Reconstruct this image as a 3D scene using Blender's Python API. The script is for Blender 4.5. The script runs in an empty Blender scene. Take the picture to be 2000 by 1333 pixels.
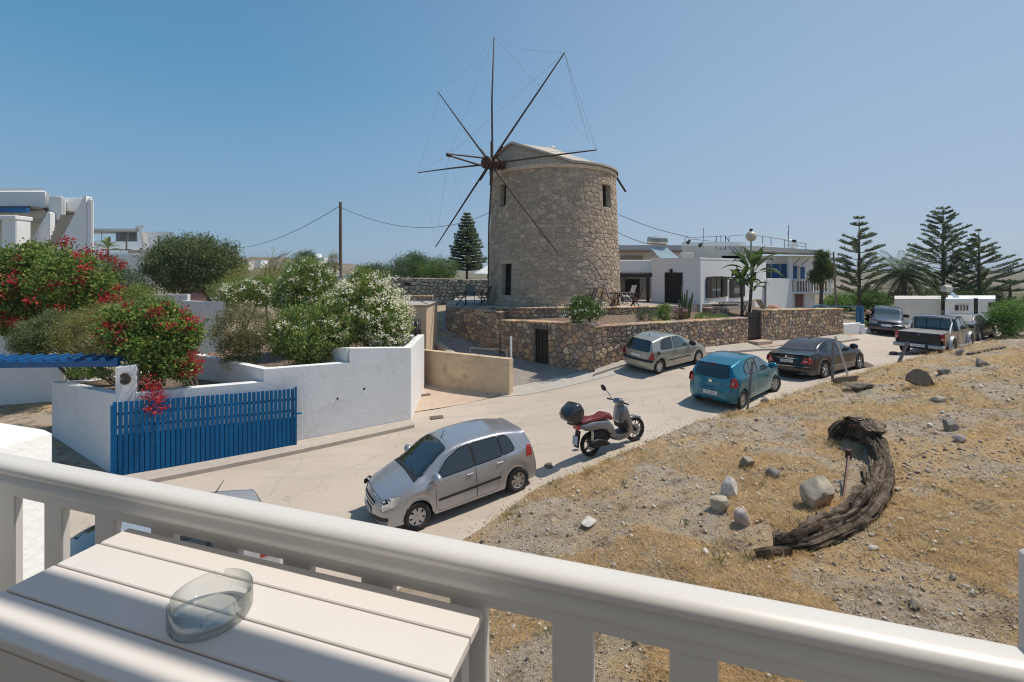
import bpy, math, random
import numpy as np
from math import sin, cos, pi, sqrt, radians, atan2
from mathutils import Vector, Matrix, noise
random.seed(7)
R = random.random
def U(a, b): return a + (b - a) * random.random()
scene = bpy.context.scene
COL = scene.collection
# ------------------------------------------------------------------ camera (eye at the origin, level, looking along +Y)
FPX, HY = 889.0, 528.0
cam_d = bpy.data.cameras.new('camera'); cam = bpy.data.objects.new('camera', cam_d); COL.objects.link(cam)
cam.location = (0, 0, 0); cam.rotation_euler = (pi/2, 0, 0)
cam_d.sensor_width = 36; cam_d.lens = 36*FPX/2000
cam_d.shift_y = -(666.5-HY)/2000
cam_d.clip_start = 0.05; cam_d.clip_end = 9000
cam_d.dof.use_dof = True; cam_d.dof.focus_distance = 14.0; cam_d.dof.aperture_fstop = 11
scene.camera = cam
# ------------------------------------------------------------------ sky and sun
SUN_DIR = Vector((0.965, 0.26, 0)).normalized()
SUN_EL = radians(63)
SUNV = Vector((SUN_DIR.x*cos(SUN_EL), SUN_DIR.y*cos(SUN_EL), sin(SUN_EL)))
world = bpy.data.worlds.new('World'); scene.world = world; world.use_nodes = True
wn = world.node_tree; wn.nodes.clear()
sky = wn.nodes.new('ShaderNodeTexSky'); sky.sky_type = 'NISHITA'; sky.sun_disc = False
sky.sun_elevation = SUN_EL; sky.sun_rotation = atan2(SUN_DIR.x, SUN_DIR.y)
sky.air_density = 1.0; sky.dust_density = 0.6; sky.ozone_density = 3.0; sky.altitude = 50
SKYS = 0.12
bg = wn.nodes.new('ShaderNodeBackground'); bg.inputs['Strength'].default_value = SKYS
wo = wn.nodes.new('ShaderNodeOutputWorld')
# summer haze over the Nishita sky: paler towards the horizon and towards the sun's side, the same all the way round
_tc = wn.nodes.new('ShaderNodeTexCoord'); _sp = wn.nodes.new('ShaderNodeSeparateXYZ'); wn.links.new(_tc.outputs['Generated'], _sp.inputs[0])
def _ramp(stops):
    r = wn.nodes.new('ShaderNodeValToRGB'); e = r.color_ramp.elements
    while len(e) < len(stops): e.new(.5)
    for k, (p, c) in enumerate(stops): e[k].position = p; e[k].color = (*[x for x in c], 1)
    wn.links.new(_sp.outputs['Z'], r.inputs['Fac']); return r
_ra = _ramp([(0, (.225,.355,.50)), (.10, (.205,.35,.51)), (.22, (.160,.34,.53)), (.36, (.093,.29,.50)), (.7, (.07,.20,.40)), (1, (.065,.18,.37))])
_rb = _ramp([(0, (.37,.465,.60)), (.10, (.355,.455,.60)), (.30, (.33,.46,.62)), (.50, (.31,.43,.60)), (.9, (.25,.37,.56)), (1, (.16,.27,.45))])
_dt = wn.nodes.new('ShaderNodeVectorMath'); _dt.operation = 'DOT_PRODUCT'; wn.links.new(_tc.outputs['Generated'], _dt.inputs[0]); _dt.inputs[1].default_value = tuple(SUN_DIR)
_mr = wn.nodes.new('ShaderNodeMapRange'); _mr.interpolation_type = 'SMOOTHSTEP'; _mr.inputs['From Min'].default_value = -.45; _mr.inputs['From Max'].default_value = .95; wn.links.new(_dt.outputs['Value'], _mr.inputs['Value'])
_mx = wn.nodes.new('ShaderNodeMix'); _mx.data_type = 'RGBA'; wn.links.new(_mr.outputs[0], _mx.inputs['Factor']); wn.links.new(_ra.outputs[0], _mx.inputs['A']); wn.links.new(_rb.outputs[0], _mx.inputs['B'])
_sc = wn.nodes.new('ShaderNodeVectorMath'); _sc.operation = 'SCALE'; _sc.inputs['Scale'].default_value = .93/SKYS; wn.links.new(_mx.outputs['Result'], _sc.inputs[0])
_m2 = wn.nodes.new('ShaderNodeMix'); _m2.data_type = 'RGBA'; _m2.inputs['Factor'].default_value = .85
wn.links.new(sky.outputs[0], _m2.inputs['A']); wn.links.new(_sc.outputs[0], _m2.inputs['B'])
wn.links.new(_m2.outputs['Result'], bg.inputs['Color']); wn.links.new(bg.outputs[0], wo.inputs['Surface'])
sun_d = bpy.data.lights.new('sun', 'SUN'); sun_d.energy = 3.6; sun_d.angle = radians(0.53); sun_d.color = (1.0, 0.93, 0.83)
sun = bpy.data.objects.new('sun', sun_d); COL.objects.link(sun)
sun.rotation_euler = (-SUNV).to_track_quat('-Z', 'Y').to_euler(); sun.location = (10, 5, 30)
scene.view_settings.view_transform = 'Standard'; scene.view_settings.look = 'None'
scene.view_settings.exposure = 0.14; scene.view_settings.gamma = 1.0
try: scene.view_settings.use_curve_mapping = False
except Exception: pass
scene.cycles.max_bounces = 8; scene.cycles.filter_width = 1.1
scene.cycles.use_denoising = True
# ------------------------------------------------------------------ placing: a pixel of the 2000 px photograph and a distance -> a point
def W(px, py, d): return Vector(((px-1000)/FPX*d, d, (HY-py)/FPX*d))
def WZ(px, py, z):
    d = FPX*z/(HY-py); return Vector(((px-1000)/FPX*d, d, z))
# ------------------------------------------------------------------ materials
MATS = {}
def _bsdf(name):
    m = bpy.data.materials.new(name); m.use_nodes = True
    nt = m.node_tree; b = nt.nodes['Principled BSDF']; return m, nt, b
def hexc(h):
    h = h.lstrip('#'); c = [int(h[i:i+2], 16)/255 for i in (0, 2, 4)]
    return tuple(((x/12.92) if x <= .04045 else ((x+.055)/1.055)**2.4) for x in c)
def mat(name, col, rough=.6, metal=0.0, noise_scale=None, noise_amt=.15, bump=0.0, bump_scale=None, spec=None, coat=0.0, attr=False, rand=0.0, col2=None, coord='Object', stretch=None, trans=0.0, ior=None, emit=None, detail=6, dirt=None):
    """Principled material; optional colour noise (mix to col2), bump, per-vertex tint ('tint'), per-object random value."""
    if name in MATS: return MATS[name]
    m, nt, b = _bsdf(name); N = nt.nodes; L = nt.links
    b.inputs['Roughness'].default_value = rough; b.inputs['Metallic'].default_value = metal
    if spec is not None: b.inputs['Specular IOR Level'].default_value = spec
    if coat: b.inputs['Coat Weight'].default_value = coat; b.inputs['Coat Roughness'].default_value = .04
    if trans: b.inputs['Transmission Weight'].default_value = trans
    if ior: b.inputs['IOR'].default_value = ior
    c4 = (*col, 1)
    b.inputs['Base Color'].default_value = c4
    tc = N.new('ShaderNodeTexCoord'); src = tc.outputs[coord]
    if stretch:
        mp = N.new('ShaderNodeMapping'); mp.inputs['Scale'].default_value = stretch; L.new(src, mp.inputs['Vector']); src = mp.outputs[0]
    out = None
    if noise_scale:
        nz = N.new('ShaderNodeTexNoise'); nz.inputs['Scale'].default_value = noise_scale; nz.inputs['Detail'].default_value = detail; nz.inputs['Roughness'].default_value = .62
        L.new(src, nz.inputs['Vector'])
        rp = N.new('ShaderNodeMapRange'); rp.inputs['From Min'].default_value = .32; rp.inputs['From Max'].default_value = .68
        L.new(nz.outputs['Fac'], rp.inputs['Value'])
        mx = N.new('ShaderNodeMix'); mx.data_type = 'RGBA'
        if col2 is None: col2 = tuple(max(0, x*(1-2*noise_amt)) for x in col)
        mx.inputs['A'].default_value = c4; mx.inputs['B'].default_value = (*col2, 1)
        L.new(rp.outputs[0], mx.inputs['Factor']); out = mx.outputs['Result']
    if dirt:   # (scale, colour, threshold low, high, amount)
        nz2 = N.new('ShaderNodeTexNoise'); nz2.inputs['Scale'].default_value = dirt[0]; nz2.inputs['Detail'].default_value = 8; nz2.inputs['Roughness'].default_value = .7
        L.new(src, nz2.inputs['Vector'])
        r2 = N.new('ShaderNodeMapRange'); r2.inputs['From Min'].default_value = dirt[2]; r2.inputs['From Max'].default_value = dirt[3]; r2.inputs['To Max'].default_value = dirt[4]
        L.new(nz2.outputs['Fac'], r2.inputs['Value'])
        m2 = N.new('ShaderNodeMix'); m2.data_type = 'RGBA'; m2.inputs['A'].default_value = c4
        if out: L.new(out, m2.inputs['A'])
        m2.inputs['B'].default_value = (*dirt[1], 1); L.new(r2.outputs[0], m2.inputs['Factor']); out = m2.outputs['Result']
    if attr:
        at = N.new('ShaderNodeAttribute'); at.attribute_name = 'tint'
        mm = N.new('ShaderNodeMix'); mm.data_type = 'RGBA'; mm.blend_type = 'MULTIPLY'; mm.inputs['Factor'].default_value = 1
        mm.inputs['A'].default_value = c4
        if out: L.new(out, mm.inputs['A'])
        L.new(at.outputs['Color'], mm.inputs['B']); out = mm.outputs['Result']
    if rand:
        oi = N.new('ShaderNodeObjectInfo'); hv = N.new('ShaderNodeHueSaturation'); rr = N.new('ShaderNodeMapRange')
        rr.inputs['To Min'].default_value = 1-rand; rr.inputs['To Max'].default_value = 1+rand
        L.new(oi.outputs['Random'], rr.inputs['Value']); L.new(rr.outputs[0], hv.inputs['Value'])
        hv.inputs['Color'].default_value = c4
        if out: L.new(out, hv.inputs['Color'])
        out = hv.outputs['Color']
    if out: L.new(out, b.inputs['Base Color'])
    if bump:
        nb = N.new('ShaderNodeTexNoise'); nb.inputs['Scale'].default_value = bump_scale or 20; nb.inputs['Detail'].default_value = 6; nb.inputs['Roughness'].default_value = .6
        L.new(src, nb.inputs['Vector'])
        bp = N.new('ShaderNodeBump'); bp.inputs['Strength'].default_value = 1.0; bp.inputs['Distance'].default_value = bump
        L.new(nb.outputs['Fac'], bp.inputs['Height']); L.new(bp.outputs[0], b.inputs['Normal'])
    if emit: b.inputs['Emission Color'].default_value = (*emit[:3], 1); b.inputs['Emission Strength'].default_value = emit[3]
    MATS[name] = m
    return m
# ------------------------------------------------------------------ object helpers
ORG = {}
def _props(o, label, cat, group, kind):
    if label: o['label'] = label
    if cat: o['category'] = cat
    if group: o['group'] = group
    if kind: o['kind'] = kind
def thing(name, label, cat, loc=(0, 0, 0), rot=(0, 0, 0), group=None):
    o = bpy.data.objects.new(name, None); COL.objects.link(o); o.empty_display_size = .2
    o.location = loc; o.rotation_euler = rot; _props(o, label, cat, group, None)
    ORG[o.name] = Vector(loc); return o
def org(p):
    return ORG.get(p.name, Vector((0, 0, 0))) if p else Vector((0, 0, 0))
class MB:
    """mesh builder: verts (with optional tint) and faces"""
    def __init__(s): s.v = []; s.f = []; s.c = []; s.m = []
    def add(s, vs, fs, tint=None, mi=0):
        o = len(s.v); s.v.extend([tuple(v) for v in vs]); s.f.extend([tuple(i+o for i in f) for f in fs])
        s.c.extend([tint or (1, 1, 1)]*len(vs)); s.m.extend([mi]*len(fs)); return s
    def box(s, cx, cy, cz, sx, sy, sz, rz=0, tint=None, mi=0, bev=0, M=None):
        hx, hy, hz = sx/2, sy/2, sz/2
        if bev:
            b = min(bev, hx*.9, hy*.9, hz*.9); vs = []; 
            # chamfered box through three quads rings
            pts = []
            for z, i in ((-hz, b), (-hz+b, 0), (hz-b, 0), (hz, b)):
                x, y = hx-i, hy-i; c = b if i == 0 else b*.4
                pts.append([(x-c, -y, z), (x, -y+c, z), (x, y-c, z), (x-c, y, z), (-x+c, y, z), (-x, y-c, z), (-x, -y+c, z), (-x+c, -y, z)])
            vs = [p for r in pts for p in r]
            fs = [tuple(range(7, -1, -1)), tuple(range(24, 32))]
            for r in range(3):
                for k in range(8): a = r*8+k; b2 = r*8+(k+1) % 8; fs.append((a, b2, b2+8, a+8))
        else:
            vs = [(x, y, z) for z in (-hz, hz) for x, y in ((-hx, -hy), (hx, -hy), (hx, hy), (-hx, hy))]
            fs = [(3, 2, 1, 0), (4, 5, 6, 7), (0, 1, 5, 4), (1, 2, 6, 5), (2, 3, 7, 6), (3, 0, 4, 7)]
        c, sn = cos(rz), sin(rz)
        if M is None: vs = [(cx+x*c-y*sn, cy+x*sn+y*c, cz+z) for x, y, z in vs]
        else: vs = [tuple(M @ Vector(v)) for v in vs]
        return s.add(vs, fs, tint, mi)
    def beam(s, a, b, w, h, up=(0, 0, 1), tint=None, mi=0, bev=0):
        a = Vector(a); b = Vector(b); d = b-a; L = d.length; x = d/L; up = Vector(up)
        y = up.cross(x)
        if y.length < 1e-6: y = Vector((1, 0, 0)).cross(x)
        y.normalize(); z = x.cross(y); c = (a+b)/2
        M = Matrix(((x.x, y.x, z.x, c.x), (x.y, y.y, z.y, c.y), (x.z, y.z, z.z, c.z), (0, 0, 0, 1)))
        return s.box(0, 0, 0, L, w, h, M=M, tint=tint, mi=mi, bev=bev)
    def cyl(s, a, b, r0, r1=None, n=8, cap=True, tint=None, mi=0):
        a = Vector(a); b = Vector(b); r1 = r0 if r1 is None else r1
        d = (b-a).normalized(); t = Vector((0, 0, 1)) if abs(d.z) < .9 else Vector((1, 0, 0))
        x = d.cross(t).normalized(); y = d.cross(x)
        vs = [a+(x*cos(2*pi*k/n)+y*sin(2*pi*k/n))*r0 for k in range(n)]+[b+(x*cos(2*pi*k/n)+y*sin(2*pi*k/n))*r1 for k in range(n)]
        fs = [(k, (k+1) % n, n+(k+1) % n, n+k) for k in range(n)]
        if cap: fs += [tuple(range(n-1, -1, -1)), tuple(range(n, 2*n))]
        fs = [f[::-1] for f in fs]
        return s.add(vs, fs, tint, mi)
    def tube(s, pts, r, n=6, tint=None, mi=0):
        P = [Vector(p) for p in pts]; rr = r if isinstance(r, (list, tuple)) else [r]*len(P)
        vs = []; px = None
        for i, p in enumerate(P):
            d = (P[min(i+1, len(P)-1)]-P[max(i-1, 0)]).normalized()
            if px is None:
                t = Vector((0, 0, 1)) if abs(d.z) < .9 else Vector((1, 0, 0)); px = d.cross(t).normalized()
            else:
                px = (px-d*px.dot(d)).normalized()
            y = d.cross(px)
            vs += [p+(px*cos(2*pi*k/n)+y*sin(2*pi*k/n))*rr[i] for k in range(n)]
        fs = []
        for i in range(len(P)-1):
            for k in range(n): a = i*n+k; b = i*n+(k+1) % n; fs.append((b, a, a+n, b+n))
        fs += [tuple(range(n)), tuple(range(len(P)*n-1, len(P)*n-n-1, -1))]
        return s.add(vs, fs, tint, mi)
    def lathe(s, prof, n=24, c=(0, 0, 0), axis='z', tint=None, mi=0, close=False):
        vs = []
        for r, h in prof:
            for k in range(n):
                a = 2*pi*k/n
                if axis == 'z': vs.append((c[0]+r*cos(a), c[1]+r*sin(a), c[2]+h))
                elif axis == 'y': vs.append((c[0]+r*cos(a), c[1]+h, c[2]+r*sin(a)))
                else: vs.append((c[0]+h, c[1]+r*cos(a), c[2]+r*sin(a)))
        fs = []; m = len(prof)
        for i in range(m if close else m-1):
            j = (i+1) % m
            for k in range(n): fs.append((i*n+k, i*n+(k+1) % n, j*n+(k+1) % n, j*n+k))
        if not close:
            if prof[0][0] > 1e-4: fs.append(tuple(range(n-1, -1, -1)))
            if prof[-1][0] > 1e-4: fs.append(tuple(range((m-1)*n, m*n)))
        return s.add(vs, fs, tint, mi)
    def prism(s, poly, z0, z1, tint=None, mi=0, tops=None, bots=None):
        n = len(poly)
        zb = bots or [z0]*n; zt = tops or [z1]*n
        vs = [(p[0], p[1], zb[i]) for i, p in enumerate(poly)]+[(p[0], p[1], zt[i]) for i, p in enumerate(poly)]
        fs = [(k, (k+1) % n, n+(k+1) % n, n+k) for k in range(n)]+[tuple(range(n-1, -1, -1)), tuple(range(n, 2*n))]
        a = sum(poly[i][0]*poly[(i+1) % n][1]-poly[(i+1) % n][0]*poly[i][1] for i in range(n))
        if a < 0: fs = [f[::-1] for f in fs]
        return s.add(vs, fs, tint, mi)
    def build(s, name, m, parent=None, smooth=False, label=None, cat=None, group=None, kind=None, local=False, tinted=None):
        me = bpy.data.meshes.new(name)
        o0 = Vector((0, 0, 0)) if local else org(parent)
        me.from_pydata([(v[0]-o0.x, v[1]-o0.y, v[2]-o0.z) for v in s.v] if o0.length else s.v, [], s.f)
        if any(c != (1, 1, 1) for c in s.c):
            ca = me.color_attributes.new('tint', 'FLOAT_COLOR', 'POINT')
            ca.data.foreach_set('color', np.array([(*c, 1) for c in s.c], dtype=np.float32).ravel())
        for x in (m if isinstance(m, (list, tuple)) else [m]): me.materials.append(x)
        if isinstance(m, (list, tuple)): me.polygons.foreach_set('material_index', s.m)
        if smooth: me.polygons.foreach_set('use_smooth', [True]*len(s.f))
        me.update()
        return link(me, name, parent, label, cat, group, kind, o0)
def link(me, name, parent=None, label=None, cat=None, group=None, kind=None, o0=None):
    o = bpy.data.objects.new(name, me); COL.objects.link(o)
    if parent: o.parent = parent
    ORG[o.name] = o0 if o0 is not None else Vector((0, 0, 0))
    _props(o, label, cat, group, kind)
    return o
def smooth_angle(o, deg=40):
    me = o.data; me.polygons.foreach_set('use_smooth', [True]*len(me.polygons))
    try: me.set_sharp_from_angle(angle=radians(deg))
    except Exception: pass
def np_mesh(name, verts, quads, m, parent=None, tint=None, smooth=False, label=None, cat=None, group=None, kind=None, tris=False, local=False):
    k = 3 if tris else 4
    o0 = Vector((0, 0, 0)) if local else org(parent)
    verts = np.asarray(verts, dtype=np.float32)-np.array(o0, dtype=np.float32)
    me = bpy.data.meshes.new(name); nq = len(quads)
    me.vertices.add(len(verts)); me.vertices.foreach_set('co', verts.ravel())
    me.loops.add(nq*k); me.loops.foreach_set('vertex_index', np.asarray(quads, dtype=np.int32).ravel())
    me.polygons.add(nq); me.polygons.foreach_set('loop_start', np.arange(0, nq*k, k, dtype=np.int32)); me.polygons.foreach_set('loop_total', np.full(nq, k, dtype=np.int32))
    if tint is not None:
        ca = me.color_attributes.new('tint', 'FLOAT_COLOR', 'POINT'); t = np.ones((len(verts), 4), dtype=np.float32); t[:, :3] = tint; ca.data.foreach_set('color', t.ravel())
    me.materials.append(m)
    if smooth: me.polygons.foreach_set('use_smooth', np.ones(nq, dtype=bool))
    me.update(calc_edges=True); me.validate()
    return link(me, name, parent, label, cat, group, kind, o0)
def copy_tree(o, parent=None):
    c = o.copy(); COL.objects.link(c)
    if parent: c.parent = parent
    for ch in list(o.children): copy_tree(ch, c)
    return c
def text(name, body, size, m, parent, loc, rot, extrude=.002, sx=1.0):
    cu = bpy.data.curves.new(name, 'FONT'); cu.body = body; cu.size = size; cu.extrude = extrude; cu.align_x = 'CENTER'; cu.align_y = 'CENTER'
    t = bpy.data.objects.new(name, cu); COL.objects.link(t)
    dg = bpy.context.evaluated_depsgraph_get(); me = bpy.data.meshes.new_from_object(t.evaluated_get(dg))
    bpy.data.objects.remove(t); me.materials.clear(); me.materials.append(m)
    o = bpy.data.objects.new(name, me); COL.objects.link(o); o.parent = parent; o.location = loc; o.rotation_euler = rot; o.scale = (sx, 1, 1)
    return o
def fbm(x, y, z=0.0, o=4):
    return noise.fractal(Vector((x, y, z)), .9, 2.1, o)
# ================================================================== ground heights: thin plate spline through measured points
CP = [(225,930,-5.1),(575,868,-5.0),(800,812,-4.85),(980,775,-4.65),(822,750,-4.72),(108,840,-4.95),(0,870,-4.95),(0,735,-4.75),
 (600,1150,-5.1),(300,1300,-5.1),(100,1150,-5.1),(820,1035,-5.0),(1008,962,-4.85),(700,950,-5.0),(900,880,-4.85),
 (1155,890,-4.5),(1240,860,-4.4),(1343,785,-4.15),(1450,797,-4.1),(1508,768,-4.03),(1288,729,-3.8),(1360,709,-3.7),(1200,800,-4.35),
 (1160,722,-3.97),(1045,710,-4.15),(985,692,-4.05),(1455,672,-3.62),(1612,739,-3.95),(1677,721,-3.9),(1648,656,-3.72),(1766,692,-3.9),(1841,686,-3.85),(1740,667,-3.95),
 (860,1080,-5.0),(1050,950,-4.75),(1300,860,-4.3),(1500,772,-3.95),(1640,736,-3.8),(1760,705,-3.75),(1870,682,-3.65),
 (1000,1200,-4.6),(1300,1100,-4.1),(1500,1333,-3.95),(1150,1333,-4.4),(1250,1000,-4.2),(1700,1200,-3.75),(2000,1300,-3.6),(1700,900,-3.6),(1500,900,-3.85),(2000,900,-3.35),(1950,760,-3.1),(1800,720,-3.3),(1960,668,-3.1),
 (2100,800,-3.1),(920,655,-3.45),(870,632,-2.95),(840,605,-2.55)]
_P = np.array([tuple(WZ(*c)) for c in CP])
_far = [(-60,60,-3.6),(0,90,-3.4),(60,90,-3.8),(90,50,-4),(-60,25,-4.6),(-40,40,-3.8),(-12,30,-3.4),(-20,18,-4.7),(45,40,-4.0),(30,36,-4.0),(60,10,-3.2),(0,-15,-4.8),(-30,-15,-5.2),(30,-15,-3.6),(18,4,-3.2),(26,13,-3.1),(5,-8,-4.5),(-3,36,-2.6),(5,34,-2.3)]
_P = np.vstack([_P, np.array(_far, float)])
def _tps_fit(P, lam=.6):
    n = len(P); X = P[:, :2]; D = np.linalg.norm(X[:, None]-X[None], axis=2)
    K = D**2*np.log(D+1e-9); np.fill_diagonal(K, lam)
    A = np.zeros((n+3, n+3)); A[:n, :n] = K; A[:n, n] = 1; A[:n, n+1:] = X; A[n, :n] = 1; A[n+1:, :n] = X.T
    b = np.zeros(n+3); b[:n] = P[:, 2]; return np.linalg.solve(A, b)
_Wt = _tps_fit(_P)
def Gn(x, y):
    x = np.asarray(x, float); y = np.asarray(y, float); sh = x.shape; q = np.stack([x.ravel(), y.ravel()], 1)
    out = np.empty(len(q))
    for i in range(0, len(q), 20000):
        D = np.linalg.norm(q[i:i+20000, None]-_P[None, :, :2], axis=2)
        out[i:i+20000] = (D**2*np.log(D+1e-9))@_Wt[:-3]+_Wt[-3]+q[i:i+20000]@_Wt[-2:]
    w = np.clip((np.hypot(q[:, 0], q[:, 1]-20)-55)/60, 0, 1)
    return (np.clip(out, -6.5, -1.8)*(1-w)+w*(-3.8)).reshape(sh)
def G(x, y): return float(Gn(np.array([x]), np.array([y]))[0])
# road outline in plan: left side (walls) and right side (dirt bank), near to far
RL = [(-13.5,1.5),(-11.5,8.5),(-9.7,11.2),(-6.3,12.9),(-3.6,15.2),(-.3,16.9),(1.6,18.0),(3.3,17.75),(7,19.5),(11.4,21.9),(15.2,23.9),(19,25.8),(24,29.5),(30,34)]
RR = [(-2.6,1.5),(-2.1,6.2),(-1.25,7.8),(.6,9.9),(1.75,10.35),(3.6,11.6),(5.1,12.6),(7.4,13.6),(9.6,15.0),(12.5,16.4),(15.5,18.3),(19.5,20.6),(27,25.5),(36,32)]
def _resamp(L, n):
    L = np.array(L, float)
    # centripetal smooth: Catmull-Rom
    pts = []
    for i in range(len(L)-1):
        p0 = L[max(i-1, 0)]; p1 = L[i]; p2 = L[i+1]; p3 = L[min(i+2, len(L)-1)]
        for t in np.linspace(0, 1, 12, endpoint=False):
            pts.append(.5*((2*p1)+(-p0+p2)*t+(2*p0-5*p1+4*p2-p3)*t*t+(-p0+3*p1-3*p2+p3)*t**3))
    pts.append(L[-1]); P = np.array(pts); s = np.r_[0, np.cumsum(np.linalg.norm(np.diff(P, axis=0), axis=1))]
    u = np.linspace(0, s[-1], n); return np.stack([np.interp(u, s, P[:, 0]), np.interp(u, s, P[:, 1])], 1)
_rr = _resamp(RR, 400); _rl = _resamp(RL, 400)
_road_poly = np.vstack([_rl, _rr[::-1]])
def in_poly(x, y, poly):
    x = np.asarray(x); y = np.asarray(y); ins = np.zeros(x.shape, bool); n = len(poly)
    for i in range(n):
        x1, y1 = poly[i]; x2, y2 = poly[(i+1) % n]
        if y1 == y2: continue
        c = ((y1 > y) != (y2 > y)) & (x < (x2-x1)*(y-y1)/(y2-y1)+x1); ins ^= c
    return ins
def dist_line(x, y, L):
    q = np.stack([x.ravel(), y.ravel()], 1); out = np.full(len(q), 1e9)
    for i in range(0, len(q), 20000): out[i:i+20000] = np.sqrt(((q[i:i+20000, None]-L[None])**2).sum(2)).min(1)
    return out.reshape(x.shape)
def right_of_road(x, y):
    """True on the dirt bank side"""
    poly = np.vstack([_rr, [[60, 34], [60, -20], [-2.6, -20]]]); return in_poly(x, y, poly)
def npnoise(x, y, s, o=4, seed=0.0):
    f = np.empty(x.shape); fr = f.ravel(); xr = x.ravel(); yr = y.ravel()
    for i in range(len(fr)): fr[i] = noise.fractal(Vector((xr[i]*s+seed, yr[i]*s, seed)), .85, 2.05, o)
    return f
def bank_relief(x, y):
    m = right_of_road(x, y); d = dist_line(x, y, _rr[::4]); near = (y < 30) & (x > -3) & (x < 30)
    k = np.clip(d/.5, 0, 1)*m*near; r = np.zeros(x.shape); sel = k > 0
    if sel.any():
        xs = x[sel]; ys = y[sel]
        r[sel] = (npnoise(xs, ys, .7, 3, 3.1)*.10+npnoise(xs, ys, 3.2, 4, 8.7)*.035)*k[sel]+.05*k[sel]
    return r
_gx = np.r_[-4000,-1500,-600,-300,-150,-100,-75,-60,-50,-42,-36,-31,-27,-24,-22,np.arange(-20,-2.5,.7),np.arange(-2.5,18,.11),np.arange(18,30,.4),31,33,36,40,45,52,60,75,100,150,300,600,1500,4000]
_gy = np.r_[-4000,-1500,-400,-100,-40,-20,-10,-5,-2,0,1,1.8,np.arange(2.4,22,.11),np.arange(22,40,.6),42,45,49,54,60,70,85,110,150,220,400,800,1600,3000,5000]
X, Y = np.meshgrid(_gx, _gy); Zg = Gn(X, Y)
_bank = right_of_road(X, Y)
_rel = bank_relief(X, Y)
Z = Zg+_rel
Z = np.where(in_poly(X, Y, _road_poly), Z-.03, Z)
def grid_quads(nx, ny):
    i = np.arange(nx*ny).reshape(ny, nx); return np.stack([i[:-1, :-1], i[:-1, 1:], i[1:, 1:], i[1:, :-1]], -1).reshape(-1, 4)
def ground_material():
    m, nt, b = _bsdf('dry_earth'); N = nt.nodes; L = nt.links
    b.inputs['Roughness'].default_value = .95; b.inputs['Specular IOR Level'].default_value = .2
    g = N.new('ShaderNodeNewGeometry')
    def nz(s, d=8, r=.65):
        n = N.new('ShaderNodeTexNoise'); n.inputs['Scale'].default_value = s; n.inputs['Detail'].default_value = d; n.inputs['Roughness'].default_value = r; L.new(g.outputs['Position'], n.inputs['Vector']); return n.outputs['Fac']
    def rng(v, a, c):
        r = N.new('ShaderNodeMapRange'); r.inputs['From Min'].default_value = a; r.inputs['From Max'].default_value = c; L.new(v, r.inputs['Value']); return r.outputs[0]
    def mix(f, a, c):
        x = N.new('ShaderNodeMix'); x.data_type = 'RGBA'; L.new(f, x.inputs['Factor'])
        for s, v in (('A', a), ('B', c)):
            if isinstance(v, tuple): x.inputs[s].default_value = (*v, 1)
            else: L.new(v, x.inputs[s])
        return x.outputs['Result']
    dirt = mix(rng(nz(9), .35, .65), (.45, .37, .28), (.30, .235, .17))
    dirt = mix(rng(nz(60, 4), .4, .7), dirt, (.58, .50, .40))
    straw = mix(rng(nz(26), .35, .65), (.62, .43, .225), (.44, .295, .155))
    c = mix(rng(nz(.55, 6), .46, .60), dirt, straw)
    c = mix(rng(nz(2.4, 8, .75), .52, .62), c, (.25, .185, .13))
    ln = N.new('ShaderNodeVectorMath'); ln.operation = 'LENGTH'; L.new(g.outputs['Position'], ln.inputs[0])
    scrub = mix(rng(nz(.06, 9, .7), .42, .6), (.24, .19, .13), (.09, .10, .05)); c = mix(rng(ln.outputs['Value'], 30, 55), c, scrub)
    L.new(c, b.inputs['Base Color'])
    bp = N.new('ShaderNodeBump'); bp.inputs['Distance'].default_value = .035; bp.inputs['Strength'].default_value = 1.0
    ad = N.new('ShaderNodeMath'); ad.operation = 'ADD'; L.new(nz(14), ad.inputs[0]); L.new(nz(60, 5, .7), ad.inputs[1]); L.new(ad.outputs[0], bp.inputs['Height'])
    L.new(bp.outputs[0], b.inputs['Normal']); return m
M_ground = ground_material()
np_mesh('ground', np.stack([X.ravel(), Y.ravel(), Z.ravel()], 1), grid_quads(len(_gx), len(_gy)), M_ground, smooth=True, kind='structure')
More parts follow.
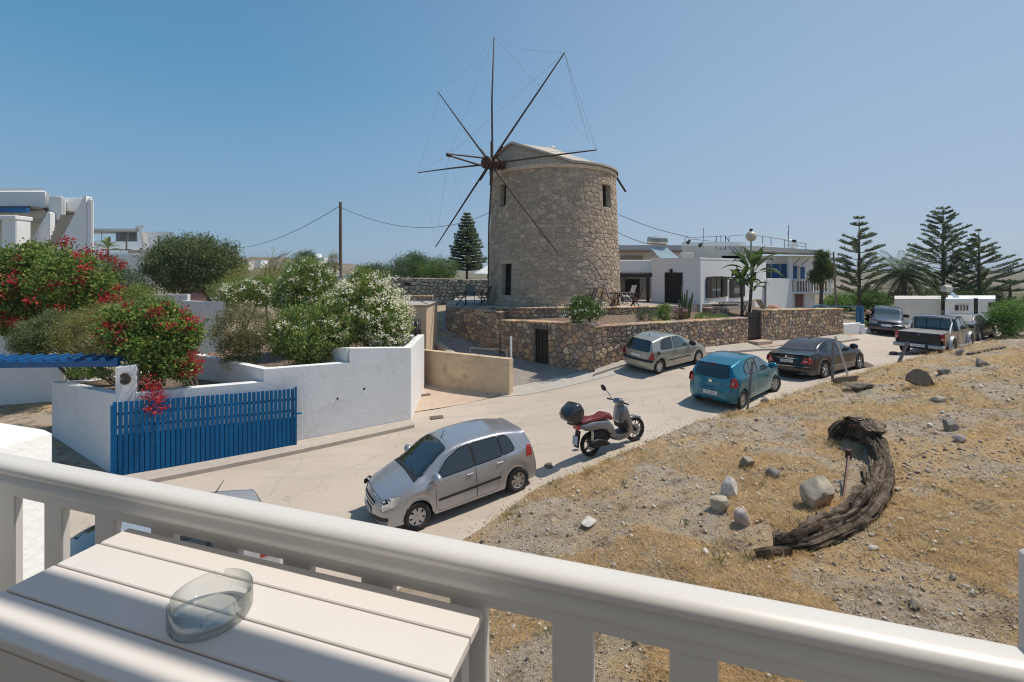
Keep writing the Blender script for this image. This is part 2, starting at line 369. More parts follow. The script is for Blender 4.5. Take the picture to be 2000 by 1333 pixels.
# ---------------------------------------------------------------- road: worn pale concrete
def road_material():
    m, nt, b = _bsdf('worn_concrete'); N = nt.nodes; L = nt.links
    b.inputs['Roughness'].default_value = .9; b.inputs['Specular IOR Level'].default_value = .25
    g = N.new('ShaderNodeNewGeometry')
    def nz(s, d=8, r=.65, st=None):
        n = N.new('ShaderNodeTexNoise'); n.inputs['Scale'].default_value = s; n.inputs['Detail'].default_value = d; n.inputs['Roughness'].default_value = r
        if st:
            mp = N.new('ShaderNodeMapping'); mp.inputs['Rotation'].default_value = (0, 0, radians(-32)); mp.inputs['Scale'].default_value = st; L.new(g.outputs['Position'], mp.inputs['Vector']); L.new(mp.outputs[0], n.inputs['Vector'])
        else: L.new(g.outputs['Position'], n.inputs['Vector'])
        return n.outputs['Fac']
    def rng(v, a, c, t=1.0):
        r = N.new('ShaderNodeMapRange'); r.inputs['From Min'].default_value = a; r.inputs['From Max'].default_value = c; r.inputs['To Max'].default_value = t; L.new(v, r.inputs['Value']); return r.outputs[0]
    def mix(f, a, c):
        x = N.new('ShaderNodeMix'); x.data_type = 'RGBA'; L.new(f, x.inputs['Factor'])
        for s, v in (('A', a), ('B', c)):
            if isinstance(v, tuple): x.inputs[s].default_value = (*v, 1)
            else: L.new(v, x.inputs[s])
        return x.outputs['Result']
    c = mix(rng(nz(.45, 7), .35, .65), (.53, .445, .36), (.46, .38, .305))
    c = mix(rng(nz(1.0, 6, .6, (.25, 2.2, 1)), .5, .72, .6), c, (.36, .31, .26))
    c = mix(rng(nz(90, 3, .6), .35, .7, .35), c, (.60, .52, .43))
    c = mix(rng(nz(1.9, 10, .78), .57, .70, .5), c, (.33, .275, .22))
    L.new(c, b.inputs['Base Color'])
    # cracks
    vo = N.new('ShaderNodeTexVoronoi'); vo.feature = 'DISTANCE_TO_EDGE'; vo.inputs['Scale'].default_value = .23
    wv = N.new('ShaderNodeTexNoise'); wv.inputs['Scale'].default_value = 1.3; wv.inputs['Detail'].default_value = 5; L.new(g.outputs['Position'], wv.inputs['Vector'])
    sc = N.new('ShaderNodeVectorMath'); sc.operation = 'MULTIPLY_ADD'; sc.inputs[1].default_value = (1.2, 1.2, 1.2); L.new(wv.outputs['Color'], sc.inputs[0]); L.new(g.outputs['Position'], sc.inputs[2]); L.new(sc.outputs[0], vo.inputs['Vector'])
    cr = N.new('ShaderNodeMapRange'); cr.inputs['From Min'].default_value = .0; cr.inputs['From Max'].default_value = .004; cr.inputs['To Min'].default_value = .42; cr.inputs['To Max'].default_value = 0; L.new(vo.outputs['Distance'], cr.inputs['Value'])
    c2 = mix(cr.outputs[0], c, (.16, .135, .11)); L.new(c2, b.inputs['Base Color'])
    bp = N.new('ShaderNodeBump'); bp.inputs['Distance'].default_value = .006; L.new(nz(45, 6, .7), bp.inputs['Height']); L.new(bp.outputs[0], b.inputs['Normal']); return m
M_road = road_material()
ns, nt_ = 400, 40
t = np.linspace(0, 1, nt_)[None, :, None]; RP = _rl[:, None, :]*(1-t)+_rr[:, None, :]*t
# ragged right edge: dirt creeps over the concrete
RP[:, -1, :] += np.array([[noise.noise(Vector((k*.21, 2.2, 0)))*.22, noise.noise(Vector((k*.21, 7.7, 0)))*.22] for k in range(ns)])
RZ = Gn(RP[..., 0], RP[..., 1])+.005; RZ[:, -1] -= .03
i = np.arange(ns*nt_).reshape(ns, nt_); q = np.stack([i[:-1, :-1], i[:-1, 1:], i[1:, 1:], i[1:, :-1]], -1).reshape(-1, 4)
np_mesh('road', np.concatenate([RP, RZ[..., None]], 2).reshape(-1, 3), q, M_road, smooth=True, kind='structure')
# ---- summer haze: one closed box of thin air round everything, its top above the highest pole
_hz = MB(); _hz.box(0, 1800, 2, 11000, 7000, 30); _hm = bpy.data.materials.new('haze_air'); _hm.use_nodes = True; _hn = _hm.node_tree; _hn.nodes.clear()
_ho = _hn.nodes.new('ShaderNodeOutputMaterial'); _hv = _hn.nodes.new('ShaderNodeVolumePrincipled'); _hv.inputs['Color'].default_value = (.80, .88, 1, 1); _hv.inputs['Density'].default_value = .00028; _hn.links.new(_hv.outputs[0], _ho.inputs['Volume'])
_hz.build('haze', _hm, kind='stuff', label='thin summer haze over the land')
# ================================================================== rubble masonry
def clip_poly(poly, nx, ny, d):
    """keep nx*x+ny*y <= d"""
    out = []; n = len(poly)
    for i in range(n):
        a = poly[i]; b = poly[(i+1) % n]; da = nx*a[0]+ny*a[1]-d; db = nx*b[0]+ny*b[1]-d
        if da <= 0: out.append(a)
        if (da < 0) != (db < 0) and da != db:
            t = da/(da-db); out.append((a[0]+(b[0]-a[0])*t, a[1]+(b[1]-a[1])*t))
    return out
def voronoi_cells(u0, u1, v0, v1, cw, ch, jit=.42, seed=1, gap=.02, holes=(), course=0.35):
    rnd = random.Random(seed); nu = max(1, round((u1-u0)/cw)); nv = max(1, round((v1-v0)/ch)); du = (u1-u0)/nu; dv = (v1-v0)/nv
    pts = {}; asp = cw/ch
    for j in range(-1, nv+1):
        off = rnd.random()*course*2
        for i in range(-2, nu+2):
            if rnd.random() < .10 and 0 < i < nu-1: continue     # a bigger stone takes the room
            pts[(i, j)] = (u0+(i+.5+off+rnd.uniform(-jit, jit))*du, v0+(j+.5+rnd.uniform(-jit, jit)*.8)*dv)
    cells = []
    for (i, j), p in pts.items():
        if not (0 <= j < nv): continue
        poly = [(u0, v0), (u1, v0), (u1, v1), (u0, v1)]
        poly = [(p[0]+a*du*3, p[1]+b*dv*3) for a, b in ((-1, -1), (1, -1), (1, 1), (-1, 1))]
        for a in range(-3, 4):
            for c in range(-2, 3):
                if (a or c) and (i+a, j+c) in pts:
                    q = pts[(i+a, j+c)]; dx = q[0]-p[0]; dy = (q[1]-p[1])*asp*asp   # metric makes stones wider than tall
                    l = sqrt(dx*dx+dy*dy); 
                    if l < 1e-6: continue
                    nx, ny = dx/l, dy/l; mx, my = (p[0]+q[0])/2, (p[1]+q[1])/2
                    ln = sqrt(nx*nx+ny*ny); poly = clip_poly(poly, nx, ny, nx*mx+ny*my-gap/2*rnd.uniform(.6, 1.5))
                    if len(poly) < 3: break
            if len(poly) < 3: break
        if len(poly) < 3: continue
        for nx, ny, d in ((-1, 0, -u0), (1, 0, u1), (0, -1, -v0), (0, 1, v1)): 
            poly = clip_poly(poly, nx, ny, d-gap*.3)
            if len(poly) < 3: break
        if len(poly) < 3: continue
        cx = sum(a for a, b in poly)/len(poly); cy = sum(b for a, b in poly)/len(poly)
        bad = False
        for h in holes:
            if h[0] < cx < h[1] and h[2] < cy < h[3]: bad = True
            elif h[0]-du < cx < h[1]+du and h[2]-dv < cy < h[3]+dv:
                # clip against the hole on the side where the stone's centre is
                if cx <= h[0]: poly = clip_poly(poly, 1, 0, h[0]-gap*.3)
                elif cx >= h[1]: poly = clip_poly(poly, -1, 0, -h[1]-gap*.3)
                elif cy <= h[2]: poly = clip_poly(poly, 0, 1, h[2]-gap*.3)
                elif cy >= h[3]: poly = clip_poly(poly, 0, -1, -h[3]-gap*.3)
        if bad or len(poly) < 3: continue
        # drop tiny edges, cut corners for a worn outline
        q = []
        for k in range(len(poly)):
            a = poly[k]; b = poly[(k+1) % len(poly)]
            if (a[0]-b[0])**2+(a[1]-b[1])**2 > (gap*.8)**2: q.append(a)
        if len(q) < 3: continue
        ar = abs(sum(q[k][0]*q[(k+1) % len(q)][1]-q[(k+1) % len(q)][0]*q[k][1] for k in range(len(q))))/2
        if ar < .12*du*dv: continue
        r = []
        for k in range(len(q)):
            p0 = q[k-1]; p1 = q[k]; p2 = q[(k+1) % len(q)]; t = rnd.uniform(.12, .24)
            r.append((p1[0]+(p0[0]-p1[0])*t, p1[1]+(p0[1]-p1[1])*t)); r.append((p1[0]+(p2[0]-p1[0])*t, p1[1]+(p2[1]-p1[1])*t))
        cells.append((r, ar))
    return cells
STONE_TINTS = {
 'mill': [(1,.96,.90),(.93,.88,.81),(1.08,1.02,.93),(.86,.80,.74),(1.05,.93,.82),(1.12,1.07,.98),(.95,.86,.79),(.88,.85,.82)],
 'wall': [(1,.88,.74),(.80,.70,.62),(1.2,1.03,.80),(.68,.58,.54),(1.08,.82,.66),(1.38,1.25,1.05),(.86,.66,.58),(.92,.86,.84),(.74,.66,.58),(1.25,.95,.62),(.6,.55,.53)],
 'pale': [(1,1,.97),(.92,.92,.88),(1.08,1.05,1.0),(.85,.86,.8),(1.15,1.12,1.05)],
}
def stone_mesh(mb, poly, P, depth, rnd, tint, big):
    """one stone: outline at the joint, chamfer ring, raised face; P(u,v,out) -> point"""
    n = len(poly); cx = sum(a for a, b in poly)/n; cy = sum(b for a, b in poly)/n
    pr = depth*rnd.uniform(.55, 1.15); tx, ty = rnd.uniform(-.3, .3)*depth/big, rnd.uniform(-.3, .3)*depth/big
    def out(a, b): return pr+(a-cx)*tx+(b-cy)*ty
    r0 = [P(a, b, -depth*.6) for a, b in poly]
    r1 = [P(cx+(a-cx)*.99, cy+(b-cy)*.99, out(a, b)*.62) for a, b in poly]
    r2 = [P(cx+(a-cx)*.82, cy+(b-cy)*.82, out(a, b)) for a, b in poly]
    vs = r0+r1+r2+[P(cx, cy, pr*1.06)]
    fs = []
    for k in range(n):
        j = (k+1) % n; fs += [(k, j, n+j, n+k), (n+k, n+j, 2*n+j, 2*n+k), (2*n+k, 2*n+j, 3*n)]
    mb.add(vs, fs, tint)
def rubble(parent, P, u0, u1, v0, v1, cw, ch, material, tints='wall', depth=.035, gap=.03, seed=1, holes=(), limit=300, budget=None, name='stone', jit=.42, visible=None, flat_stuff=False):
    rnd = random.Random(seed*7+1); cells = voronoi_cells(u0, u1, v0, v1, cw, ch, jit, seed, gap, holes)
    if visible: cells = [c for c in cells if visible(c[0])]
    cells.sort(key=lambda c: -c[1])
    lim = limit if budget is None else max(0, min(limit, budget[0]))
    T = STONE_TINTS[tints]; rest = MB()
    for k, (poly, ar) in enumerate(cells):
        b = rnd.uniform(.86, 1.14); t = rnd.choice(T); t = tuple(x*b for x in t)
        mb = MB() if k < lim else rest
        stone_mesh(mb, poly, P, depth, rnd, t, sqrt(ar))
        if k < lim: mb.build(name, material, parent)
    if budget is not None: budget[0] -= min(lim, len(cells))
    if rest.v: rest.build('small_'+name+'s' if lim else name+'_courses', material, parent, kind='stuff')
def plane_map(a, b, zfun=None):
    """wall face from a to b in plan (outward normal to the right of a->b); u along, v = height"""
    a = Vector((a[0], a[1], 0)); b = Vector((b[0], b[1], 0)); d = (b-a).normalized(); n = Vector((d.y, -d.x, 0))
    def P(u, v, o): return a+d*u+n*o+Vector((0, 0, v))
    return P, (b-a).length, d, n
M_mill = mat('mill_stone', (.61,.50,.395), .92, noise_scale=9, noise_amt=.22, bump=.012, bump_scale=22, attr=True, spec=.2, dirt=(1.3, (.28,.23,.18), .55, .75, .45))
M_wallst = mat('wall_stone', (.57,.48,.395), .92, noise_scale=11, noise_amt=.22, bump=.012, bump_scale=25, attr=True, spec=.2)
M_pale = mat('dry_wall_stone', (.50,.47,.40), .95, noise_scale=8, noise_amt=.22, bump=.015, bump_scale=18, attr=True, spec=.2)
M_mortar = mat('lime_mortar', (.50,.43,.35), .97, noise_scale=6, noise_amt=.15, bump=.01, bump_scale=30, spec=.15)
M_mortar2 = mat('dark_mortar', (.29,.235,.18), .97, noise_scale=6, noise_amt=.2, bump=.01, bump_scale=30, spec=.15)
M_white = mat('whitewash', (.80,.795,.785), .85, noise_scale=1.5, noise_amt=.03, bump=.006, bump_scale=7, spec=.3, dirt=(1.6, (.50,.475,.43), .54, .78, .5))
M_white2 = mat('clean_whitewash', (.82,.815,.80), .85, noise_scale=1.2, noise_amt=.02, bump=.004, bump_scale=6, spec=.3)
M_grey_plaster = mat('grey_plaster', (.40,.385,.37), .9, noise_scale=3, noise_amt=.08)
M_dark = mat('dark_opening', (.012,.012,.013), .7)
M_darkwood = mat('dark_stained_wood', (.045,.028,.02), .6, noise_scale=14, noise_amt=.3, stretch=(1,1,.1), bump=.003, bump_scale=30)
M_black = mat('black_metal', (.02,.02,.022), .45, metal=.3)
M_glass_dark = mat('window_glass', (.03,.04,.045), .06, spec=.8)
# ================================================================== the windmill
MC = Vector((2.43, 26.89, 0)); MZ0 = -1.95
def mill_r(z): 
    t = (z-MZ0)/(5.55-MZ0); return 3.87-.30*t-.0*t
mill = thing('windmill', 'round stone windmill with eight bare sail poles and a canvas covered cap', 'windmill', (MC.x, MC.y, MZ0))
view_ang = atan2(-MC.y, -MC.x)     # from the mill to the camera
def millP(u, v, o):
    a = view_ang+u/3.75; r = mill_r(v)+o; return Vector((MC.x+r*cos(a), MC.y+r*sin(a), v))
def px_to_u(px, z):
    # angle on the drum whose picture column is px (front side)
    best = None
    for k in range(-900, 901):
        u = k*.0075; p = millP(u, z, 0); q = 1000+FPX*p.x/p.y
        if best is None or abs(q-px) < best[0]: best = (abs(q-px), u)
    return best[1]
def mill_z(px, py, u):
    p = millP(u, 2, 0); return (HY-py)/FPX*p.y
WINS = []
for (x0, x1, y0, y1) in ((975,987,360,404),(1178,1194,360,405),(979,998,515,577)):
    zc = 3 if y0 < 450 else -1
    ua, ub = px_to_u(x0, zc), px_to_u(x1, zc); um = (ua+ub)/2
    WINS.append((min(ua, ub), max(ua, ub), mill_z(0, y1, um), mill_z(0, y0, um)))
body = MB()     # mortar drum with real openings: strips in angle that skip the windows
us = sorted(set([round(-11.78+k*.31, 3) for k in range(77)]+[w for q in WINS for w in q[:2]]))
zs = sorted(set([MZ0-.1+k*.5 for k in range(16)]+[5.45]+[w for q in WINS for w in q[2:]]))
idx = {}
for i_, u in enumerate(us):
    for j_, z in enumerate(zs): idx[(i_, j_)] = len(body.v); body.v.append(tuple(millP(u, z, 0))); body.c.append((1, 1, 1)); body.m.append(0)
body.m = []
for i_ in range(len(us)-1):
    for j_ in range(len(zs)-1):
        um = (us[i_]+us[i_+1])/2; zm = (zs[j_]+zs[j_+1])/2
        if any(w[0] < um < w[1] and w[2] < zm < w[3] for w in WINS): continue
        body.f.append((idx[(i_, j_)], idx[(i_+1, j_)], idx[(i_+1, j_+1)], idx[(i_, j_+1)])); body.m.append(0)
for w in WINS:   # reveals
    for (a, b, c_, d_) in ((w[0], w[2], w[0], w[3]), (w[0], w[3], w[1], w[3]), (w[1], w[3], w[1], w[2]), (w[1], w[2], w[0], w[2])):
        body.add([millP(a, b, 0), millP(c_, d_, 0), millP(c_, d_, -.5), millP(a, b, -.5)], [(0, 1, 2, 3)])
body.build('drum', M_mortar, mill)
for w in WINS:
    f = MB(); um = (w[0]+w[1])/2
    f.add([millP(w[0], w[2], -.34), millP(w[1], w[2], -.34), millP(w[1], w[3], -.34), millP(w[0], w[3], -.34)], [(0, 1, 2, 3)])
    wo_ = f.build('window', M_dark, mill)
    fr = MB(); pr = .05/3.75*3.75
    for a, b in ((w[0], w[0]+.09), (w[1]-.09, w[1]), (um-.03, um+.03)):
        fr.add([millP(a, w[2], -.28), millP(b, w[2], -.28), millP(b, w[3], -.28), millP(a, w[3], -.28)], [(0, 1, 2, 3)])
    fr.build('frame', M_darkwood, wo_)
mh = [(w[0]-.02, w[1]+.02, w[2]-.02, w[3]+.02) for w in WINS]
rubble(mill, millP, -7.2, 7.2, MZ0, 5.25, .35, .24, M_mill, 'mill', .035, .035, 5, mh, 300, visible=lambda p: True)
# stone lintels over the windows
for w in WINS:
    l = MB(); a, b = w[0]-.12, w[1]+.12
    vs = [millP(x, z, o) for o in (-.1, .055) for x, z in ((a, w[3]-.01), (b, w[3]-.01), (b, w[3]+.16), (a, w[3]+.16))]
    l.add(vs, [(0, 1, 5, 4), (1, 2, 6, 5), (2, 3, 7, 6), (3, 0, 4, 7), (4, 5, 6, 7)], (1.15, 1.1, 1.0)); l.build('lintel', M_mill, mill)
cor = MB(); rt = mill_r(5.3)
cor.lathe([(rt-.1, 5.24), (rt+.09, 5.26), (rt+.10, 5.42), (rt+.04, 5.50), (rt-.3, 5.5)], 72, (MC.x, MC.y, 0), tint=(1.35, 1.3, 1.2)); cor.build('cornice', M_mill, mill, smooth=False)
# cap: canvas wall, higher towards the sails, and a canvas roof with a soft ridge
HUB = Vector((-1.104, 24.0, 5.626)); AX = Vector((-.67257, -.73931, -.03289)).normalized()
hub_ang = atan2(AX.y, AX.x)
M_canvas = mat('cap_canvas', (.56,.50,.42), .95, noise_scale=1.6, noise_amt=.08, bump=.02, bump_scale=2.5, spec=.15, dirt=(3, (.42,.35,.28), .55, .8, .4))
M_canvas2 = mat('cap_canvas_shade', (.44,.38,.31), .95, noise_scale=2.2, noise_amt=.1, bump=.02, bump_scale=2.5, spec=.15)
rc = rt+.05; n = 96; cap = MB(); rimz = []
def rim_h(a):
    da = abs((a-hub_ang+pi) % (2*pi)-pi); return 5.50+1.22*max(0, 1-da/.95)**1.15+.14
vs = []
for k in range(n):
    a = 2*pi*k/n; 
    z1 = rim_h(a)
    vs += [(MC.x+(rc)*cos(a), MC.y+rc*sin(a), 5.42), (MC.x+(rc+.02)*cos(a), MC.y+(rc+.02)*sin(a), 5.42+(z1-5.42)*.5), (MC.x+rc*cos(a), MC.y+rc*sin(a), z1)]
fs = []
for k in range(n):
    j = (k+1) % n; fs += [(3*k, 3*j, 3*j+1, 3*k+1), (3*k+1, 3*j+1, 3*j+2, 3*k+2)]
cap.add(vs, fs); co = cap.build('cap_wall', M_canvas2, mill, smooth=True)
apex = Vector((MC.x, MC.y, 7.22)); roof = MB(); vs = []; m_ = 9
for k in range(n):
    a = 2*pi*k/n; base = Vector((MC.x+(rc+.13)*cos(a), MC.y+(rc+.13)*sin(a), rim_h(a)-.04)); 
    for q_ in range(m_+1):
        s = q_/m_; sag = -.20*sin(pi*s)*(.7+.3*cos(6*(a-hub_ang))); p = base.lerp(apex, s)
        # ridge line from the apex to the gable point over the sails
        p.z += sag*(1-.8*max(0, cos(a-hub_ang)))
        vs.append(p)
fs = []
for k in range(n):
    j = (k+1) % n
    for q_ in range(m_): fs.append((k*(m_+1)+q_, j*(m_+1)+q_, j*(m_+1)+q_+1, k*(m_+1)+q_+1))
roof.add(vs, fs); 
for k in range(n):      # hem
    j = (k+1) % n; a = 2*pi*k/n; b = 2*pi*j/n
    roof.add([(MC.x+(rc+.13)*cos(t_), MC.y+(rc+.13)*sin(t_), rim_h(t_)-z_) for t_, z_ in ((a, .04), (b, .04), (b, .15), (a, .15))], [(3, 2, 1, 0)])
roof.build('cap_roof', M_canvas, mill, smooth=True)
fin = MB(); fin.lathe([(.22, -.06), (.13, .02), (.05, .1), (0, .14)], 16, tuple(apex), tint=None); fin.build('cap_peak', mat('white_canvas', (.78,.76,.72), .8), mill, smooth=True)
# tail beam at the right
tb = MB(); tb.beam(W(1203,345,27.5), W(1222,375,28.0), .09, .09); tb.build('tail_beam', M_darkwood, mill)
# hub, wind shaft, sail poles
M_pole = mat('weathered_pole_wood', (.12,.085,.065), .8, noise_scale=10, noise_amt=.3, stretch=(1, 1, 1), bump=.004, bump_scale=30)
M_rust = mat('rusty_iron', (.14,.065,.04), .8, noise_scale=12, noise_amt=.3, bump=.004, bump_scale=40)
h_ = MB(); h_.tube([HUB-AX*4.2, HUB-AX*.2], [.2, .24], 14); h_.build('wind_shaft', M_rust, mill, smooth=False)
h_ = MB(); h_.tube([HUB-AX*.55, HUB-AX*.5, HUB-AX*.05, HUB, HUB+AX*.42, HUB+AX*.46], [.22, .27, .27, .31, .31, .2], 16)
hub_o = h_.build('hub', M_rust, mill)
h_ = MB()
for t_ in (-.42, .08, .36): h_.tube([HUB+AX*t_, HUB+AX*(t_+.06)], .335, 16)
h_.build('hub_band', M_black, hub_o)
u_ = Vector((cos(.7381636), -sin(.7381636), 0)); v_ = AX.cross(u_); v_ = v_ if v_.z > 0 else -v_
TIPS = []
for k in range(8):
    a = .0668507+k*pi/4; d = u_*sin(a)+v_*cos(a); L_ = 6.43*(1.14 if k == 4 else 1.0)
    o_ = AX*(.12 if k % 2 else -.12)
    p = MB(); bow = AX*.05
    p.tube([HUB+o_*.6-d*.3, HUB+o_*.6+d*.8, HUB+d*3.2+bow, HUB+d*L_], [.06, .055, .045, .028], 8)
    p.build('sail_pole', M_pole, mill, smooth=True); TIPS.append(HUB+d*L_)
    if k % 2 == 0 or True:
        q = MB(); q.beam(HUB+d*.25+o_*.3+u_*.0, HUB+d*1.15, .11, .07, up=AX); q.build('pole_clamp', M_rust, mill)
BS = HUB+AX*2.86
p = MB(); p.tube([HUB+AX*.3+v_*.22, BS+v_*.05], [.045, .035], 8); p.tube([HUB+AX*.3-v_*.25, BS-v_*.03], [.055, .04], 8)
p.tube([BS-AX*.12, BS+AX*.12], .09, 10); p.build('bowsprit', M_rust, mill, smooth=False)
M_wire = mat('stay_wire', (.22,.22,.24), .6)
for k in range(8):
    w = MB(); w.tube([TIPS[k], BS], .004, 4); w.build('stay_wire', M_wire, mill)
    w = MB(); a, b = TIPS[k], TIPS[(k+1) % 8]; mid = (a+b)/2-(b+a-2*HUB).normalized()*.25; w.tube([a, mid, b], .004, 4); w.build('rim_wire', M_wire, mill)
for k, (px, py) in ((1, (1150, 280)), (1, (1165, 292)), (0, (1150, 275))):
    w = MB(); w.tube([TIPS[k], W(px, py, 26)], .006, 4); w.build('guy_wire', M_wire, mill)
# ================================================================== stone terrace below the mill
def zline(p, q, s): return p+(q-p)*s
TW = -1.88   # terrace floor
# lower wall, shaded face (left of corner) and sunlit face (right of the corner), tops measured in the photograph
CORN = Vector((3.2, 17.87, 0))
def wall_thing(name, label, a, b, top_a, top_b, cw, ch, seed, holes=(), thick=.5, tint='wall', cat='wall', mort=None, limit=300, cap=True, base=None, depth=.04, gap=.035, stuff=False):
    P, L, d, n = plane_map(a, b)
    za, zb = G(a[0], a[1])-.15, G(b[0], b[1])-.15
    if base is not None: za, zb = base
    root = thing(name, label, cat, ((a[0]+b[0])/2, (a[1]+b[1])/2, min(za, zb)))
    core = MB(); k = max(2, int(L/.5)); A = Vector((a[0], a[1], 0)); tp = lambda s: top_a+(top_b-top_a)*s; bt = lambda s: min(za+(zb-za)*s, G(*(A+d*L*s)[:2])-.12) if base is None else za+(zb-za)*s
    # the core as columns so that door holes stay open
    cuts = sorted(set([0, L]+[x for h in holes for x in (h[0], h[1])]+[L*i/k for i in range(k+1)]))
    for i in range(len(cuts)-1):
        s0, s1 = cuts[i]/L, cuts[i+1]/L; um = (cuts[i]+cuts[i+1])/2
        segs = [(bt(s0), bt(s1), tp(s0), tp(s1))]
        for h in holes:
            if h[0] < um < h[1]:
                segs = []
                if h[2] > min(bt(s0), bt(s1)): segs.append((bt(s0), bt(s1), h[2], h[2]))
                if h[3] < tp(s0): segs.append((h[3], h[3], tp(s0), tp(s1)))
        for (b0, b1, t0, t1) in segs:
            p0 = A+d*cuts[i]; p1 = A+d*cuts[i+1]; q0 = p0-n*thick; q1 = p1-n*thick
            core.add([(p0.x, p0.y, b0), (p1.x, p1.y, b1), (q1.x, q1.y, b1), (q0.x, q0.y, b0), (p0.x, p0.y, t0), (p1.x, p1.y, t1), (q1.x, q1.y, t1), (q0.x, q0.y, t0)],
                     [(3, 2, 1, 0), (4, 5, 6, 7), (0, 1, 5, 4), (1, 2, 6, 5), (2, 3, 7, 6), (3, 0, 4, 7)])
    core.build('wall_core', mort or M_mortar2, root)
    # map v in 0..1 normalised height so courses follow the slope
    H = max(top_a-za, top_b-zb)
    def PP(u, v, o):
        s = min(1, max(0, u/L)); b0, t0 = bt(s), tp(s); z = b0+(t0-b0)*v/H; p = A+d*u+n*o; return Vector((p.x, p.y, z))
    hh = []
    for h in holes:
        s = (h[0]+h[1])/2/L; b0, t0 = bt(s), tp(s); hh.append((h[0]-.01, h[1]+.01, (h[2]-b0)/(t0-b0)*H-.01, (h[3]-b0)/(t0-b0)*H+.01))
    rubble(root, PP, 0, L, 0, H, cw, ch, M_wallst if tint == 'wall' else M_pale, tint, depth, gap, seed, hh, limit)
    if cap:   # flat cap stones
        rnd = random.Random(seed+99); u = 0; cs = MB(); 
        while u < L-.1:
            w = min(rnd.uniform(.25, .5), L-u); s0, s1 = u/L, (u+w)/L; um = u+w/2
            c_ = A+d*um-n*(thick/2-.02); z = tp(um/L)
            m = MB(); t = rnd.choice(STONE_TINTS[tint]); ang = atan2(d.y, d.x)+rnd.uniform(-.03, .03)
            m.box(c_.x, c_.y, z+.03, w-.03, thick+.06+rnd.uniform(-.04, .05), rnd.uniform(.05, .09), rz=ang, bev=.02, tint=tuple(x*rnd.uniform(.95, 1.2) for x in t))
            m.build('cap_stone', M_wallst if tint == 'wall' else M_pale, root)
            u += w
    return root, P, L, d, n
# ---- lower terrace wall, sunlit part with the wooden gate
def zt(px, py, d): return (HY-py)/FPX*d
A1 = (3.2, 17.87); B1 = (11.55, 22.3)
gz = zt(0, 615, 21.9)
w1, P1, L1, d1, n1 = wall_thing('terrace_wall', 'long sunlit rubble stone wall behind the pale green hatchback', A1, B1, zt(0,641,17.87), zt(0,624,22.1), .26, .21, 11)
B2a = (12.45, 22.75); C1 = (18.9, 26.0)
w2, P2, L2, d2, n2 = wall_thing('terrace_wall', 'rubble stone wall with many coloured stones right of the wooden gate', B2a, C1, zt(0,608,22.7), zt(0,605,26.0), .24, .20, 12)
# shaded part: from the corner to the left, with a little black door
A3 = (-.6, 22.0); doorL = WZ(1045,708,-4.1); doorR = WZ(1072,712,-4.05)
P3, L3, d3, n3 = plane_map(A3, A1)
def along(P_, a, d, px):
    a = Vector((a[0], a[1], 0)); t = (px-1000)/FPX; return (t*a.y-a.x)/(d.x-t*d.y)
u0, u1 = along(P3, A3, d3, 1044), along(P3, A3, d3, 1071)
pm = Vector((A3[0], A3[1], 0))+d3*(u0+u1)/2
dz0, dz1 = zt(0,709,pm.y), zt(0,643,pm.y)
w3, _, _, _, _ = wall_thing('terrace_wall', 'shaded rubble stone wall holding the small black door', A3, A1, zt(0,628,22.0), zt(0,636,17.87), .30, .25, 13, holes=[(u0, u1, dz0-.3, dz1)])
dr = thing('cellar_door', 'small black metal door set low in the shaded stone wall', 'door', tuple(pm+Vector((0, 0, dz0))))
m = MB(); c_ = pm-n3*.12; w_ = u1-u0
m.box(c_.x, c_.y, (dz0-.3+dz1)/2, w_, .04, dz1-dz0+.3, rz=atan2(d3.y, d3.x)); m.build('door_leaf', M_black, dr)
for k in range(4):
    m = MB(); q = Vector((A3[0], A3[1], 0))+d3*(u0+w_*(k+.5)/4)-n3*.09; m.box(q.x, q.y, (dz0+dz1)/2, w_/4-.02, .02, dz1-dz0-.04, rz=atan2(d3.y, d3.x)); m.build('panel', M_black, dr)
m = MB(); q = Vector((A3[0], A3[1], 0))+d3*(u0+u1)/2-n3*.05; m.box(q.x, q.y, dz1+.06, w_+.35, .3, .12, rz=atan2(d3.y, d3.x), bev=.01); m.build('lintel', mat('grey_wood', (.20,.16,.13), .8, noise_scale=12, noise_amt=.2), dr)
# wall left of that, curving back along the rising lane, up to its left end
A4 = (-3.55, 24.6); 
w4, _, _, _, _ = wall_thing('terrace_wall', 'shaded stone wall curving up along the rising lane under the mill', A4, (-.6, 22.0), zt(0,600,24.6), zt(0,612,22.0), .32, .26, 14)
A5 = (-3.9, 28.5)
w5, _, _, _, _ = wall_thing('terrace_wall', 'far end of the terrace stone wall turning behind the mill', A5, A4, -1.95, zt(0,600,24.6), .32, .26, 15, limit=60)
# upper retaining wall in front of the mill
U0 = W(872,603,24.55); 
up = [(-3.4, 24.5), (.3, 22.4), (4.6, 22.2), (8.2, 24.0)]
ut = [zt(0,602,24.5), zt(0,604,22.4), zt(0,603,22.2), zt(0,601,24.0)]
for k in range(3):
    lab = ['upper stone wall of the mill terrace above the lane', 'low upper stone wall directly before the mill foot', 'upper stone wall below the wooden terrace chairs'][k]
    wall_thing('upper_wall', lab, up[k], up[k+1], ut[k], ut[k+1], .30, .22, 20+k, base=(-3.2, -3.2), limit=120)
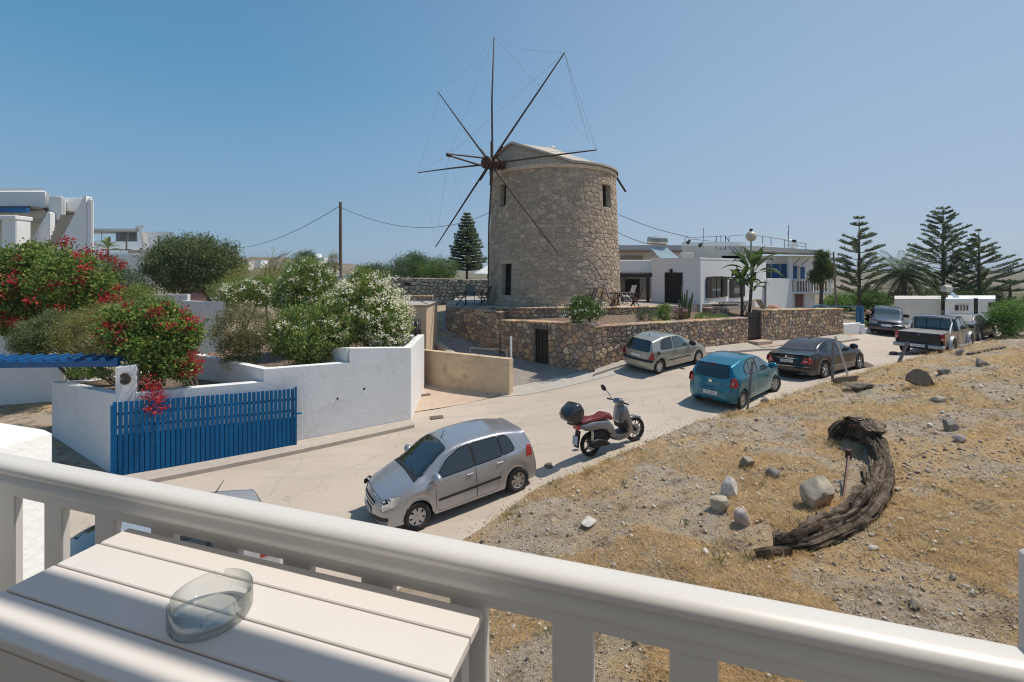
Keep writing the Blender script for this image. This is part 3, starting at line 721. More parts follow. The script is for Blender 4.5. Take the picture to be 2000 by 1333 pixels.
# terrace floor and planting bed soil between lower and upper walls
M_floor = mat('terrace_paving', (.42,.36,.30), .9, noise_scale=3, noise_amt=.12, bump=.004)
M_soil = mat('garden_soil', (.27,.20,.145), .97, noise_scale=7, noise_amt=.25, bump=.03, bump_scale=9, spec=.1)
fl = MB(); 
poly = [(-3.3,24.7),(.4,22.75),(4.5,22.55),(8.3,24.4),(12.6,26.6),(16,30),(14,40),(-2,42),(-4,33),(-3.7,28.5)]
fl.prism(poly, -3.4, -1.93); fl.build('terrace_floor', M_floor, kind='structure')
bed = MB(); bed.prism([(-.5,22.3),(3.3,18.3),(11.4,22.6),(12.3,23.1),(18.8,26.3),(15.5,30.5),(8.2,24.2),(4.6,22.3),(.3,22.5)], -4.4, 0, tops=[-2.55,-2.45,-2.5,-2.45,-2.6,-2.4,-2.3,-2.2,-2.4], bots=[-4.4]*9)
bed.build('planting_bed', M_soil, kind='structure')
# wooden gate and steps in the terrace wall
gp = Vector(((B1[0]+B2a[0])/2, (B1[1]+B2a[1])/2, 0)); gang = atan2(B2a[1]-B1[1], B2a[0]-B1[0]); gw = sqrt((B2a[0]-B1[0])**2+(B2a[1]-B1[1])**2)
g0, g1 = zt(0,665,22.4), zt(0,611,22.4)
gt = thing('wooden_gate', 'dark brown plank gate in the stone wall with two stone steps', 'gate', (gp.x, gp.y, g0))
gd = Vector((cos(gang), sin(gang), 0)); gn = Vector((gd.y, -gd.x, 0))
for k in range(7):
    m = MB(); q = gp+gd*(k-3)*gw/7-gn*.1; m.box(q.x, q.y, (g0+g1)/2, gw/7-.012, .035, g1-g0, rz=gang); m.build('plank', M_darkwood, gt)
for z_ in (g0+.2, g1-.2):
    m = MB(); q = gp-gn*.065; m.box(q.x, q.y, z_, gw-.04, .03, .09, rz=gang); m.build('rail', M_darkwood, gt)
st = thing('stone_steps', 'two low stone steps leading up to the dark wooden gate', 'steps', (gp.x, gp.y, g0-.3))
for k, (o_, wd, zz) in enumerate(((.30, 1.1, -.0), (.62, 1.7, -.17))):
    m = MB(); q = gp+gn*o_+gd*(.15*k); m.box(q.x, q.y, g0-.1+zz, wd, .55, .22, rz=gang, bev=.02, tint=(1.05,.95,.9)); m.build('step', M_wallst, st)
# kerb and pavement strip along the wall
M_kerb = mat('kerb_concrete', (.47,.42,.355), .9, noise_scale=8, noise_amt=.12, bump=.006, bump_scale=30, dirt=(4, (.3,.26,.22), .55, .75, .5))
def strip(name, L, Rr, h=.0, m=M_kerb, drop=.14, n=60, **k):
    """raised strip between two plan polylines, following the ground"""
    Lp = _resamp(L, n); Rp = _resamp(Rr, n); vs = []; fs = []
    zl = Gn(Lp[:, 0], Lp[:, 1])+h; zr = Gn(Rp[:, 0], Rp[:, 1])+h
    for i_ in range(n):
        vs += [(Lp[i_][0], Lp[i_][1], zl[i_]-drop), (Lp[i_][0], Lp[i_][1], zl[i_]), (Rp[i_][0], Rp[i_][1], zr[i_]), (Rp[i_][0], Rp[i_][1], zr[i_]-drop)]
    for i_ in range(n-1):
        a = i_*4; b = a+4; fs += [(a, b, b+1, a+1), (a+1, b+1, b+2, a+2), (a+2, b+2, b+3, a+3)]
    fs += [(0, 1, 2, 3), (4*n-1, 4*n-2, 4*n-3, 4*n-4)]
    fs = [f[::-1] for f in fs]
    mb = MB(); mb.add(vs, fs); return mb.build(name, m, **k)
strip('pavement', [(3.3,17.95),(7.3,20.05),(11.4,22.2),(12.6,22.8),(18.7,25.8)], [(3.1,17.35),(7.5,19.35),(11.6,21.2),(12.9,21.7),(19,24.9)], .10, kind='structure')
# ================================================================== lane kerb, beige wall, wooden door, beige house pillar
M_beige = mat('beige_render', (.66,.51,.34), .9, noise_scale=1.8, noise_amt=.10, bump=.004, bump_scale=14, dirt=(1.3, (.34,.235,.15), .55, .68, .75), spec=.2)
M_beige2 = mat('peach_render', (.66,.51,.35), .9, noise_scale=2, noise_amt=.05, bump=.003, bump_scale=14, spec=.2)
a = WZ(822,749,-4.75); b = WZ(995,774,-4.65)
za_, zb_ = zt(0,684,a.y), zt(0,702,b.y)
bw = MB(); dd = (b-a); dd.z = 0; dd.normalize(); nn = Vector((-dd.y, dd.x, 0))*.26
bw.prism([(a.x, a.y), (b.x, b.y), (b.x+nn.x, b.y+nn.y), (a.x+nn.x, a.y+nn.y)], 0, 0, tops=[za_, zb_, zb_, za_], bots=[-5.1]*4)
bw.build('beige_wall', M_beige, label='low stained beige rendered wall beside the tiled forecourt', cat='wall')
# forecourt
M_court = mat('forecourt_concrete', (.56,.43,.33), .88, noise_scale=2.5, noise_amt=.08, bump=.003, dirt=(2, (.42,.32,.25), .5, .75, .5))
fc = MB(); 
def patch(name, poly, m, h, res=.35, kind='structure'):
    P_ = np.array(poly, float); x0, y0 = P_.min(0); x1, y1 = P_.max(0); import bmesh
    bm = bmesh.new(); vs = [bm.verts.new((p[0], p[1], 0)) for p in poly]; f = bm.faces.new(vs)
    bmesh.ops.triangulate(bm, faces=[f])
    for ax, lo, hi in ((0, x0, x1), (1, y0, y1)):
        k = lo+res
        while k < hi:
            co = [0, 0, 0]; co[ax] = k; no = [0, 0, 0]; no[ax] = 1
            bmesh.ops.bisect_plane(bm, geom=bm.verts[:]+bm.edges[:]+bm.faces[:], plane_co=co, plane_no=no); k += res
    xs = np.array([v.co.x for v in bm.verts]); ys = np.array([v.co.y for v in bm.verts]); zz = Gn(xs, ys)+h
    for v, z in zip(bm.verts, zz): v.co.z = z
    bm.normal_update()
    for f in bm.faces:
        if f.normal.z < 0: f.normal_flip()
    me = bpy.data.meshes.new(name); bm.to_mesh(me); bm.free(); me.materials.append(m); return link(me, name, kind=kind)
patch('forecourt', [(-3.45,15.5),(-1.6,16.25),(-.35,16.95),(-3.7,19.6),(-4.3,20),(-4.2,17.5)], M_court, .012)
M_pad = mat('new_concrete', (.50,.455,.39), .9, noise_scale=2, noise_amt=.06, bump=.004, bump_scale=40, dirt=(1.5, (.38,.33,.27), .55, .75, .4))
patch('concrete_apron', [(-.45,16.7),(.5,16.55),(1.9,16.75),(3.6,17.1),(6.0,18.2),(5.8,18.9),(3.3,17.95),(2.2,18.6),(.2,18.5),(-.3,17.6)], M_pad, .017)
# rising lane surface and its kerb
M_lane = mat('lane_concrete', (.36,.315,.27), .92, noise_scale=1.4, noise_amt=.12, bump=.005, bump_scale=35, dirt=(2.3, (.26,.22,.18), .5, .7, .6))
strip('lane', [(.0,17.7),(-.9,19.2),(-2.0,20.7),(-3.3,22.2),(-4.8,24.0),(-5.8,27),(-5.5,33)], [(3.0,18.1),(1.8,19.6),(.6,21.1),(-.7,22.2),(-2.2,23.4),(-3.6,24.8),(-3.9,30)], .02, M_lane, drop=.1, kind='structure')
strip('lane_kerb', [(-.25,17.75),(-1.15,19.3),(-2.3,20.8),(-3.6,22.3),(-5.1,24.0),(-6.1,27)], [(0,17.85),(-.9,19.4),(-2.05,20.95),(-3.35,22.45),(-4.85,24.2),(-5.85,27)], .22, M_kerb, drop=.9, kind='structure')
# posts by the lane
def pole_thing(name, label, cat, p, q, r, m, n=10, r1=None):
    mb = MB(); mb.tube([p, q], [r, r1 or r], n); return mb.build(name, m, label=label, cat=cat, smooth=False)
M_white_paint = mat('white_paint', (.78,.78,.76), .5, noise_scale=8, noise_amt=.05)
M_galv = mat('galvanised_steel', (.42,.42,.41), .5, metal=.7, noise_scale=14, noise_amt=.15)
pole_thing('post', 'white round post standing by the beige wall end', 'post', W(998,738,17.6), W(998,658,17.6), .045, M_white_paint)
pole_thing('post', 'thin black iron rod left of the white post', 'post', W(977,705,18.4), W(977,655,18.4), .025, M_black)
mb = MB(); mb.tube([W(918,718,20.2), W(918,680,20.2)], .04, 8); mb.tube([W(918,680,20.2), W(990,684,18.6)], .03, 8); mb.tube([W(990,684,18.6), W(990,712,18.6)], .04, 8)
mb.build('railing', M_galv, label='low grey pipe railing at the lane edge behind the beige wall', cat='railing')
# wooden side gate seen almost edge-on, and the peach house corner with barred window
M_oldwood = mat('grey_brown_boards', (.15,.115,.085), .85, noise_scale=9, noise_amt=.3, stretch=(3, 3, .3), bump=.004)
ga = W(803,748,19.1); gb = W(823,748,19.4)
sg = thing('side_gate', 'tall weathered grey board gate between white wall and beige wall', 'gate', tuple(ga))
for k in range(4):
    m = MB(); m.box(ga.x+.05+k*.11, ga.y-.0, (zt(0,748,19.1)+zt(0,643,19.1))/2-.1, .10, .04, zt(0,643,19.1)-zt(0,748,19.1)+.2); m.build('board', M_oldwood, sg)
ho = thing('house', 'peach rendered house corner with a small barred window by the lane', 'house', (-5.2, 21, -4.8))
hp0 = W(833,0,20.4).x; hp1 = W(765,0,20.4).x
m = MB(); m.box((hp0+hp1-3)/2, 21.9, (zt(0,598,20.4)-5)/2-.0, hp0-hp1+3, 3.0, zt(0,598,20.4)+5, bev=.02); m.build('wall', M_beige2, ho)
m = MB(); m.box((hp0+hp1-3)/2, 21.9, zt(0,598,20.4)+.03, hp0-hp1+3.14, 3.1, .06, bev=.02); m.build('roof_slab', M_kerb, ho)
wx0, wx1 = W(784,0,20.4).x, W(820,0,20.4).x; wz0, wz1 = zt(0,652,20.38), zt(0,626,20.38)
m = MB(); m.box((wx0+wx1)/2, 20.385, (wz0+wz1)/2, wx1-wx0, .02, wz1-wz0); wi = m.build('window', M_glass_dark, ho)
m = MB()
for z_ in (wz0, wz1): m.box((wx0+wx1)/2, 20.36, z_, wx1-wx0+.12, .06, .07)
for x_ in (wx0, wx1): m.box(x_, 20.36, (wz0+wz1)/2, .07, .055, wz1-wz0-.07)
m.build('frame', mat('mauve_frame', (.33,.27,.26), .7), wi)
for k in range(5):
    m = MB(); x_ = wx0+(wx1-wx0)*(k+.5)/5; m.tube([(x_, 20.34, wz0), (x_, 20.34, wz1)], .014, 6); m.build('bar', M_white_paint, wi)
# ================================================================== garden wall with blue slat fence, planter
GL = WZ(226,931,-5.1); GR = WZ(576,869,-5.0); GE = WZ(801,813,-4.85)
gdv = (GR-GL); gdv.z = 0; gdv.normalize(); gnn = Vector((gdv.y, -gdv.x, 0))
GEx = GL+gdv*((GE-GL).dot(gdv)); BK = -gnn
def ztp(px, py, p): return zt(px, py, p.y)
gw_ = MB()
pA = GL; pB = GL+gdv*.42
def at_px(px): return Vector((GL.x, GL.y, 0))+gdv*along(None, GL, gdv, px)
p515, p683 = at_px(515), at_px(683); pend = at_px(801)
th = .28
def seg(p, q, z0, z1, mb, zb=-5.6, t=th):
    a_ = Vector((p.x, p.y, 0)); b_ = Vector((q.x, q.y, 0)); c__ = BK*t
    mb.prism([(a_.x, a_.y), (b_.x, b_.y), (b_.x+c__.x, b_.y+c__.y), (a_.x+c__.x, a_.y+c__.y)], 0, 0, tops=[z0, z1, z1, z0], bots=[zb]*4)
root_w = thing('garden_wall', 'long white garden wall behind the blue slats stepping up to the right', 'wall', (GL.x, GL.y, -5.1))
for (p, q, y0, y1) in ((at_px(264), at_px(515.2), 768, 747), (p515, at_px(683.2), 722, 709), (p683, pend, 681, 680)):
    m = MB(); seg(p, q, ztp(0, y0, p), ztp(0, y1, q), m); m.build('wall_section', M_white, root_w)
pil = MB(); seg(at_px(225.5), at_px(266), ztp(0,719,GL), ztp(0,717,GL), pil, t=.36); pil.build('pillar', M_white, root_w)
m = MB()   # weep holes
for px, py in ((711,760),(659,779)):
    q = at_px(px)+gnn*.004; m.lathe([(.035, 0), (.035, .01)], 10, (0, 0, 0), 'y'); 
    m.v = [(v[0]+q.x, v[1]+q.y-.008, v[2]+zt(0,py,q.y)) if i_ >= len(m.v)-20 else v for i_, v in enumerate(m.v)]
m.build('weep_hole', M_dark, root_w)
# plaque
q = at_px(246)+gnn*.02; m = MB(); m.lathe([(0, -.012), (.06, -.03), (.08, -.014), (.10, -.03), (.145, -.035), (.15, -.02), (.13, 0)], 20, (q.x, q.y, zt(0,740,q.y)), 'y')
m.build('round_plaque', mat('bronze_clay', (.13,.10,.075), .7, noise_scale=30, noise_amt=.3, bump=.004, bump_scale=60), label='round dark ornament hung on the white pillar above the blue fence', cat='ornament')
# planter wall to the left, rounded far corner
PL = WZ(108,842,-4.95)
pw = MB(); path = [Vector((GL.x, GL.y, 0)), Vector((PL.x+.25, PL.y-.35, 0)), Vector((PL.x+.05, PL.y-.05, 0)), Vector((PL.x+.05, PL.y+.35, 0)), Vector((PL.x+.4, PL.y+.75, 0)), Vector((PL.x+2.2, PL.y+2.2, 0))]
tops = [zt(0,771,GL.y), zt(0,747,path[1].y), zt(0,745,path[2].y), zt(0,744,path[3].y), zt(0,742,path[4].y), -3.4]
for i_ in range(len(path)-1):
    a_, b_ = path[i_], path[i_+1]; dd_ = (b_-a_).normalized(); c__ = Vector((dd_.y, -dd_.x, 0))*.24
    pw.prism([(a_.x, a_.y), (b_.x, b_.y), (b_.x+c__.x, b_.y+c__.y), (a_.x+c__.x, a_.y+c__.y)], 0, 0, tops=[tops[i_], tops[i_+1], tops[i_+1], tops[i_]], bots=[-5.6]*4)
pw.build('planter_wall', M_white, label='white planter wall with rounded end facing the sandy drive', cat='wall')
# garden soil
m = MB(); m.prism([(pend.x-.26, pend.y+.1), (pend.x-.005, pend.y+.15), (pend.x-.3, 18.4), (pend.x-.55, 18.35)], 0, 0, tops=[ztp(0,681,pend)]*2+[-2.6]*2, bots=[-5.3]*4); m.build('end_wall', M_white, root_w)
gs = MB()
gp_ = [(GL.x+.1, GL.y+.15), (pend.x-.15, pend.y+.1), (pend.x-.4, 18.3), (-4.8, 20.2), (-9, 20.5), (-12.6, 17.5), (PL.x+.6, PL.y+.9), (PL.x+.2, PL.y)]
gs.prism(gp_, 0, 0, tops=[-3.6, -3.0, -2.9, -2.9, -3.1, -3.3, -3.55, -3.6], bots=[-5.4]*8); gs.build('garden_soil', M_soil, kind='structure')
# inner low white walls of the beds
def lowwall(p, q, t0, t1, lab, thick=.2, zb=-5, m_=M_white, name='garden_wall'):
    mb = MB(); a_ = Vector((p[0], p[1], 0)); b_ = Vector((q[0], q[1], 0)); d_ = (b_-a_).normalized(); c__ = Vector((-d_.y, d_.x, 0))*thick
    mb.prism([(a_.x, a_.y), (b_.x, b_.y), (b_.x+c__.x, b_.y+c__.y), (a_.x+c__.x, a_.y+c__.y)], 0, 0, tops=[t0, t1, t1, t0], bots=[zb]*4)
    return mb.build(name, m_, label=lab, cat='wall')
q1 = W(380,693,14.2); q2 = W(518,722,12.75)
lowwall((q1.x, q1.y), (q2.x, q2.y), q1.z, q2.z, 'low white bed edging wall running back from the step')
q3 = W(625,681,15.2)
lowwall((p683.x, p683.y+.25), (q3.x, q3.y), zt(0,681,p683.y), q3.z, 'short white return wall behind the highest wall section')
q4, q5 = W(270,576,22), W(366,574,22); lowwall((q4.x, 22), (q5.x, 22), q4.z, zt(0,575,22), 'white garden parapet behind the red flowered bushes')
q6, q7 = W(355,588,20.8), W(432,590,20.3); lowwall((q6.x, 20.8), (q7.x+.1, 20.2), q6.z, q7.z, 'lower white parapet in front of the olive tree')
q8, q9 = W(0,640,17.5), W(36,640,17.5); lowwall((q8.x-4, 17.5), (q9.x, 17.5), zt(0,636,17.5), zt(0,636,17.5), 'white wall below the big red bougainvillea at left', zb=-5)
q8, q9 = W(-80,712,15.8), W(120,712,16.6); lowwall((q8.x, 15.8), (q9.x, 16.6), zt(0,700,15.8), zt(0,700,16.6), 'low white kerb wall across the sandy drive')
q8 = W(770,655,18); m = MB(); m.box(q8.x+.3, 18, zt(0,655,18)-.8, .9, .3, 1.6, bev=.03); m.build('garden_wall', M_white, label='small white wall stub at the end of the oleander bed', cat='wall')
# pavement in front of the garden wall
o1 = GL+gnn*.0; 
strip('pavement', [(GL.x-1.5, GL.y-1.0), tuple((GL+gnn*.01)[:2]), tuple((GR+gnn*.01)[:2]), tuple((pend+gnn*.01)[:2])], [(GL.x-1.0, GL.y-1.9), tuple((GL+gnn*.95)[:2]), tuple((GR+gnn*.75)[:2]), tuple((pend+gnn*.55)[:2])], .11, mat('pavement_concrete', (.50,.43,.36), .9, noise_scale=5, noise_amt=.08, bump=.005, bump_scale=30), kind='structure')
# ---- blue slat fence
M_blue = mat('blue_gloss_paint', (.003,.125,.31), .5, noise_scale=5, noise_amt=.12, spec=.2, rand=.10, bump=.001, bump_scale=20)
M_blue2 = mat('blue_paint', (.012,.12,.33), .5, noise_scale=5, noise_amt=.1)
ft = thing('slat_fence', 'tall blue painted vertical slat gate against the white garden wall', 'gate', (GL.x, GL.y, -5.1))
fl0 = along(None, GL, gdv, 227); fl1 = along(None, GL, gdv, 575); NS = 38; pitch = (fl1-fl0)/NS
base0 = Vector((GL.x, GL.y, 0))+gnn*.30; fang = atan2(gdv.y, gdv.x)
for k in range(NS):
    u = fl0+pitch*(k+.5); s = (k+.5)/NS; p = base0+gdv*u
    zb = zt(0, 929-(929-869)*s, (p-gnn*.30).y); ztop = zt(0, 786-(786-759)*s, p.y)
    split = zt(0, 866-(866-800)*s*.0-35*s, p.y)
    m = MB(); wv_ = U(-.004, .004)
    m.box(p.x, p.y, (zb+ztop)/2+wv_, pitch*.77, .022, ztop-zb, rz=fang, bev=.003); m.build('slat', M_blue, ft)
for (yl, yr, h) in ((822,800,.035), (828+3,806+5,.0)): pass
for off in (.30, .62, 1.35):
    m = MB(); a_ = base0+gdv*fl0-gnn*.03; b_ = base0+gdv*fl1-gnn*.03
    m.beam((a_.x, a_.y, zt(0,786,a_.y)-off), (b_.x, b_.y, zt(0,759,b_.y)-off), .035, .06); m.build('rail', M_blue, ft)
m = MB(); a_ = base0+gdv*fl0-gnn*.02; b_ = base0+gdv*fl1-gnn*.02     # lower boarding closes the gaps
zA, zB = zt(0,786,a_.y), zt(0,759,b_.y); 
m.add([(a_.x, a_.y, -5.0), (b_.x, b_.y, -4.92), (b_.x, b_.y, zB-.80), (a_.x, a_.y, zA-.80)], [(0, 1, 2, 3)]); m.build('backing_board', M_blue, ft)
for px in (227.5, 577):
    m = MB(); p = base0+gdv*along(None, GL, gdv, px); m.box(p.x, p.y, (zt(0,930 if px < 300 else 868,p.y)+zt(0,786 if px < 300 else 757,p.y))/2, .06, .06, 1.62, rz=fang); m.build('post', M_blue, ft)
p = base0+gdv*along(None, GL, gdv, 581); m = MB(); m.beam(p-gdv*.12+Vector((0,0,zt(0,808,p.y))), p+gdv*.10+Vector((0,0,zt(0,808,p.y))), .03, .04); m.build('latch', M_blue, ft)
# ---- blue pergola over the drive
pg = thing('pergola', 'blue timber pergola beam with short rafters over the drive', 'pergola', (-12.5, 12.2, -5))
bz = -2.38
ba = W(-140,722,11.9); bb = W(232,707,11.6)
m = MB(); m.beam((ba.x, ba.y, bz-.12), (bb.x, bb.y, bz+.0), .07, .15); m.build('beam', M_blue2, pg)
ba2 = Vector((ba.x-.5, ba.y+1.1, 0)); bb2 = Vector((bb.x-.1, bb.y+1.1, 0))
for k in range(15):
    s = k/14; p = ba.lerp(bb, s); m = MB(); zz = bz-.12+.12*s
    m.beam((p.x, p.y-.12, zz+.11), (p.x-.12, p.y+.62, zz+.13), .07, .09); m.build('rafter', M_blue2, pg)
m = MB(); m.beam((ba.x-.1, ba.y+.55, bz-.12), (bb.x-.1, bb.y+.55, bz+.0), .06, .10); m.build('beam', M_blue2, pg)
m = MB(); m.box(ba.x+.1, ba.y, -3.7, .12, .12, 2.5); m.build('post', M_blue2, pg)
# ================================================================== balcony: white rail, balusters, folding table, ashtray, slatted roof
M_rail = mat('cream_gloss_paint', (.68,.655,.615), .38, noise_scale=3, noise_amt=.02, spec=.5)
M_table = mat('white_table_paint', (.70,.655,.61), .45, noise_scale=3, noise_amt=.015, spec=.4)
RD = Vector((.955, -.2966, 0)).normalized(); RN = Vector((-RD.y, RD.x, 0)) # RN points away from the camera
RP0 = Vector((-.341, 1.010, -.55))           # far top edge of the rail
def rp(s, n, z): return RP0+RD*s+RN*n+Vector((0, 0, z))
rail = thing('balcony_railing', 'cream painted balcony railing with a rounded handrail', 'railing', tuple(rp(0, 0, -.6)))
def sweep(mb, prof, s0, s1, steps=1):
    vs = []; n = len(prof)
    for k in range(steps+1):
        s = s0+(s1-s0)*k/steps; vs += [rp(s, a, b) for a, b in prof]
    fs = [(k*n+i_, k*n+(i_+1) % n, (k+1)*n+(i_+1) % n, (k+1)*n+i_) for k in range(steps) for i_ in range(n)]
    fs += [tuple(range(n-1, -1, -1)), tuple(range(steps*n, (steps+1)*n))]
    mb.add(vs, [f[::-1] for f in fs])
# handrail section: (n, z), n=0 far edge, negative towards the camera
prof = [(0,-.014),(-.003,-.004),(-.010,0.0),(-.036,.0),(-.048,-.002),(-.057,-.008),(-.061,-.016),(-.061,-.024),(-.056,-.030),(-.046,-.033),(-.041,-.038),(-.042,-.046),(-.050,-.052),(-.052,-.060),(-.050,-.068),(-.004,-.068),(-.004,-.041),(0,-.034)]
s_l, s_r = -1.27, 1.15
m = MB(); sweep(m, prof, s_l, s_r); o = m.build('handrail', M_rail, rail); smooth_angle(o, 50)
m = MB(); sweep(m, [(-.008,-.070),(-.040,-.070),(-.040,-.099),(-.008,-.099)], s_l, s_r); m.build('top_rail', M_rail, rail)
m = MB(); sweep(m, [(-.004,-.93),(-.046,-.93),(-.046,-.99),(-.004,-.99)], s_l, s_r); m.build('bottom_rail', M_rail, rail)
# balusters
sb = along(None, rp(0, -.035, 0), RD, 1118)
k0 = sb-.2075*10
for k in range(17):
    s = k0+.2075*k
    if s < s_l+.02 or s > s_r: continue
    m = MB(); c_ = rp(s, -.024, -.515); m.box(c_.x, c_.y, c_.z, .078, .020, .84, rz=atan2(RD.y, RD.x), bev=.003); m.build('baluster', M_rail, rail)
# end pillar left (white plaster) and right post
pc = Vector((-1.655, 1.65, 0))-RD*.5-RN*.45; m = MB(); m.box(pc.x, pc.y, -3.1, 1.0, .9, 5.05, rz=atan2(RD.y, RD.x), bev=.02)
o = m.build('wall_pier', mat('rough_whitewash', (.80,.79,.77), .9, noise_scale=3, noise_amt=.02, bump=.006, bump_scale=28), label='white plastered balcony pier at the left end of the railing', cat='wall'); smooth_angle(o, 50)
m = MB(); c_ = rp(s_r+.058, .02, 0); m.box(c_.x+.012, c_.y+.0, -.90, .085, .085, .92, rz=atan2(RD.y, RD.x), bev=.004); m.build('corner_post', M_rail, label='white square corner post at the right end of the railing', cat='post')
# ---- table
TB = Vector((-.95, 1.133, -.64)); TL = .938; TN = -RN
TD = (Vector((-.055, .859, 0))-Vector((-.95, 1.133, 0))).normalized(); TNn = Vector((TD.y, -TD.x, 0))
tab = thing('folding_table', 'white slatted wooden table hooked to the balcony railing', 'table', tuple(TB))
tang = atan2(TD.y, TD.x)
edges = [0, .0675, .149, .231, .312]
for k in range(4):
    w = edges[k+1]-edges[k]-.0035; c_ = TB+TD*TL/2+TNn*((edges[k]+edges[k+1])/2)
    m = MB(); m.box(c_.x, c_.y, c_.z-.009, TL, w, .018, rz=tang, bev=.002); m.build('board', M_table, tab)
M_groove = mat('table_batten', (.42,.38,.34), .7)
for u in (.1, .47, .84):
    m = MB(); c_ = TB+TD*u+TNn*.155; m.box(c_.x, c_.y, c_.z-.026, .05, .30, .016, rz=tang); m.build('batten', M_groove, tab)
m = MB(); c_ = TB+TD*TL/2+TNn*.155
m.box(c_.x, c_.y, c_.z-.0195, TL-.004, .308, .002, rz=tang); m.build('under_panel', M_groove, tab)
for s_ in (.012, .298):
    m = MB(); c_ = TB+TD*TL/2+TNn*s_; m.box(c_.x, c_.y, c_.z-.05, TL-.06, .02, .055, rz=tang); m.build('apron', M_table, tab)
for u in (.04, TL-.04):
    m = MB(); m.beam(TB+TD*u+TNn*.02+Vector((0, 0, -.06)), TB+TD*u+TNn*.02+Vector((0, 0, -.55)), .035, .022, up=TD); m.build('leg', M_table, tab)
    m = MB(); m.beam(TB+TD*u+TNn*.27+Vector((0, 0, -.05)), TB+TD*u+TNn*.03+Vector((0, 0, -.42)), .03, .02, up=TD); m.build('brace', M_table, tab)
# ---- ashtray
M_ash = bpy.data.materials.new('clear_glass'); M_ash.use_nodes = True; _n = M_ash.node_tree; _n.nodes.clear(); _L = _n.links.new
_o = _n.nodes.new('ShaderNodeOutputMaterial'); _t = _n.nodes.new('ShaderNodeBsdfTransparent'); _g = _n.nodes.new('ShaderNodeBsdfGlossy'); _g.inputs['Roughness'].default_value = .02
_lw = _n.nodes.new('ShaderNodeLayerWeight'); _lw.inputs['Blend'].default_value = .5
_p = _n.nodes.new('ShaderNodeMath'); _p.operation = 'POWER'; _p.inputs[1].default_value = 2.2; _L(_lw.outputs['Facing'], _p.inputs[0])
_c = _n.nodes.new('ShaderNodeMix'); _c.data_type = 'RGBA'; _c.inputs['A'].default_value = (.985,.995,.99,1); _c.inputs['B'].default_value = (.26,.32,.30,1); _L(_p.outputs[0], _c.inputs['Factor']); _L(_c.outputs['Result'], _t.inputs['Color'])
_q = _n.nodes.new('ShaderNodeMath'); _q.operation = 'MULTIPLY_ADD'; _q.inputs[1].default_value = .55; _q.inputs[2].default_value = .10; _L(_p.outputs[0], _q.inputs[0])
_m2_ = _n.nodes.new('ShaderNodeMixShader'); _L(_q.outputs[0], _m2_.inputs[0]); _L(_t.outputs[0], _m2_.inputs[1]); _L(_g.outputs[0], _m2_.inputs[2]); _L(_m2_.outputs[0], _o.inputs['Surface'])
ac = WZ(413,1204,-.64); n = 168; vs = []; RO, HT = .067, .045
def notch(a):
    v = 0
    for k in range(4):
        d_ = abs((a-(radians(20)+k*pi/2)+pi) % (2*pi)-pi); v = max(v, 1-min(1, (d_/.115)**4))
    return v
rings = 12
for k in range(n):
    a = 2*pi*k/n; h = HT-.013*notch(a)
    pr = [(RO*.90, 0), (RO*.965, .0022), (RO, .008), (RO*1.0, h-.002), (RO*.985, h), (RO*.960, h), (RO*.945, h-.002), (RO*.93, .0125), (RO*.86, .0085), (RO*.62, .0072), (RO*.3, .0068)]
    for r, z in pr: vs.append((ac.x+r*cos(a), ac.y+r*sin(a), -.6395+z))
np_ = 11; fs = []
for k in range(n):
    j = (k+1) % n
    for i_ in range(np_-1): fs.append((k*np_+i_, j*np_+i_, j*np_+i_+1, k*np_+i_+1))
vs.append((ac.x, ac.y, -.6395+.0067)); vs.append((ac.x, ac.y, -.6395))
for k in range(n):
    j = (k+1) % n; fs.append((k*np_+np_-1, j*np_+np_-1, len(vs)-2)); fs.append((j*np_, k*np_, len(vs)-1))
m = MB(); m.add(vs, [f[::-1] for f in fs]); o = m.build('ashtray', M_ash, label='round clear glass ashtray with four notches on the white table', cat='ashtray'); import bmesh as _bm; bb_ = _bm.new(); bb_.from_mesh(o.data); _bm.ops.recalc_face_normals(bb_, faces=bb_.faces); bb_.to_mesh(o.data); bb_.free(); smooth_angle(o, 45)
# ---- slatted roof of the balcony, outside the frame, whose slats shade the table
roof_t = thing('slatted_roof', 'white slatted shade roof over the balcony', 'pergola', (0, 0, 1.5))
HR = 1.45; off = SUNV*((HR+.64)/SUNV.z)
for k in range(14):
    n0 = .17+.117*k; p = TB+TNn*(n0+.04)+TD*.3+off; p.z = HR
    m = MB(); m.beam(p-TD*2.4, p+TD*2.0, .08, .03); m.build('slat', M_rail, roof_t)
for u in (-2.2, 1.9):
    a_ = TB+TNn*.17+TD*(u+.2)+off; b__ = a_+TNn*1.7; m = MB(); m.beam((a_.x, a_.y, HR+.06), (b__.x, b__.y, HR+.06), .06, .09); m.build('beam', M_rail, roof_t)
m = MB(); c_ = TB+TNn*1.55+off; m.box(c_.x, c_.y, HR+.14, 4.6, 1.5, .05, rz=tang); m.build('roof_panel', M_rail, roof_t)
# balcony floor
m = MB(); c_ = rp(-.1, -1.0, -1.02); m.box(c_.x, c_.y, -1.68, 3.0, 1.95, .16, rz=atan2(RD.y, RD.x)); m.build('balcony_floor', mat('floor_tile', (.26,.22,.18), .6, noise_scale=3, noise_amt=.1), kind='structure')
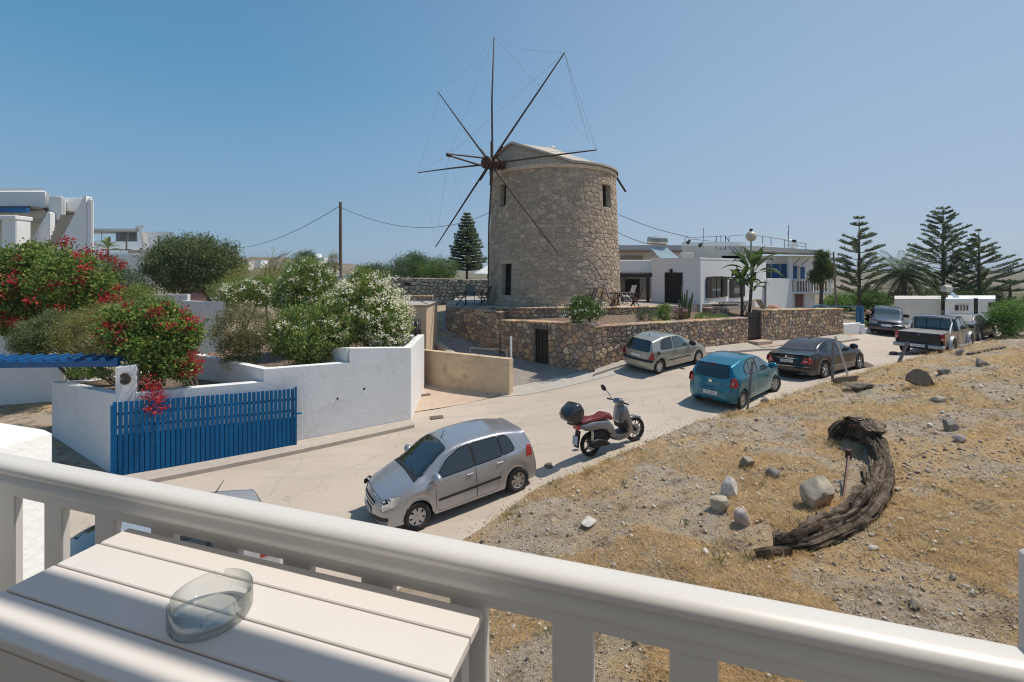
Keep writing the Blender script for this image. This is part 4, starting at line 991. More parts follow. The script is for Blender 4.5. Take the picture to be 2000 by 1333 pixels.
# ================================================================== cars
import bmesh
def paint(name, col, metal=.35, rough=.32, coat=1.0, dust=.25):
    """car paint with a thin veil of road dust"""
    m = mat(name, col, rough, metal=metal, coat=coat, noise_scale=1.7, noise_amt=.03, dirt=(3.0, (.36,.31,.25), .42, .85, dust)); return m
M_tyre = mat('tyre_rubber', (.022,.021,.020), .85, noise_scale=12, noise_amt=.2, dirt=(6, (.22,.19,.15), .5, .8, .35))
M_arch = mat('wheel_arch_black', (.008,.008,.008), .95)
M_alloy = mat('alloy_rim', (.50,.50,.51), .35, metal=.75, noise_scale=6, noise_amt=.1)
M_alloy_d = mat('dark_alloy', (.16,.16,.165), .4, metal=.7)
M_trim = mat('black_plastic', (.022,.022,.023), .6)
M_seal = mat('panel_gap', (.010,.010,.011), .8)
M_cglass = mat('car_glass', (.012,.016,.016), .04, spec=.9, coat=.6)
M_cglass_l = mat('light_car_glass', (.05,.075,.07), .05, spec=.9, coat=.8)
M_dustglass = mat('dusty_glass', (.085,.08,.085), .25, spec=.6, noise_scale=3, noise_amt=.15)
M_lamp = mat('headlamp_lens', (.58,.56,.49), .10, spec=.8, coat=1.0, noise_scale=9, noise_amt=.2)
M_lampin = mat('reflector', (.75,.75,.72), .15, metal=.8)
M_red = mat('red_lamp_lens', (.42,.012,.018), .15, coat=1.0, noise_scale=14, noise_amt=.15)
M_redl = mat('pale_lamp_lens', (.60,.34,.32), .2, coat=1.0)
M_orange = mat('indicator_lens', (.75,.30,.05), .2, coat=1.0)
M_plate = mat('number_plate_white', (.70,.70,.69), .5)
M_plateblue = mat('plate_blue', (.01,.04,.30), .5)
M_ink = mat('plate_ink', (.015,.015,.02), .6)
M_chrome = mat('chrome', (.62,.62,.63), .15, metal=1.0)
def lerp_pts(pts, x):
    if x <= pts[0][0]: return pts[0][1]
    for i in range(len(pts)-1):
        if x <= pts[i+1][0]:
            t = (x-pts[i][0])/(pts[i+1][0]-pts[i][0]); return pts[i][1]+(pts[i+1][1]-pts[i][1])*t
    return pts[-1][1]
def smooth_pts(pts, n=60):
    """monotone-ish smooth resampling of a profile"""
    xs = [p[0] for p in pts]; ys = [p[1] for p in pts]; k = len(pts)
    d = [(ys[i+1]-ys[i])/(xs[i+1]-xs[i]) for i in range(k-1)]
    m = [d[0]]+[0 if d[i-1]*d[i] <= 0 else 2*d[i-1]*d[i]/(d[i-1]+d[i]) for i in range(1, k-1)]+[d[-1]]
    out = []
    for j in range(n+1):
        x = xs[0]+(xs[-1]-xs[0])*j/n; i = max(0, min(k-2, next((i for i in range(k-1) if x <= xs[i+1]), k-2)))
        h = xs[i+1]-xs[i]; t = (x-xs[i])/h
        out.append((x, (2*t**3-3*t**2+1)*ys[i]+(t**3-2*t**2+t)*h*m[i]+(-2*t**3+3*t**2)*ys[i+1]+(t**3-t**2)*h*m[i+1]))
    return out
HOODF = [(1,0),(.992,.28),(.97,.52),(.93,.72),(.87,.84),(.78,.92),(.66,.965),(.51,.985),(.34,.995),(.17,1),(0,1)]
class Body:
    def __init__(s, sp):
        s.sp = sp; s.L = sp['L']; s.W = sp['W']; s.top = smooth_pts(sp['top'], 90); s.sh = smooth_pts(sp['shoulder'], 40); s.plan = smooth_pts(sp['plan'], 40)
        s.F = smooth_pts(sp['F'], 30); s.Rr = smooth_pts(sp['R'], 30); s.sill = sp.get('sill', .20); s.fa = sp['fa']; s.ra = sp['ra']; s.ar = sp.get('arch', .34); s.az = sp.get('az', sp['wr'])
        lean = sp.get('lean', .8); 
        s.GH = [(1,0),(1-(1-lean)*.10,.08),(1-(1-lean)*.30,.27),(1-(1-lean)*.62,.55),(1-(1-lean)*.90,.80),(lean-.012,.90),(lean-.07,.955),(lean-.18,.985),(.42,.997),(.2,1),(0,1)]
    def cap_off(s, x, y, z):
        # how far the nose/tail surface is pulled in at this height and side position
        f = lerp_pts(s.F, z)+s.sp.get('fround', .30)*(min(1, abs(y)/(s.W/2)))**3
        r = lerp_pts(s.Rr, z)+s.sp.get('rround', .14)*(min(1, abs(y)/(s.W/2)))**4
        lf, lr = s.sp.get('lf', .8), s.sp.get('lr', .9)
        o = 0
        if x < lf: o += f*(1-x/lf)
        if x > s.L-lr: o -= r*(1-(s.L-x)/lr)
        return o
    def section(s, x):
        x = max(0, min(s.L, x)); w0 = s.W/2*lerp_pts(s.plan, x); zs = lerp_pts(s.sh, x); zt_ = max(zs+.02, lerp_pts(s.top, x)); h = zt_-zs
        g = max(0, min(1, (h-.10)/.16)); g = g*g*(3-2*g)
        zb = s.sill
        for ax in (s.fa, s.ra):
            if abs(x-ax) < s.ar: zb = max(zb, s.az+sqrt(max(0, s.ar**2-(x-ax)**2)))
        zb = min(zb, zs-.06)
        pts = []
        for f, wf in ((0, .955), (.12, .972), (.3, .99), (.5, 1.0), (.68, .998), (.84, .985), (.95, .968)):
            pts.append((w0*wf if f > 0 else w0*(.955+.03*max(0, (zb-s.sill))/.4), zb+(zs-zb)*f))
        ws = w0*s.sp.get('ws', .955)
        for (a, b), (c, d) in zip(HOODF, s.GH): pts.append((ws*(a+(c-a)*g), zs+h*(b+(d-b)*g)))
        return pts
    def P(s, xn, y, z): return (xn+s.cap_off(xn, y, z), y, z)
    def solve(s, X, fn):
        x = X; p = None
        for _ in range(9):
            p = fn(x); X2 = x+s.cap_off(x, p[0], p[1]); x = max(0, min(s.L, x+(X-X2)*.9))
        return p
    def side(s, X, z):
        def fn(x):
            q = s.section(x)
            for i in range(len(q)-1):
                if q[i][1] <= z <= q[i+1][1] and q[i+1][1] > q[i][1]:
                    t = (z-q[i][1])/(q[i+1][1]-q[i][1]); return (q[i][0]+(q[i+1][0]-q[i][0])*t, z)
            return (q[0][0], z) if z < q[0][1] else (q[-3][0], z)
        y, z = s.solve(X, fn); return Vector((X, y, z))
    def topz(s, X, y):
        def fn(x):
            q = s.section(x)[7:]; a = abs(y)
            for i in range(len(q)-1):
                if q[i][0] >= a >= q[i+1][0]:
                    t = (q[i][0]-a)/max(1e-6, q[i][0]-q[i+1][0]); return (a, q[i][1]+(q[i+1][1]-q[i][1])*t)
            return (a, q[0][1])
        a, z = s.solve(X, fn); return Vector((X, y, z))
    def rear(s, y, z): return Vector((s.L+s.cap_off(s.L, y, z), y, z))
    def front(s, y, z): return Vector((s.cap_off(0, y, z), y, z))
def rounded(poly, r=.03, n=3):
    out = []; k = len(poly)
    for i in range(k):
        p0, p1, p2 = Vector(poly[i-1]), Vector(poly[i]), Vector(poly[(i+1) % k]); a = (p0-p1); b = (p2-p1); rr = min(r, a.length*.45, b.length*.45)
        A = p1+a.normalized()*rr; B = p1+b.normalized()*rr
        for j in range(n+1):
            t = j/n; q = A*(1-t)**2+p1*2*t*(1-t)+B*t*t; out.append((q.x, q.y))
    return out
def grow(poly, d):
    c = [sum(p[i] for p in poly)/len(poly) for i in (0, 1)]; k = len(poly); out = []
    a = sum(poly[i][0]*poly[(i+1) % k][1]-poly[(i+1) % k][0]*poly[i][1] for i in range(k)); sg = 1 if a > 0 else -1
    for i in range(k):
        p0, p1, p2 = Vector(poly[i-1]), Vector(poly[i]), Vector(poly[(i+1) % k]); t = (p2-p0)
        if t.length < 1e-6: out.append(tuple(p1)); continue
        t.normalize(); out.append((p1.x+t.y*sg*d, p1.y-t.x*sg*d))
    return out
def conform(name, poly, fn, off, m, parent, T, res=.09, sgn=1, label=None):
    res = min(res, T.get('res', res))
    """a thin panel laid on a surface fn(a,b); off = how proud it sits"""
    bm = bmesh.new(); f = bm.faces.new([bm.verts.new((p[0], p[1], 0)) for p in poly]); bmesh.ops.triangulate(bm, faces=[f])
    P_ = np.array(poly)
    for ax in (0, 1):
        k = P_[:, ax].min()+res
        while k < P_[:, ax].max()-res*.2:
            co = [0, 0, 0]; co[ax] = k; no = [0, 0, 0]; no[ax] = 1
            bmesh.ops.bisect_plane(bm, geom=bm.verts[:]+bm.edges[:]+bm.faces[:], plane_co=co, plane_no=no); k += res
    e = .01; vs = []
    for v in bm.verts:
        a, b = v.co.x, v.co.y; p = fn(a, b); da = fn(a+e, b)-p; db = fn(a, b+e)-p; n = da.cross(db)
        n = n.normalized() if n.length > 1e-9 else Vector((0, 1, 0)); vs.append((p, n))
    # outward = away from the car's middle
    c = Vector((T['L']/2, 0, .75)); s_ = sum(((p-c).dot(n)) for p, n in vs); s_ = 1 if s_ > 0 else -1
    for v, (p, n) in zip(bm.verts, vs):
        q = p+n*s_*off; v.co = (T['L']/2-q.x, q.y*sgn, q.z)
    bm.normal_update()
    cc = Vector((0, 0, .75))
    tot = sum((f.calc_center_median()-cc).dot(f.normal)*f.calc_area() for f in bm.faces)
    if tot < 0: bmesh.ops.reverse_faces(bm, faces=bm.faces[:])
    bm.verts.ensure_lookup_table()
    # skirt so that the panel has thickness
    be = [e_ for e_ in bm.edges if e_.is_boundary]; r = bmesh.ops.extrude_edge_only(bm, edges=be)
    inv = {}
    for g in r['geom']:
        if isinstance(g, bmesh.types.BMVert): g.co.y *= (1-.012/max(.3, abs(g.co.y))) ; g.co.x *= (1-.004)
    me = bpy.data.meshes.new(name); bm.to_mesh(me); bm.free(); me.materials.append(m); me.polygons.foreach_set('use_smooth', [True]*len(me.polygons))
    try: me.set_sharp_from_angle(angle=radians(35))
    except Exception: pass
    o = bpy.data.objects.new(name, me); COL.objects.link(o); o.parent = parent
    if label: o['label'] = label
    return o
def make_wheel(parent, x, y, r, wd, style, m_rim, sgn, steer=0, n_sp=7, hubcap=True):
    w = bpy.data.objects.new('wheel', None); COL.objects.link(w); w.empty_display_size = .1; w.parent = parent; w.location = (x, y, r); w.rotation_euler = (0, U(0, 2), 0)
    if steer: w.rotation_euler = (0, 0, steer)
    rr = r*(.62 if style != 'big' else .70); h = wd/2
    m = MB(); m.lathe([(rr, -h*.85), (r*.93, -h), (r*.985, -h*.8), (r, -h*.4), (r, h*.4), (r*.985, h*.8), (r*.93, h), (rr, h*.85), (rr*.97, h*.6), (rr*.97, -h*.6)], 36, axis='y', close=True)
    o = m.build('tyre', M_tyre, w, smooth=True, local=True)
    m = MB(); yo = h*.72*sgn
    m.lathe([(0, yo*.55), (rr*.95, yo*.55)], 28, axis='y'); bk = m.build('rim_back', M_arch, w, local=True)
    m = MB(); m.lathe([(rr*.90, yo*.9), (rr*1.0, yo*1.12), (rr*1.02, yo*1.0), (rr*.99, yo*.6)], 32, axis='y', close=True)
    for k in range(n_sp):
        a = 2*pi*k/n_sp; c, s_ = cos(a), sin(a)
        def pt(rad, tang, yy): return (rad*c-tang*s_, yy, rad*s_+tang*c)
        w0, w1 = (rr*.16, rr*.26) if style == 'cover' else ((rr*.10, rr*.13) if style != 'double' else (rr*.07, rr*.10))
        offs = (0,) if style != 'double' else (-rr*.11, rr*.11)
        for o_ in offs:
            vs = [pt(rr*.12, -w0+o_*.5, yo*1.0), pt(rr*.12, w0+o_*.5, yo*1.0), pt(rr*.97, w1+o_, yo*1.02), pt(rr*.97, -w1+o_, yo*1.02), pt(rr*.12, -w0+o_*.5, yo*.7), pt(rr*.12, w0+o_*.5, yo*.7), pt(rr*.97, w1+o_, yo*.7), pt(rr*.97, -w1+o_, yo*.7)]
            m.add(vs, [(0, 1, 2, 3), (7, 6, 5, 4), (0, 4, 5, 1), (1, 5, 6, 2), (2, 6, 7, 3), (3, 7, 4, 0)])
    m.lathe([(0, yo*1.14), (rr*.16, yo*1.12), (rr*.2, yo*.9)], 14, axis='y'); m.build('rim', m_rim, w, local=True)
    return w
def make_plate(parent, T, pos, rot, body, w=.50, h=.11, blue=True):
    """number plate: local frame x to the right as seen, y up, facing +z"""
    e = bpy.data.objects.new('number_plate', None)
    m = MB(); m.box(0, 0, 0, w, h, .012, bev=.003); o = m.build('number_plate', M_plate, parent, local=True); o.location = pos; o.rotation_euler = rot
    if blue: m = MB(); m.box(-w/2+.024, 0, .0075, .042, h-.012, .004); q = m.build('blue_band', M_plateblue, o, local=True)
    t = text('plate_text', body, h*.80, M_ink, o, (.02, -.002, .008), (0, 0, 0), .001, .92); return o
def build_car(name, label, cat, sp, pf, pr, side, mats, panels, extras=None, group=None, scale=None, dz=0.0):
    """pf, pr: contact points of the front and rear wheel on the seen side (+1 left side of the car, -1 right side)"""
    B = Body(sp); L = sp['L']; wb = sp['ra']-sp['fa']; d = Vector((pf.x-pr.x, pf.y-pr.y, 0)); dist = d.length; d.normalize(); sc = scale or max(.93, min(1.10, dist/wb))
    lf = Vector((-d.y, d.x, 0)); mid = Vector(((pf.x+pr.x)/2, (pf.y+pr.y)/2, 0))-lf*side*(sp['W']/2-.10)*sc
    xm = L/2-(sp['fa']+sp['ra'])/2      # local x of the mid axle
    loc = mid-d*xm*sc; hd = atan2(d.y, d.x)
    zf, zr = G(*(mid+d*wb/2*sc)[:2]), G(*(mid-d*wb/2*sc)[:2]); zl = G(*(mid+lf*.7)[:2]); zr2 = G(*(mid-lf*.7)[:2])
    pitch = atan2(zf-zr, wb*sc); roll = atan2(zl-zr2, 1.4)
    root = thing(name, label, cat, (loc.x, loc.y, (zf+zr)/2+.012+dz-sin(pitch)*xm*sc), (0, 0, 0), group)
    root.rotation_mode = 'XYZ'
    Mx = Matrix.Rotation(hd, 4, 'Z')@Matrix.Rotation(-pitch, 4, 'Y')@Matrix.Rotation(roll, 4, 'X'); root.rotation_euler = Mx.to_euler(); root.scale = (sc, sc, sc)
    T = {'L': L, 'res': sp.get('res', .09)}
    # stations
    xs = set(round(L*k/46, 4) for k in range(47))
    for ax in (sp['fa'], sp['ra']):
        for k in range(15): xs.add(round(ax+B.ar*cos(pi*k/14)*.9995, 4))
    xs = sorted(x for x in xs if 0 <= x <= L); secs = [B.section(x) for x in xs]; ns_ = len(secs[0])
    m = MB()
    for sg in (1, -1):
        vs = []
        for x, q in zip(xs, secs):
            for y, z in q: p = B.P(x, y, z); vs.append((L/2-p[0], p[1]*sg, p[2]))
            y, z = q[0]; p = B.P(x, y-.05, z+.0); vs.append((L/2-p[0], p[1]*sg, p[2]))   # returned lower edge
        n1 = ns_+1; fs = []
        for i in range(len(xs)-1):
            for j in range(ns_-1): fs.append((i*n1+j, (i+1)*n1+j, (i+1)*n1+j+1, i*n1+j+1))
            fs.append((i*n1, i*n1+ns_, (i+1)*n1+ns_, (i+1)*n1))
        m.add(vs, fs if sg > 0 else [f[::-1] for f in fs])
    nc = 12
    for end, x in ((0, 0.0), (1, L)):
        q = B.section(x); vs = []
        for y, z in q:
            for c in range(nc+1):
                yy = y*(1-2*c/nc); p = B.P(x, yy, z); vs.append((L/2-p[0], yy, z))
        fs = [(i*(nc+1)+c, i*(nc+1)+c+1, (i+1)*(nc+1)+c+1, (i+1)*(nc+1)+c) for i in range(len(q)-2) for c in range(nc)]
        m.add(vs, fs if end == 0 else [f[::-1] for f in fs])
    body = m.build('body', mats['paint'], root, local=True)
    bm = bmesh.new(); bm.from_mesh(body.data); bmesh.ops.remove_doubles(bm, verts=bm.verts, dist=.0008); bmesh.ops.recalc_face_normals(bm, faces=bm.faces); bm.to_mesh(body.data); bm.free()
    smooth_angle(body, 42)
    # dark floor and wheel wells
    m = MB(); w_ = sp['W']-.46
    m.box(0, 0, .36, L-.45, w_, .30); m.box(0, 0, .27, wb-2*B.ar-.08, sp['W']-.14, .12); m.build('chassis', M_arch, root, local=True)
    for ax in (sp['fa'], sp['ra']):
        m = MB(); vs = []; fs = []; n = 14
        for k in range(n+1):
            a = pi*k/n; 
            for yy in (sp['W']/2-.08, w_/2-.02): vs.append((L/2-ax+(B.ar+.012)*cos(a), yy, B.az+(B.ar+.012)*sin(a)))
        for k in range(n): fs.append((2*k, 2*k+1, 2*k+3, 2*k+2))
        m.add(vs, fs); m.build('wheel_well', M_arch, root, local=True); m = MB(); m.add([(x, -y, z) for x, y, z in vs], fs); m.build('wheel_well', M_arch, root, local=True)
    # wheels
    for ax, st in ((sp['fa'], sp.get('steer', 0)), (sp['ra'], 0)):
        for sg in (1, -1):
            make_wheel(root, L/2-ax, sg*(sp['W']/2-sp.get('tw', .19)/2-.025), sp['wr'], sp.get('tw', .19), sp.get('style', 'cover'), mats.get('rim', M_alloy), sg, st, sp.get('nsp', 7))
    fnmap = {'side': B.side, 'top': B.topz, 'rear': B.rear, 'front': B.front}
    made = {}
    for p in panels:
        nm, kind, poly, mm, off = p[:5]; opt = p[5] if len(p) > 5 else {}
        mt = mats[mm] if isinstance(mm, str) else mm; poly = rounded(poly, opt.get('r', .03))
        for sg in ((1, -1) if kind == 'side' and not opt.get('one') else (opt.get('one', 1),)):
            par = root
            if opt.get('gap'): conform('panel_gap', grow(poly, opt['gap']), fnmap[kind], off-.0035, M_seal, root, T, opt.get('res', .10), sg)
            if opt.get('parent') and (opt['parent'], sg) in made: par = made[(opt['parent'], sg)]
            made[(nm+opt.get('id', ''), sg)] = conform(nm, poly, fnmap[kind], off, mt, par, T, opt.get('res', .09), sg)
    # door mirrors
    if sp.get('mirror'):
        mx, mz = sp['mirror']; 
        for sg in (1, -1):
            p = B.side(mx, mz); m = MB(); cx, cy, cz = L/2-mx, (p.y+.17)*sg, mz+.08
            prof_ = [(0, -.15), (.07, -.135), (.105, -.07), (.115, .0), (.105, .09), (.05, .14), (0, .15)]
            m.lathe(prof_, 12, (0, 0, 0), 'y'); m.v = [(cx+v[0]*.8+.0, cy+v[1], cz+v[2]) for v in m.v]
            mo = m.build('door_mirror', mats.get('mirror', mats['paint']), root, smooth=True, local=True)
            m = MB(); m.beam((cx, p.y*sg-.0, cz-.05), (cx, cy-.02*sg, cz-.02), .05, .03); m.build('mirror_arm', M_trim, mo, local=True)
    if extras: extras(root, B, T)
    return root, B
def handle_at(root, B, x, z, m, sg, w=.17):
    p = B.side(x, z); mb = MB(); mb.box(B.L/2-x, (p.y+.022)*sg, z, w, .022, .028, bev=.008); mb.box(B.L/2-x+w*.4, (p.y+.008)*sg, z, .02, .03, .02); mb.box(B.L/2-x-w*.4, (p.y+.008)*sg, z, .02, .03, .02); return mb.build('door_handle', m, root, local=True)
def rel(*pts): return list(pts)
# ---------------------------------------------------------------- silver hatchback (nose towards the camera's left)
P_silver = paint('silver_paint', (.40,.405,.43), metal=.55, rough=.30, dust=.12)
sp_s = dict(res=.055, L=3.90, W=1.665, H=1.49, fa=.80, ra=3.255, wr=.292, arch=.335, sill=.21, lean=.80, mirror=(1.22,.93),
  top=[(0,.735),(.05,.77),(.18,.82),(.5,.91),(.82,.985),(1.05,1.12),(1.48,1.375),(1.78,1.455),(2.3,1.485),(2.9,1.465),(3.4,1.41),(3.81,1.34)],
  shoulder=[(0,.70),(.25,.76),(.7,.84),(1.2,.90),(2.2,.935),(3.2,.975),(3.81,.99)],
  plan=[(0,.88),(.35,.945),(.9,.985),(1.8,1.0),(2.9,.995),(3.4,.97),(3.81,.93)],
  F=[(.18,.10),(.30,.02),(.45,0),(.58,.02),(.70,.08),(.85,.16)], R=[(.2,.10),(.35,.0),(.55,.0),(.8,.04),(1.0,.10),(1.2,.20),(1.36,.30),(1.5,.36)], lr=1.0, fround=.28, rround=.16)
win_f = [(1.27,.935),(2.13,.965),(2.11,1.395),(1.84,1.365),(1.54,1.215)]
win_r = [(2.20,.968),(2.86,.995),(2.80,1.385),(2.18,1.392)]
win_q = [(2.90,.998),(3.22,1.03),(3.14,1.26),(3.04,1.365),(2.84,1.385)]
pan_s = [
 ('door', 'side', [(1.22,.32),(1.23,.90),(1.50,1.27),(1.84,1.41),(2.155,1.43),(2.165,.9),(2.155,.27),(1.35,.26)], 'paint', .004, dict(gap=.009, id='f')),
 ('door', 'side', [(2.18,.27),(2.175,1.425),(2.82,1.42),(2.89,1.2),(2.90,.80),(2.76,.56),(2.70,.27)], 'paint', .004, dict(gap=.009, id='r')),
 ('side_window', 'side', win_f, M_cglass, .013, dict(gap=.022, r=.03)),
 ('side_window', 'side', win_r, M_cglass, .013, dict(gap=.022, r=.03)),
 ('side_window', 'side', win_q, M_cglass, .013, dict(gap=.018, r=.05)),
 ('pillar_trim', 'side', [(2.115,.955),(2.215,.955),(2.20,1.40),(2.10,1.395)], M_trim, .0115),
 ('windscreen', 'top', [(.92,-.66),(.88,-.3),(.88,.3),(.92,.66),(1.60,.54),(1.64,0),(1.60,-.54)], M_cglass, .006, dict(gap=.02, r=.08)),
 ('bonnet', 'top', [(.16,-.50),(.22,-.62),(.76,-.71),(.80,-.3),(.80,.3),(.76,.71),(.22,.62),(.16,.50),(.12,0)], 'paint', .003, dict(gap=.008, r=.06)),
 ('scuttle', 'top', [(.80,-.68),(.82,0),(.80,.68),(.90,.66),(.89,0),(.90,-.66)], M_trim, .006, dict(r=.01)),
 ('rear_window', 'rear', [(-.52,1.02),(.52,1.02),(.47,1.32),(-.47,1.32)], M_cglass, .006, dict(gap=.015)),
 ('side_moulding', 'side', [(1.27,.475),(2.78,.515),(2.78,.565),(1.27,.525)], M_trim, .016, dict(r=.01)),
 ('grille', 'front', [(-.36,.66),(.36,.66),(.31,.575),(-.31,.575)], M_trim, .006, dict(one=1)),
 ('grille_bar', 'front', [(-.35,.625),(.35,.625),(.34,.610),(-.34,.610)], 'paint', .016, dict(one=1, r=.005)),
 ('lower_intake', 'front', [(-.30,.34),(.30,.34),(.26,.22),(-.26,.22)], M_trim, .005, dict(one=1)),
]
def ex_s(root, B, T):
    for sg in (1, -1):
        # headlamp wraps nose and wing: front part and side part of one lens
        f = lambda a, b: B.front(a, b)
        for pl, fn_, o_ in (([(.38, .59), (.52, .57), (.68, .59), (.68, .685), (.60, .69), (.44, .65)], f, .014), ([(.10, .595), (.38, .62), (.50, .79), (.24, .755), (.10, .70)], B.side, .012)):
            conform('lamp_surround', rounded(grow(pl, .008), .03), fn_, o_-.006, M_seal, root, T, .04, sg); conform('headlight', rounded(pl, .03), fn_, o_, M_lamp, root, T, .04, sg)
        conform('bumper_strip', rounded([(.34, .41), (.62, .42), (.76, .44), (.76, .375), (.60, .345), (.36, .345)], .02), f, .012, M_trim, root, T, .05, sg)
        conform('tail_light', rounded([(3.50, .80), (3.69, .78), (3.66, 1.04), (3.56, 1.02)], .02), B.side, .010, M_red, root, T, .05, sg)
        conform('indicator', rounded([(1.075, .70), (1.15, .70), (1.15, .735), (1.075, .735)], .015), B.side, .010, M_lampin, root, T, .04, sg)
        handle_at(root, B, 2.02, .83, M_chrome if False else mats_s['paint'], sg); handle_at(root, B, 2.78, .865, mats_s['paint'], sg)
    p = B.front(0, .46); make_plate(root, T, (B.L/2-p.x+.016, 0, .46), (pi/2, 0, pi/2), 'YZK 5278', .46, .115, False)
    p = B.topz(1.72, 0); m = MB(); m.tube([(B.L/2-p.x, 0, p.z), (B.L/2-p.x-.09, 0, p.z+.17)], [.012, .005], 6); m.build('aerial', M_trim, root, local=True)
    for a0, a1, yy in ((.90, 1.07, .35), (.91, 1.01, -.25)):
        pts = []
        for t_ in range(5):
            s_ = t_/4; q = B.topz(a0+(a1-a0)*s_*.6, yy-.5*s_); pts.append((B.L/2-q.x, q.y, q.z+.015))
        m = MB(); m.tube(pts, .010, 5); m.build('wiper', M_trim, root, local=True)
mats_s = dict(paint=P_silver, rim=M_alloy)
pf, pr = WZ(820,1033,-5.0), WZ(1008,962,-4.85)
car_s, B_s = build_car('parked_car', 'silver hatchback with black side mouldings, nearest on the road', 'car', sp_s, pf, pr, 1, mats_s, pan_s, ex_s, 'cars parked along the road')
# ---------------------------------------------------------------- pale car half hidden under the railing
P_white = paint('pale_silver_paint', (.50,.51,.53), metal=.4, rough=.35, dust=.1)
mats_w = dict(paint=P_white, rim=M_alloy)
def ex_w(root, B, T):
    ex = B.topz(2.9, 0); m = MB(); m.tube([(B.L/2-ex.x, 0, ex.z), (B.L/2-ex.x-.22, 0, ex.z+.34)], [.014, .004], 6); m.build('aerial', M_trim, root, local=True)
    for sg in (1, -1):
        conform('tail_light', rounded([(3.50, .80), (3.69, .78), (3.66, 1.04), (3.56, 1.02)], .02), B.side, .010, M_red, root, T, .05, sg)
        conform('headlight', rounded([(.40, .60), (.52, .585), (.68, .60), (.68, .685), (.60, .69), (.46, .65)], .03), B.front, .010, M_lamp, root, T, .05, sg)
dW = Vector((-.78,-.62,0)); cW = Vector((-4.95,5.95,0))
build_car('parked_car', 'pale silver car mostly hidden below the balcony railing', 'car', sp_s, cW+dW*1.22, cW-dW*1.22, 1, mats_w, pan_s, ex_w, 'cars parked along the road')
# ---------------------------------------------------------------- teal hatchback seen from behind
P_teal = paint('teal_paint', (.002,.16,.24), metal=.35, rough=.25, dust=.0)
sp_t = dict(L=3.78, W=1.665, H=1.52, fa=.74, ra=3.19, wr=.295, arch=.335, sill=.22, lean=.79, mirror=(1.28,.98), steer=radians(-14),
  top=[(0,.68),(.08,.76),(.3,.86),(.9,1.02),(1.2,1.18),(1.55,1.38),(1.85,1.475),(2.3,1.515),(2.8,1.495),(3.3,1.43),(3.78,1.35)],
  shoulder=[(0,.64),(.3,.76),(.8,.88),(1.3,.94),(2.2,.965),(3.2,.99),(3.78,.99)],
  plan=[(0,.86),(.35,.94),(.9,.985),(1.8,1.0),(2.9,.995),(3.4,.975),(3.78,.94)],
  F=[(.18,.10),(.30,.02),(.45,0),(.6,.03),(.75,.12),(.9,.22)], R=[(.2,.08),(.35,.0),(.58,.0),(.64,.045),(.85,.07),(1.0,.11),(1.2,.22),(1.40,.30),(1.5,.33)], lr=1.0, fround=.30, rround=.20, ws=.96)
pan_t = [
 ('door', 'side', [(1.20,.32),(1.20,.92),(1.50,1.29),(1.86,1.43),(2.13,1.455),(2.15,.9),(2.14,.28),(1.33,.26)], 'paint', .004, dict(gap=.008, id='f')),
 ('door', 'side', [(2.165,.28),(2.155,1.455),(2.70,1.43),(2.90,1.2),(2.90,.82),(2.74,.56),(2.68,.28)], 'paint', .004, dict(gap=.008, id='r')),
 ('side_window', 'side', [(1.36,.98),(2.10,1.0),(2.09,1.42),(1.85,1.385),(1.58,1.24)], M_cglass_l, .013, dict(gap=.02, r=.04)),
 ('side_window', 'side', [(2.19,1.0),(2.62,1.02),(2.60,1.41),(2.17,1.425)], M_cglass_l, .013, dict(gap=.02, r=.04)),
 ('side_window', 'side', [(2.66,1.025),(2.96,1.10),(2.88,1.28),(2.64,1.40)], M_cglass_l, .013, dict(gap=.015, r=.05)),
 ('windscreen', 'top', [(1.03,-.60),(1.03,.60),(1.62,.50),(1.66,0),(1.62,-.50)], M_cglass, .006, dict(gap=.02, r=.08)),
 ('bonnet', 'top', [(.2,-.5),(.3,-.62),(.90,-.70),(.96,0),(.90,.70),(.3,.62),(.2,.5)], 'paint', .003, dict(gap=.008, r=.06)),
 ('tailgate', 'rear', [(-.60,.62),(.60,.62),(.62,.85),(.60,1.0),(.555,1.38),(-.555,1.38),(-.60,1.0),(-.62,.85)], 'paint', .003, dict(gap=.008, r=.05)),
 ('rear_window', 'rear', [(-.55,1.02),(-.3,.99),(.3,.99),(.55,1.02),(.50,1.28),(.46,1.345),(-.46,1.345),(-.50,1.28)], M_cglass, .013, dict(gap=.018, r=.04)),
 ('brake_light', 'rear', [(-.11,1.40),(.11,1.40),(.11,1.365),(-.11,1.365)], M_red, .014, dict(r=.01)),
 ('plate_recess', 'rear', [(-.34,.41),(.34,.41),(.33,.585),(-.33,.585)], 'paint', .004, dict(gap=.01)),
 ('fog_light', 'rear', [(-.07,.27),(.07,.27),(.06,.32),(-.06,.32)], M_red, .012, dict(r=.01)),
 ('lower_bumper', 'rear', [(-.55,.215),(.55,.215),(.50,.26),(-.50,.26)], M_trim, .006, dict(r=.01)),
]
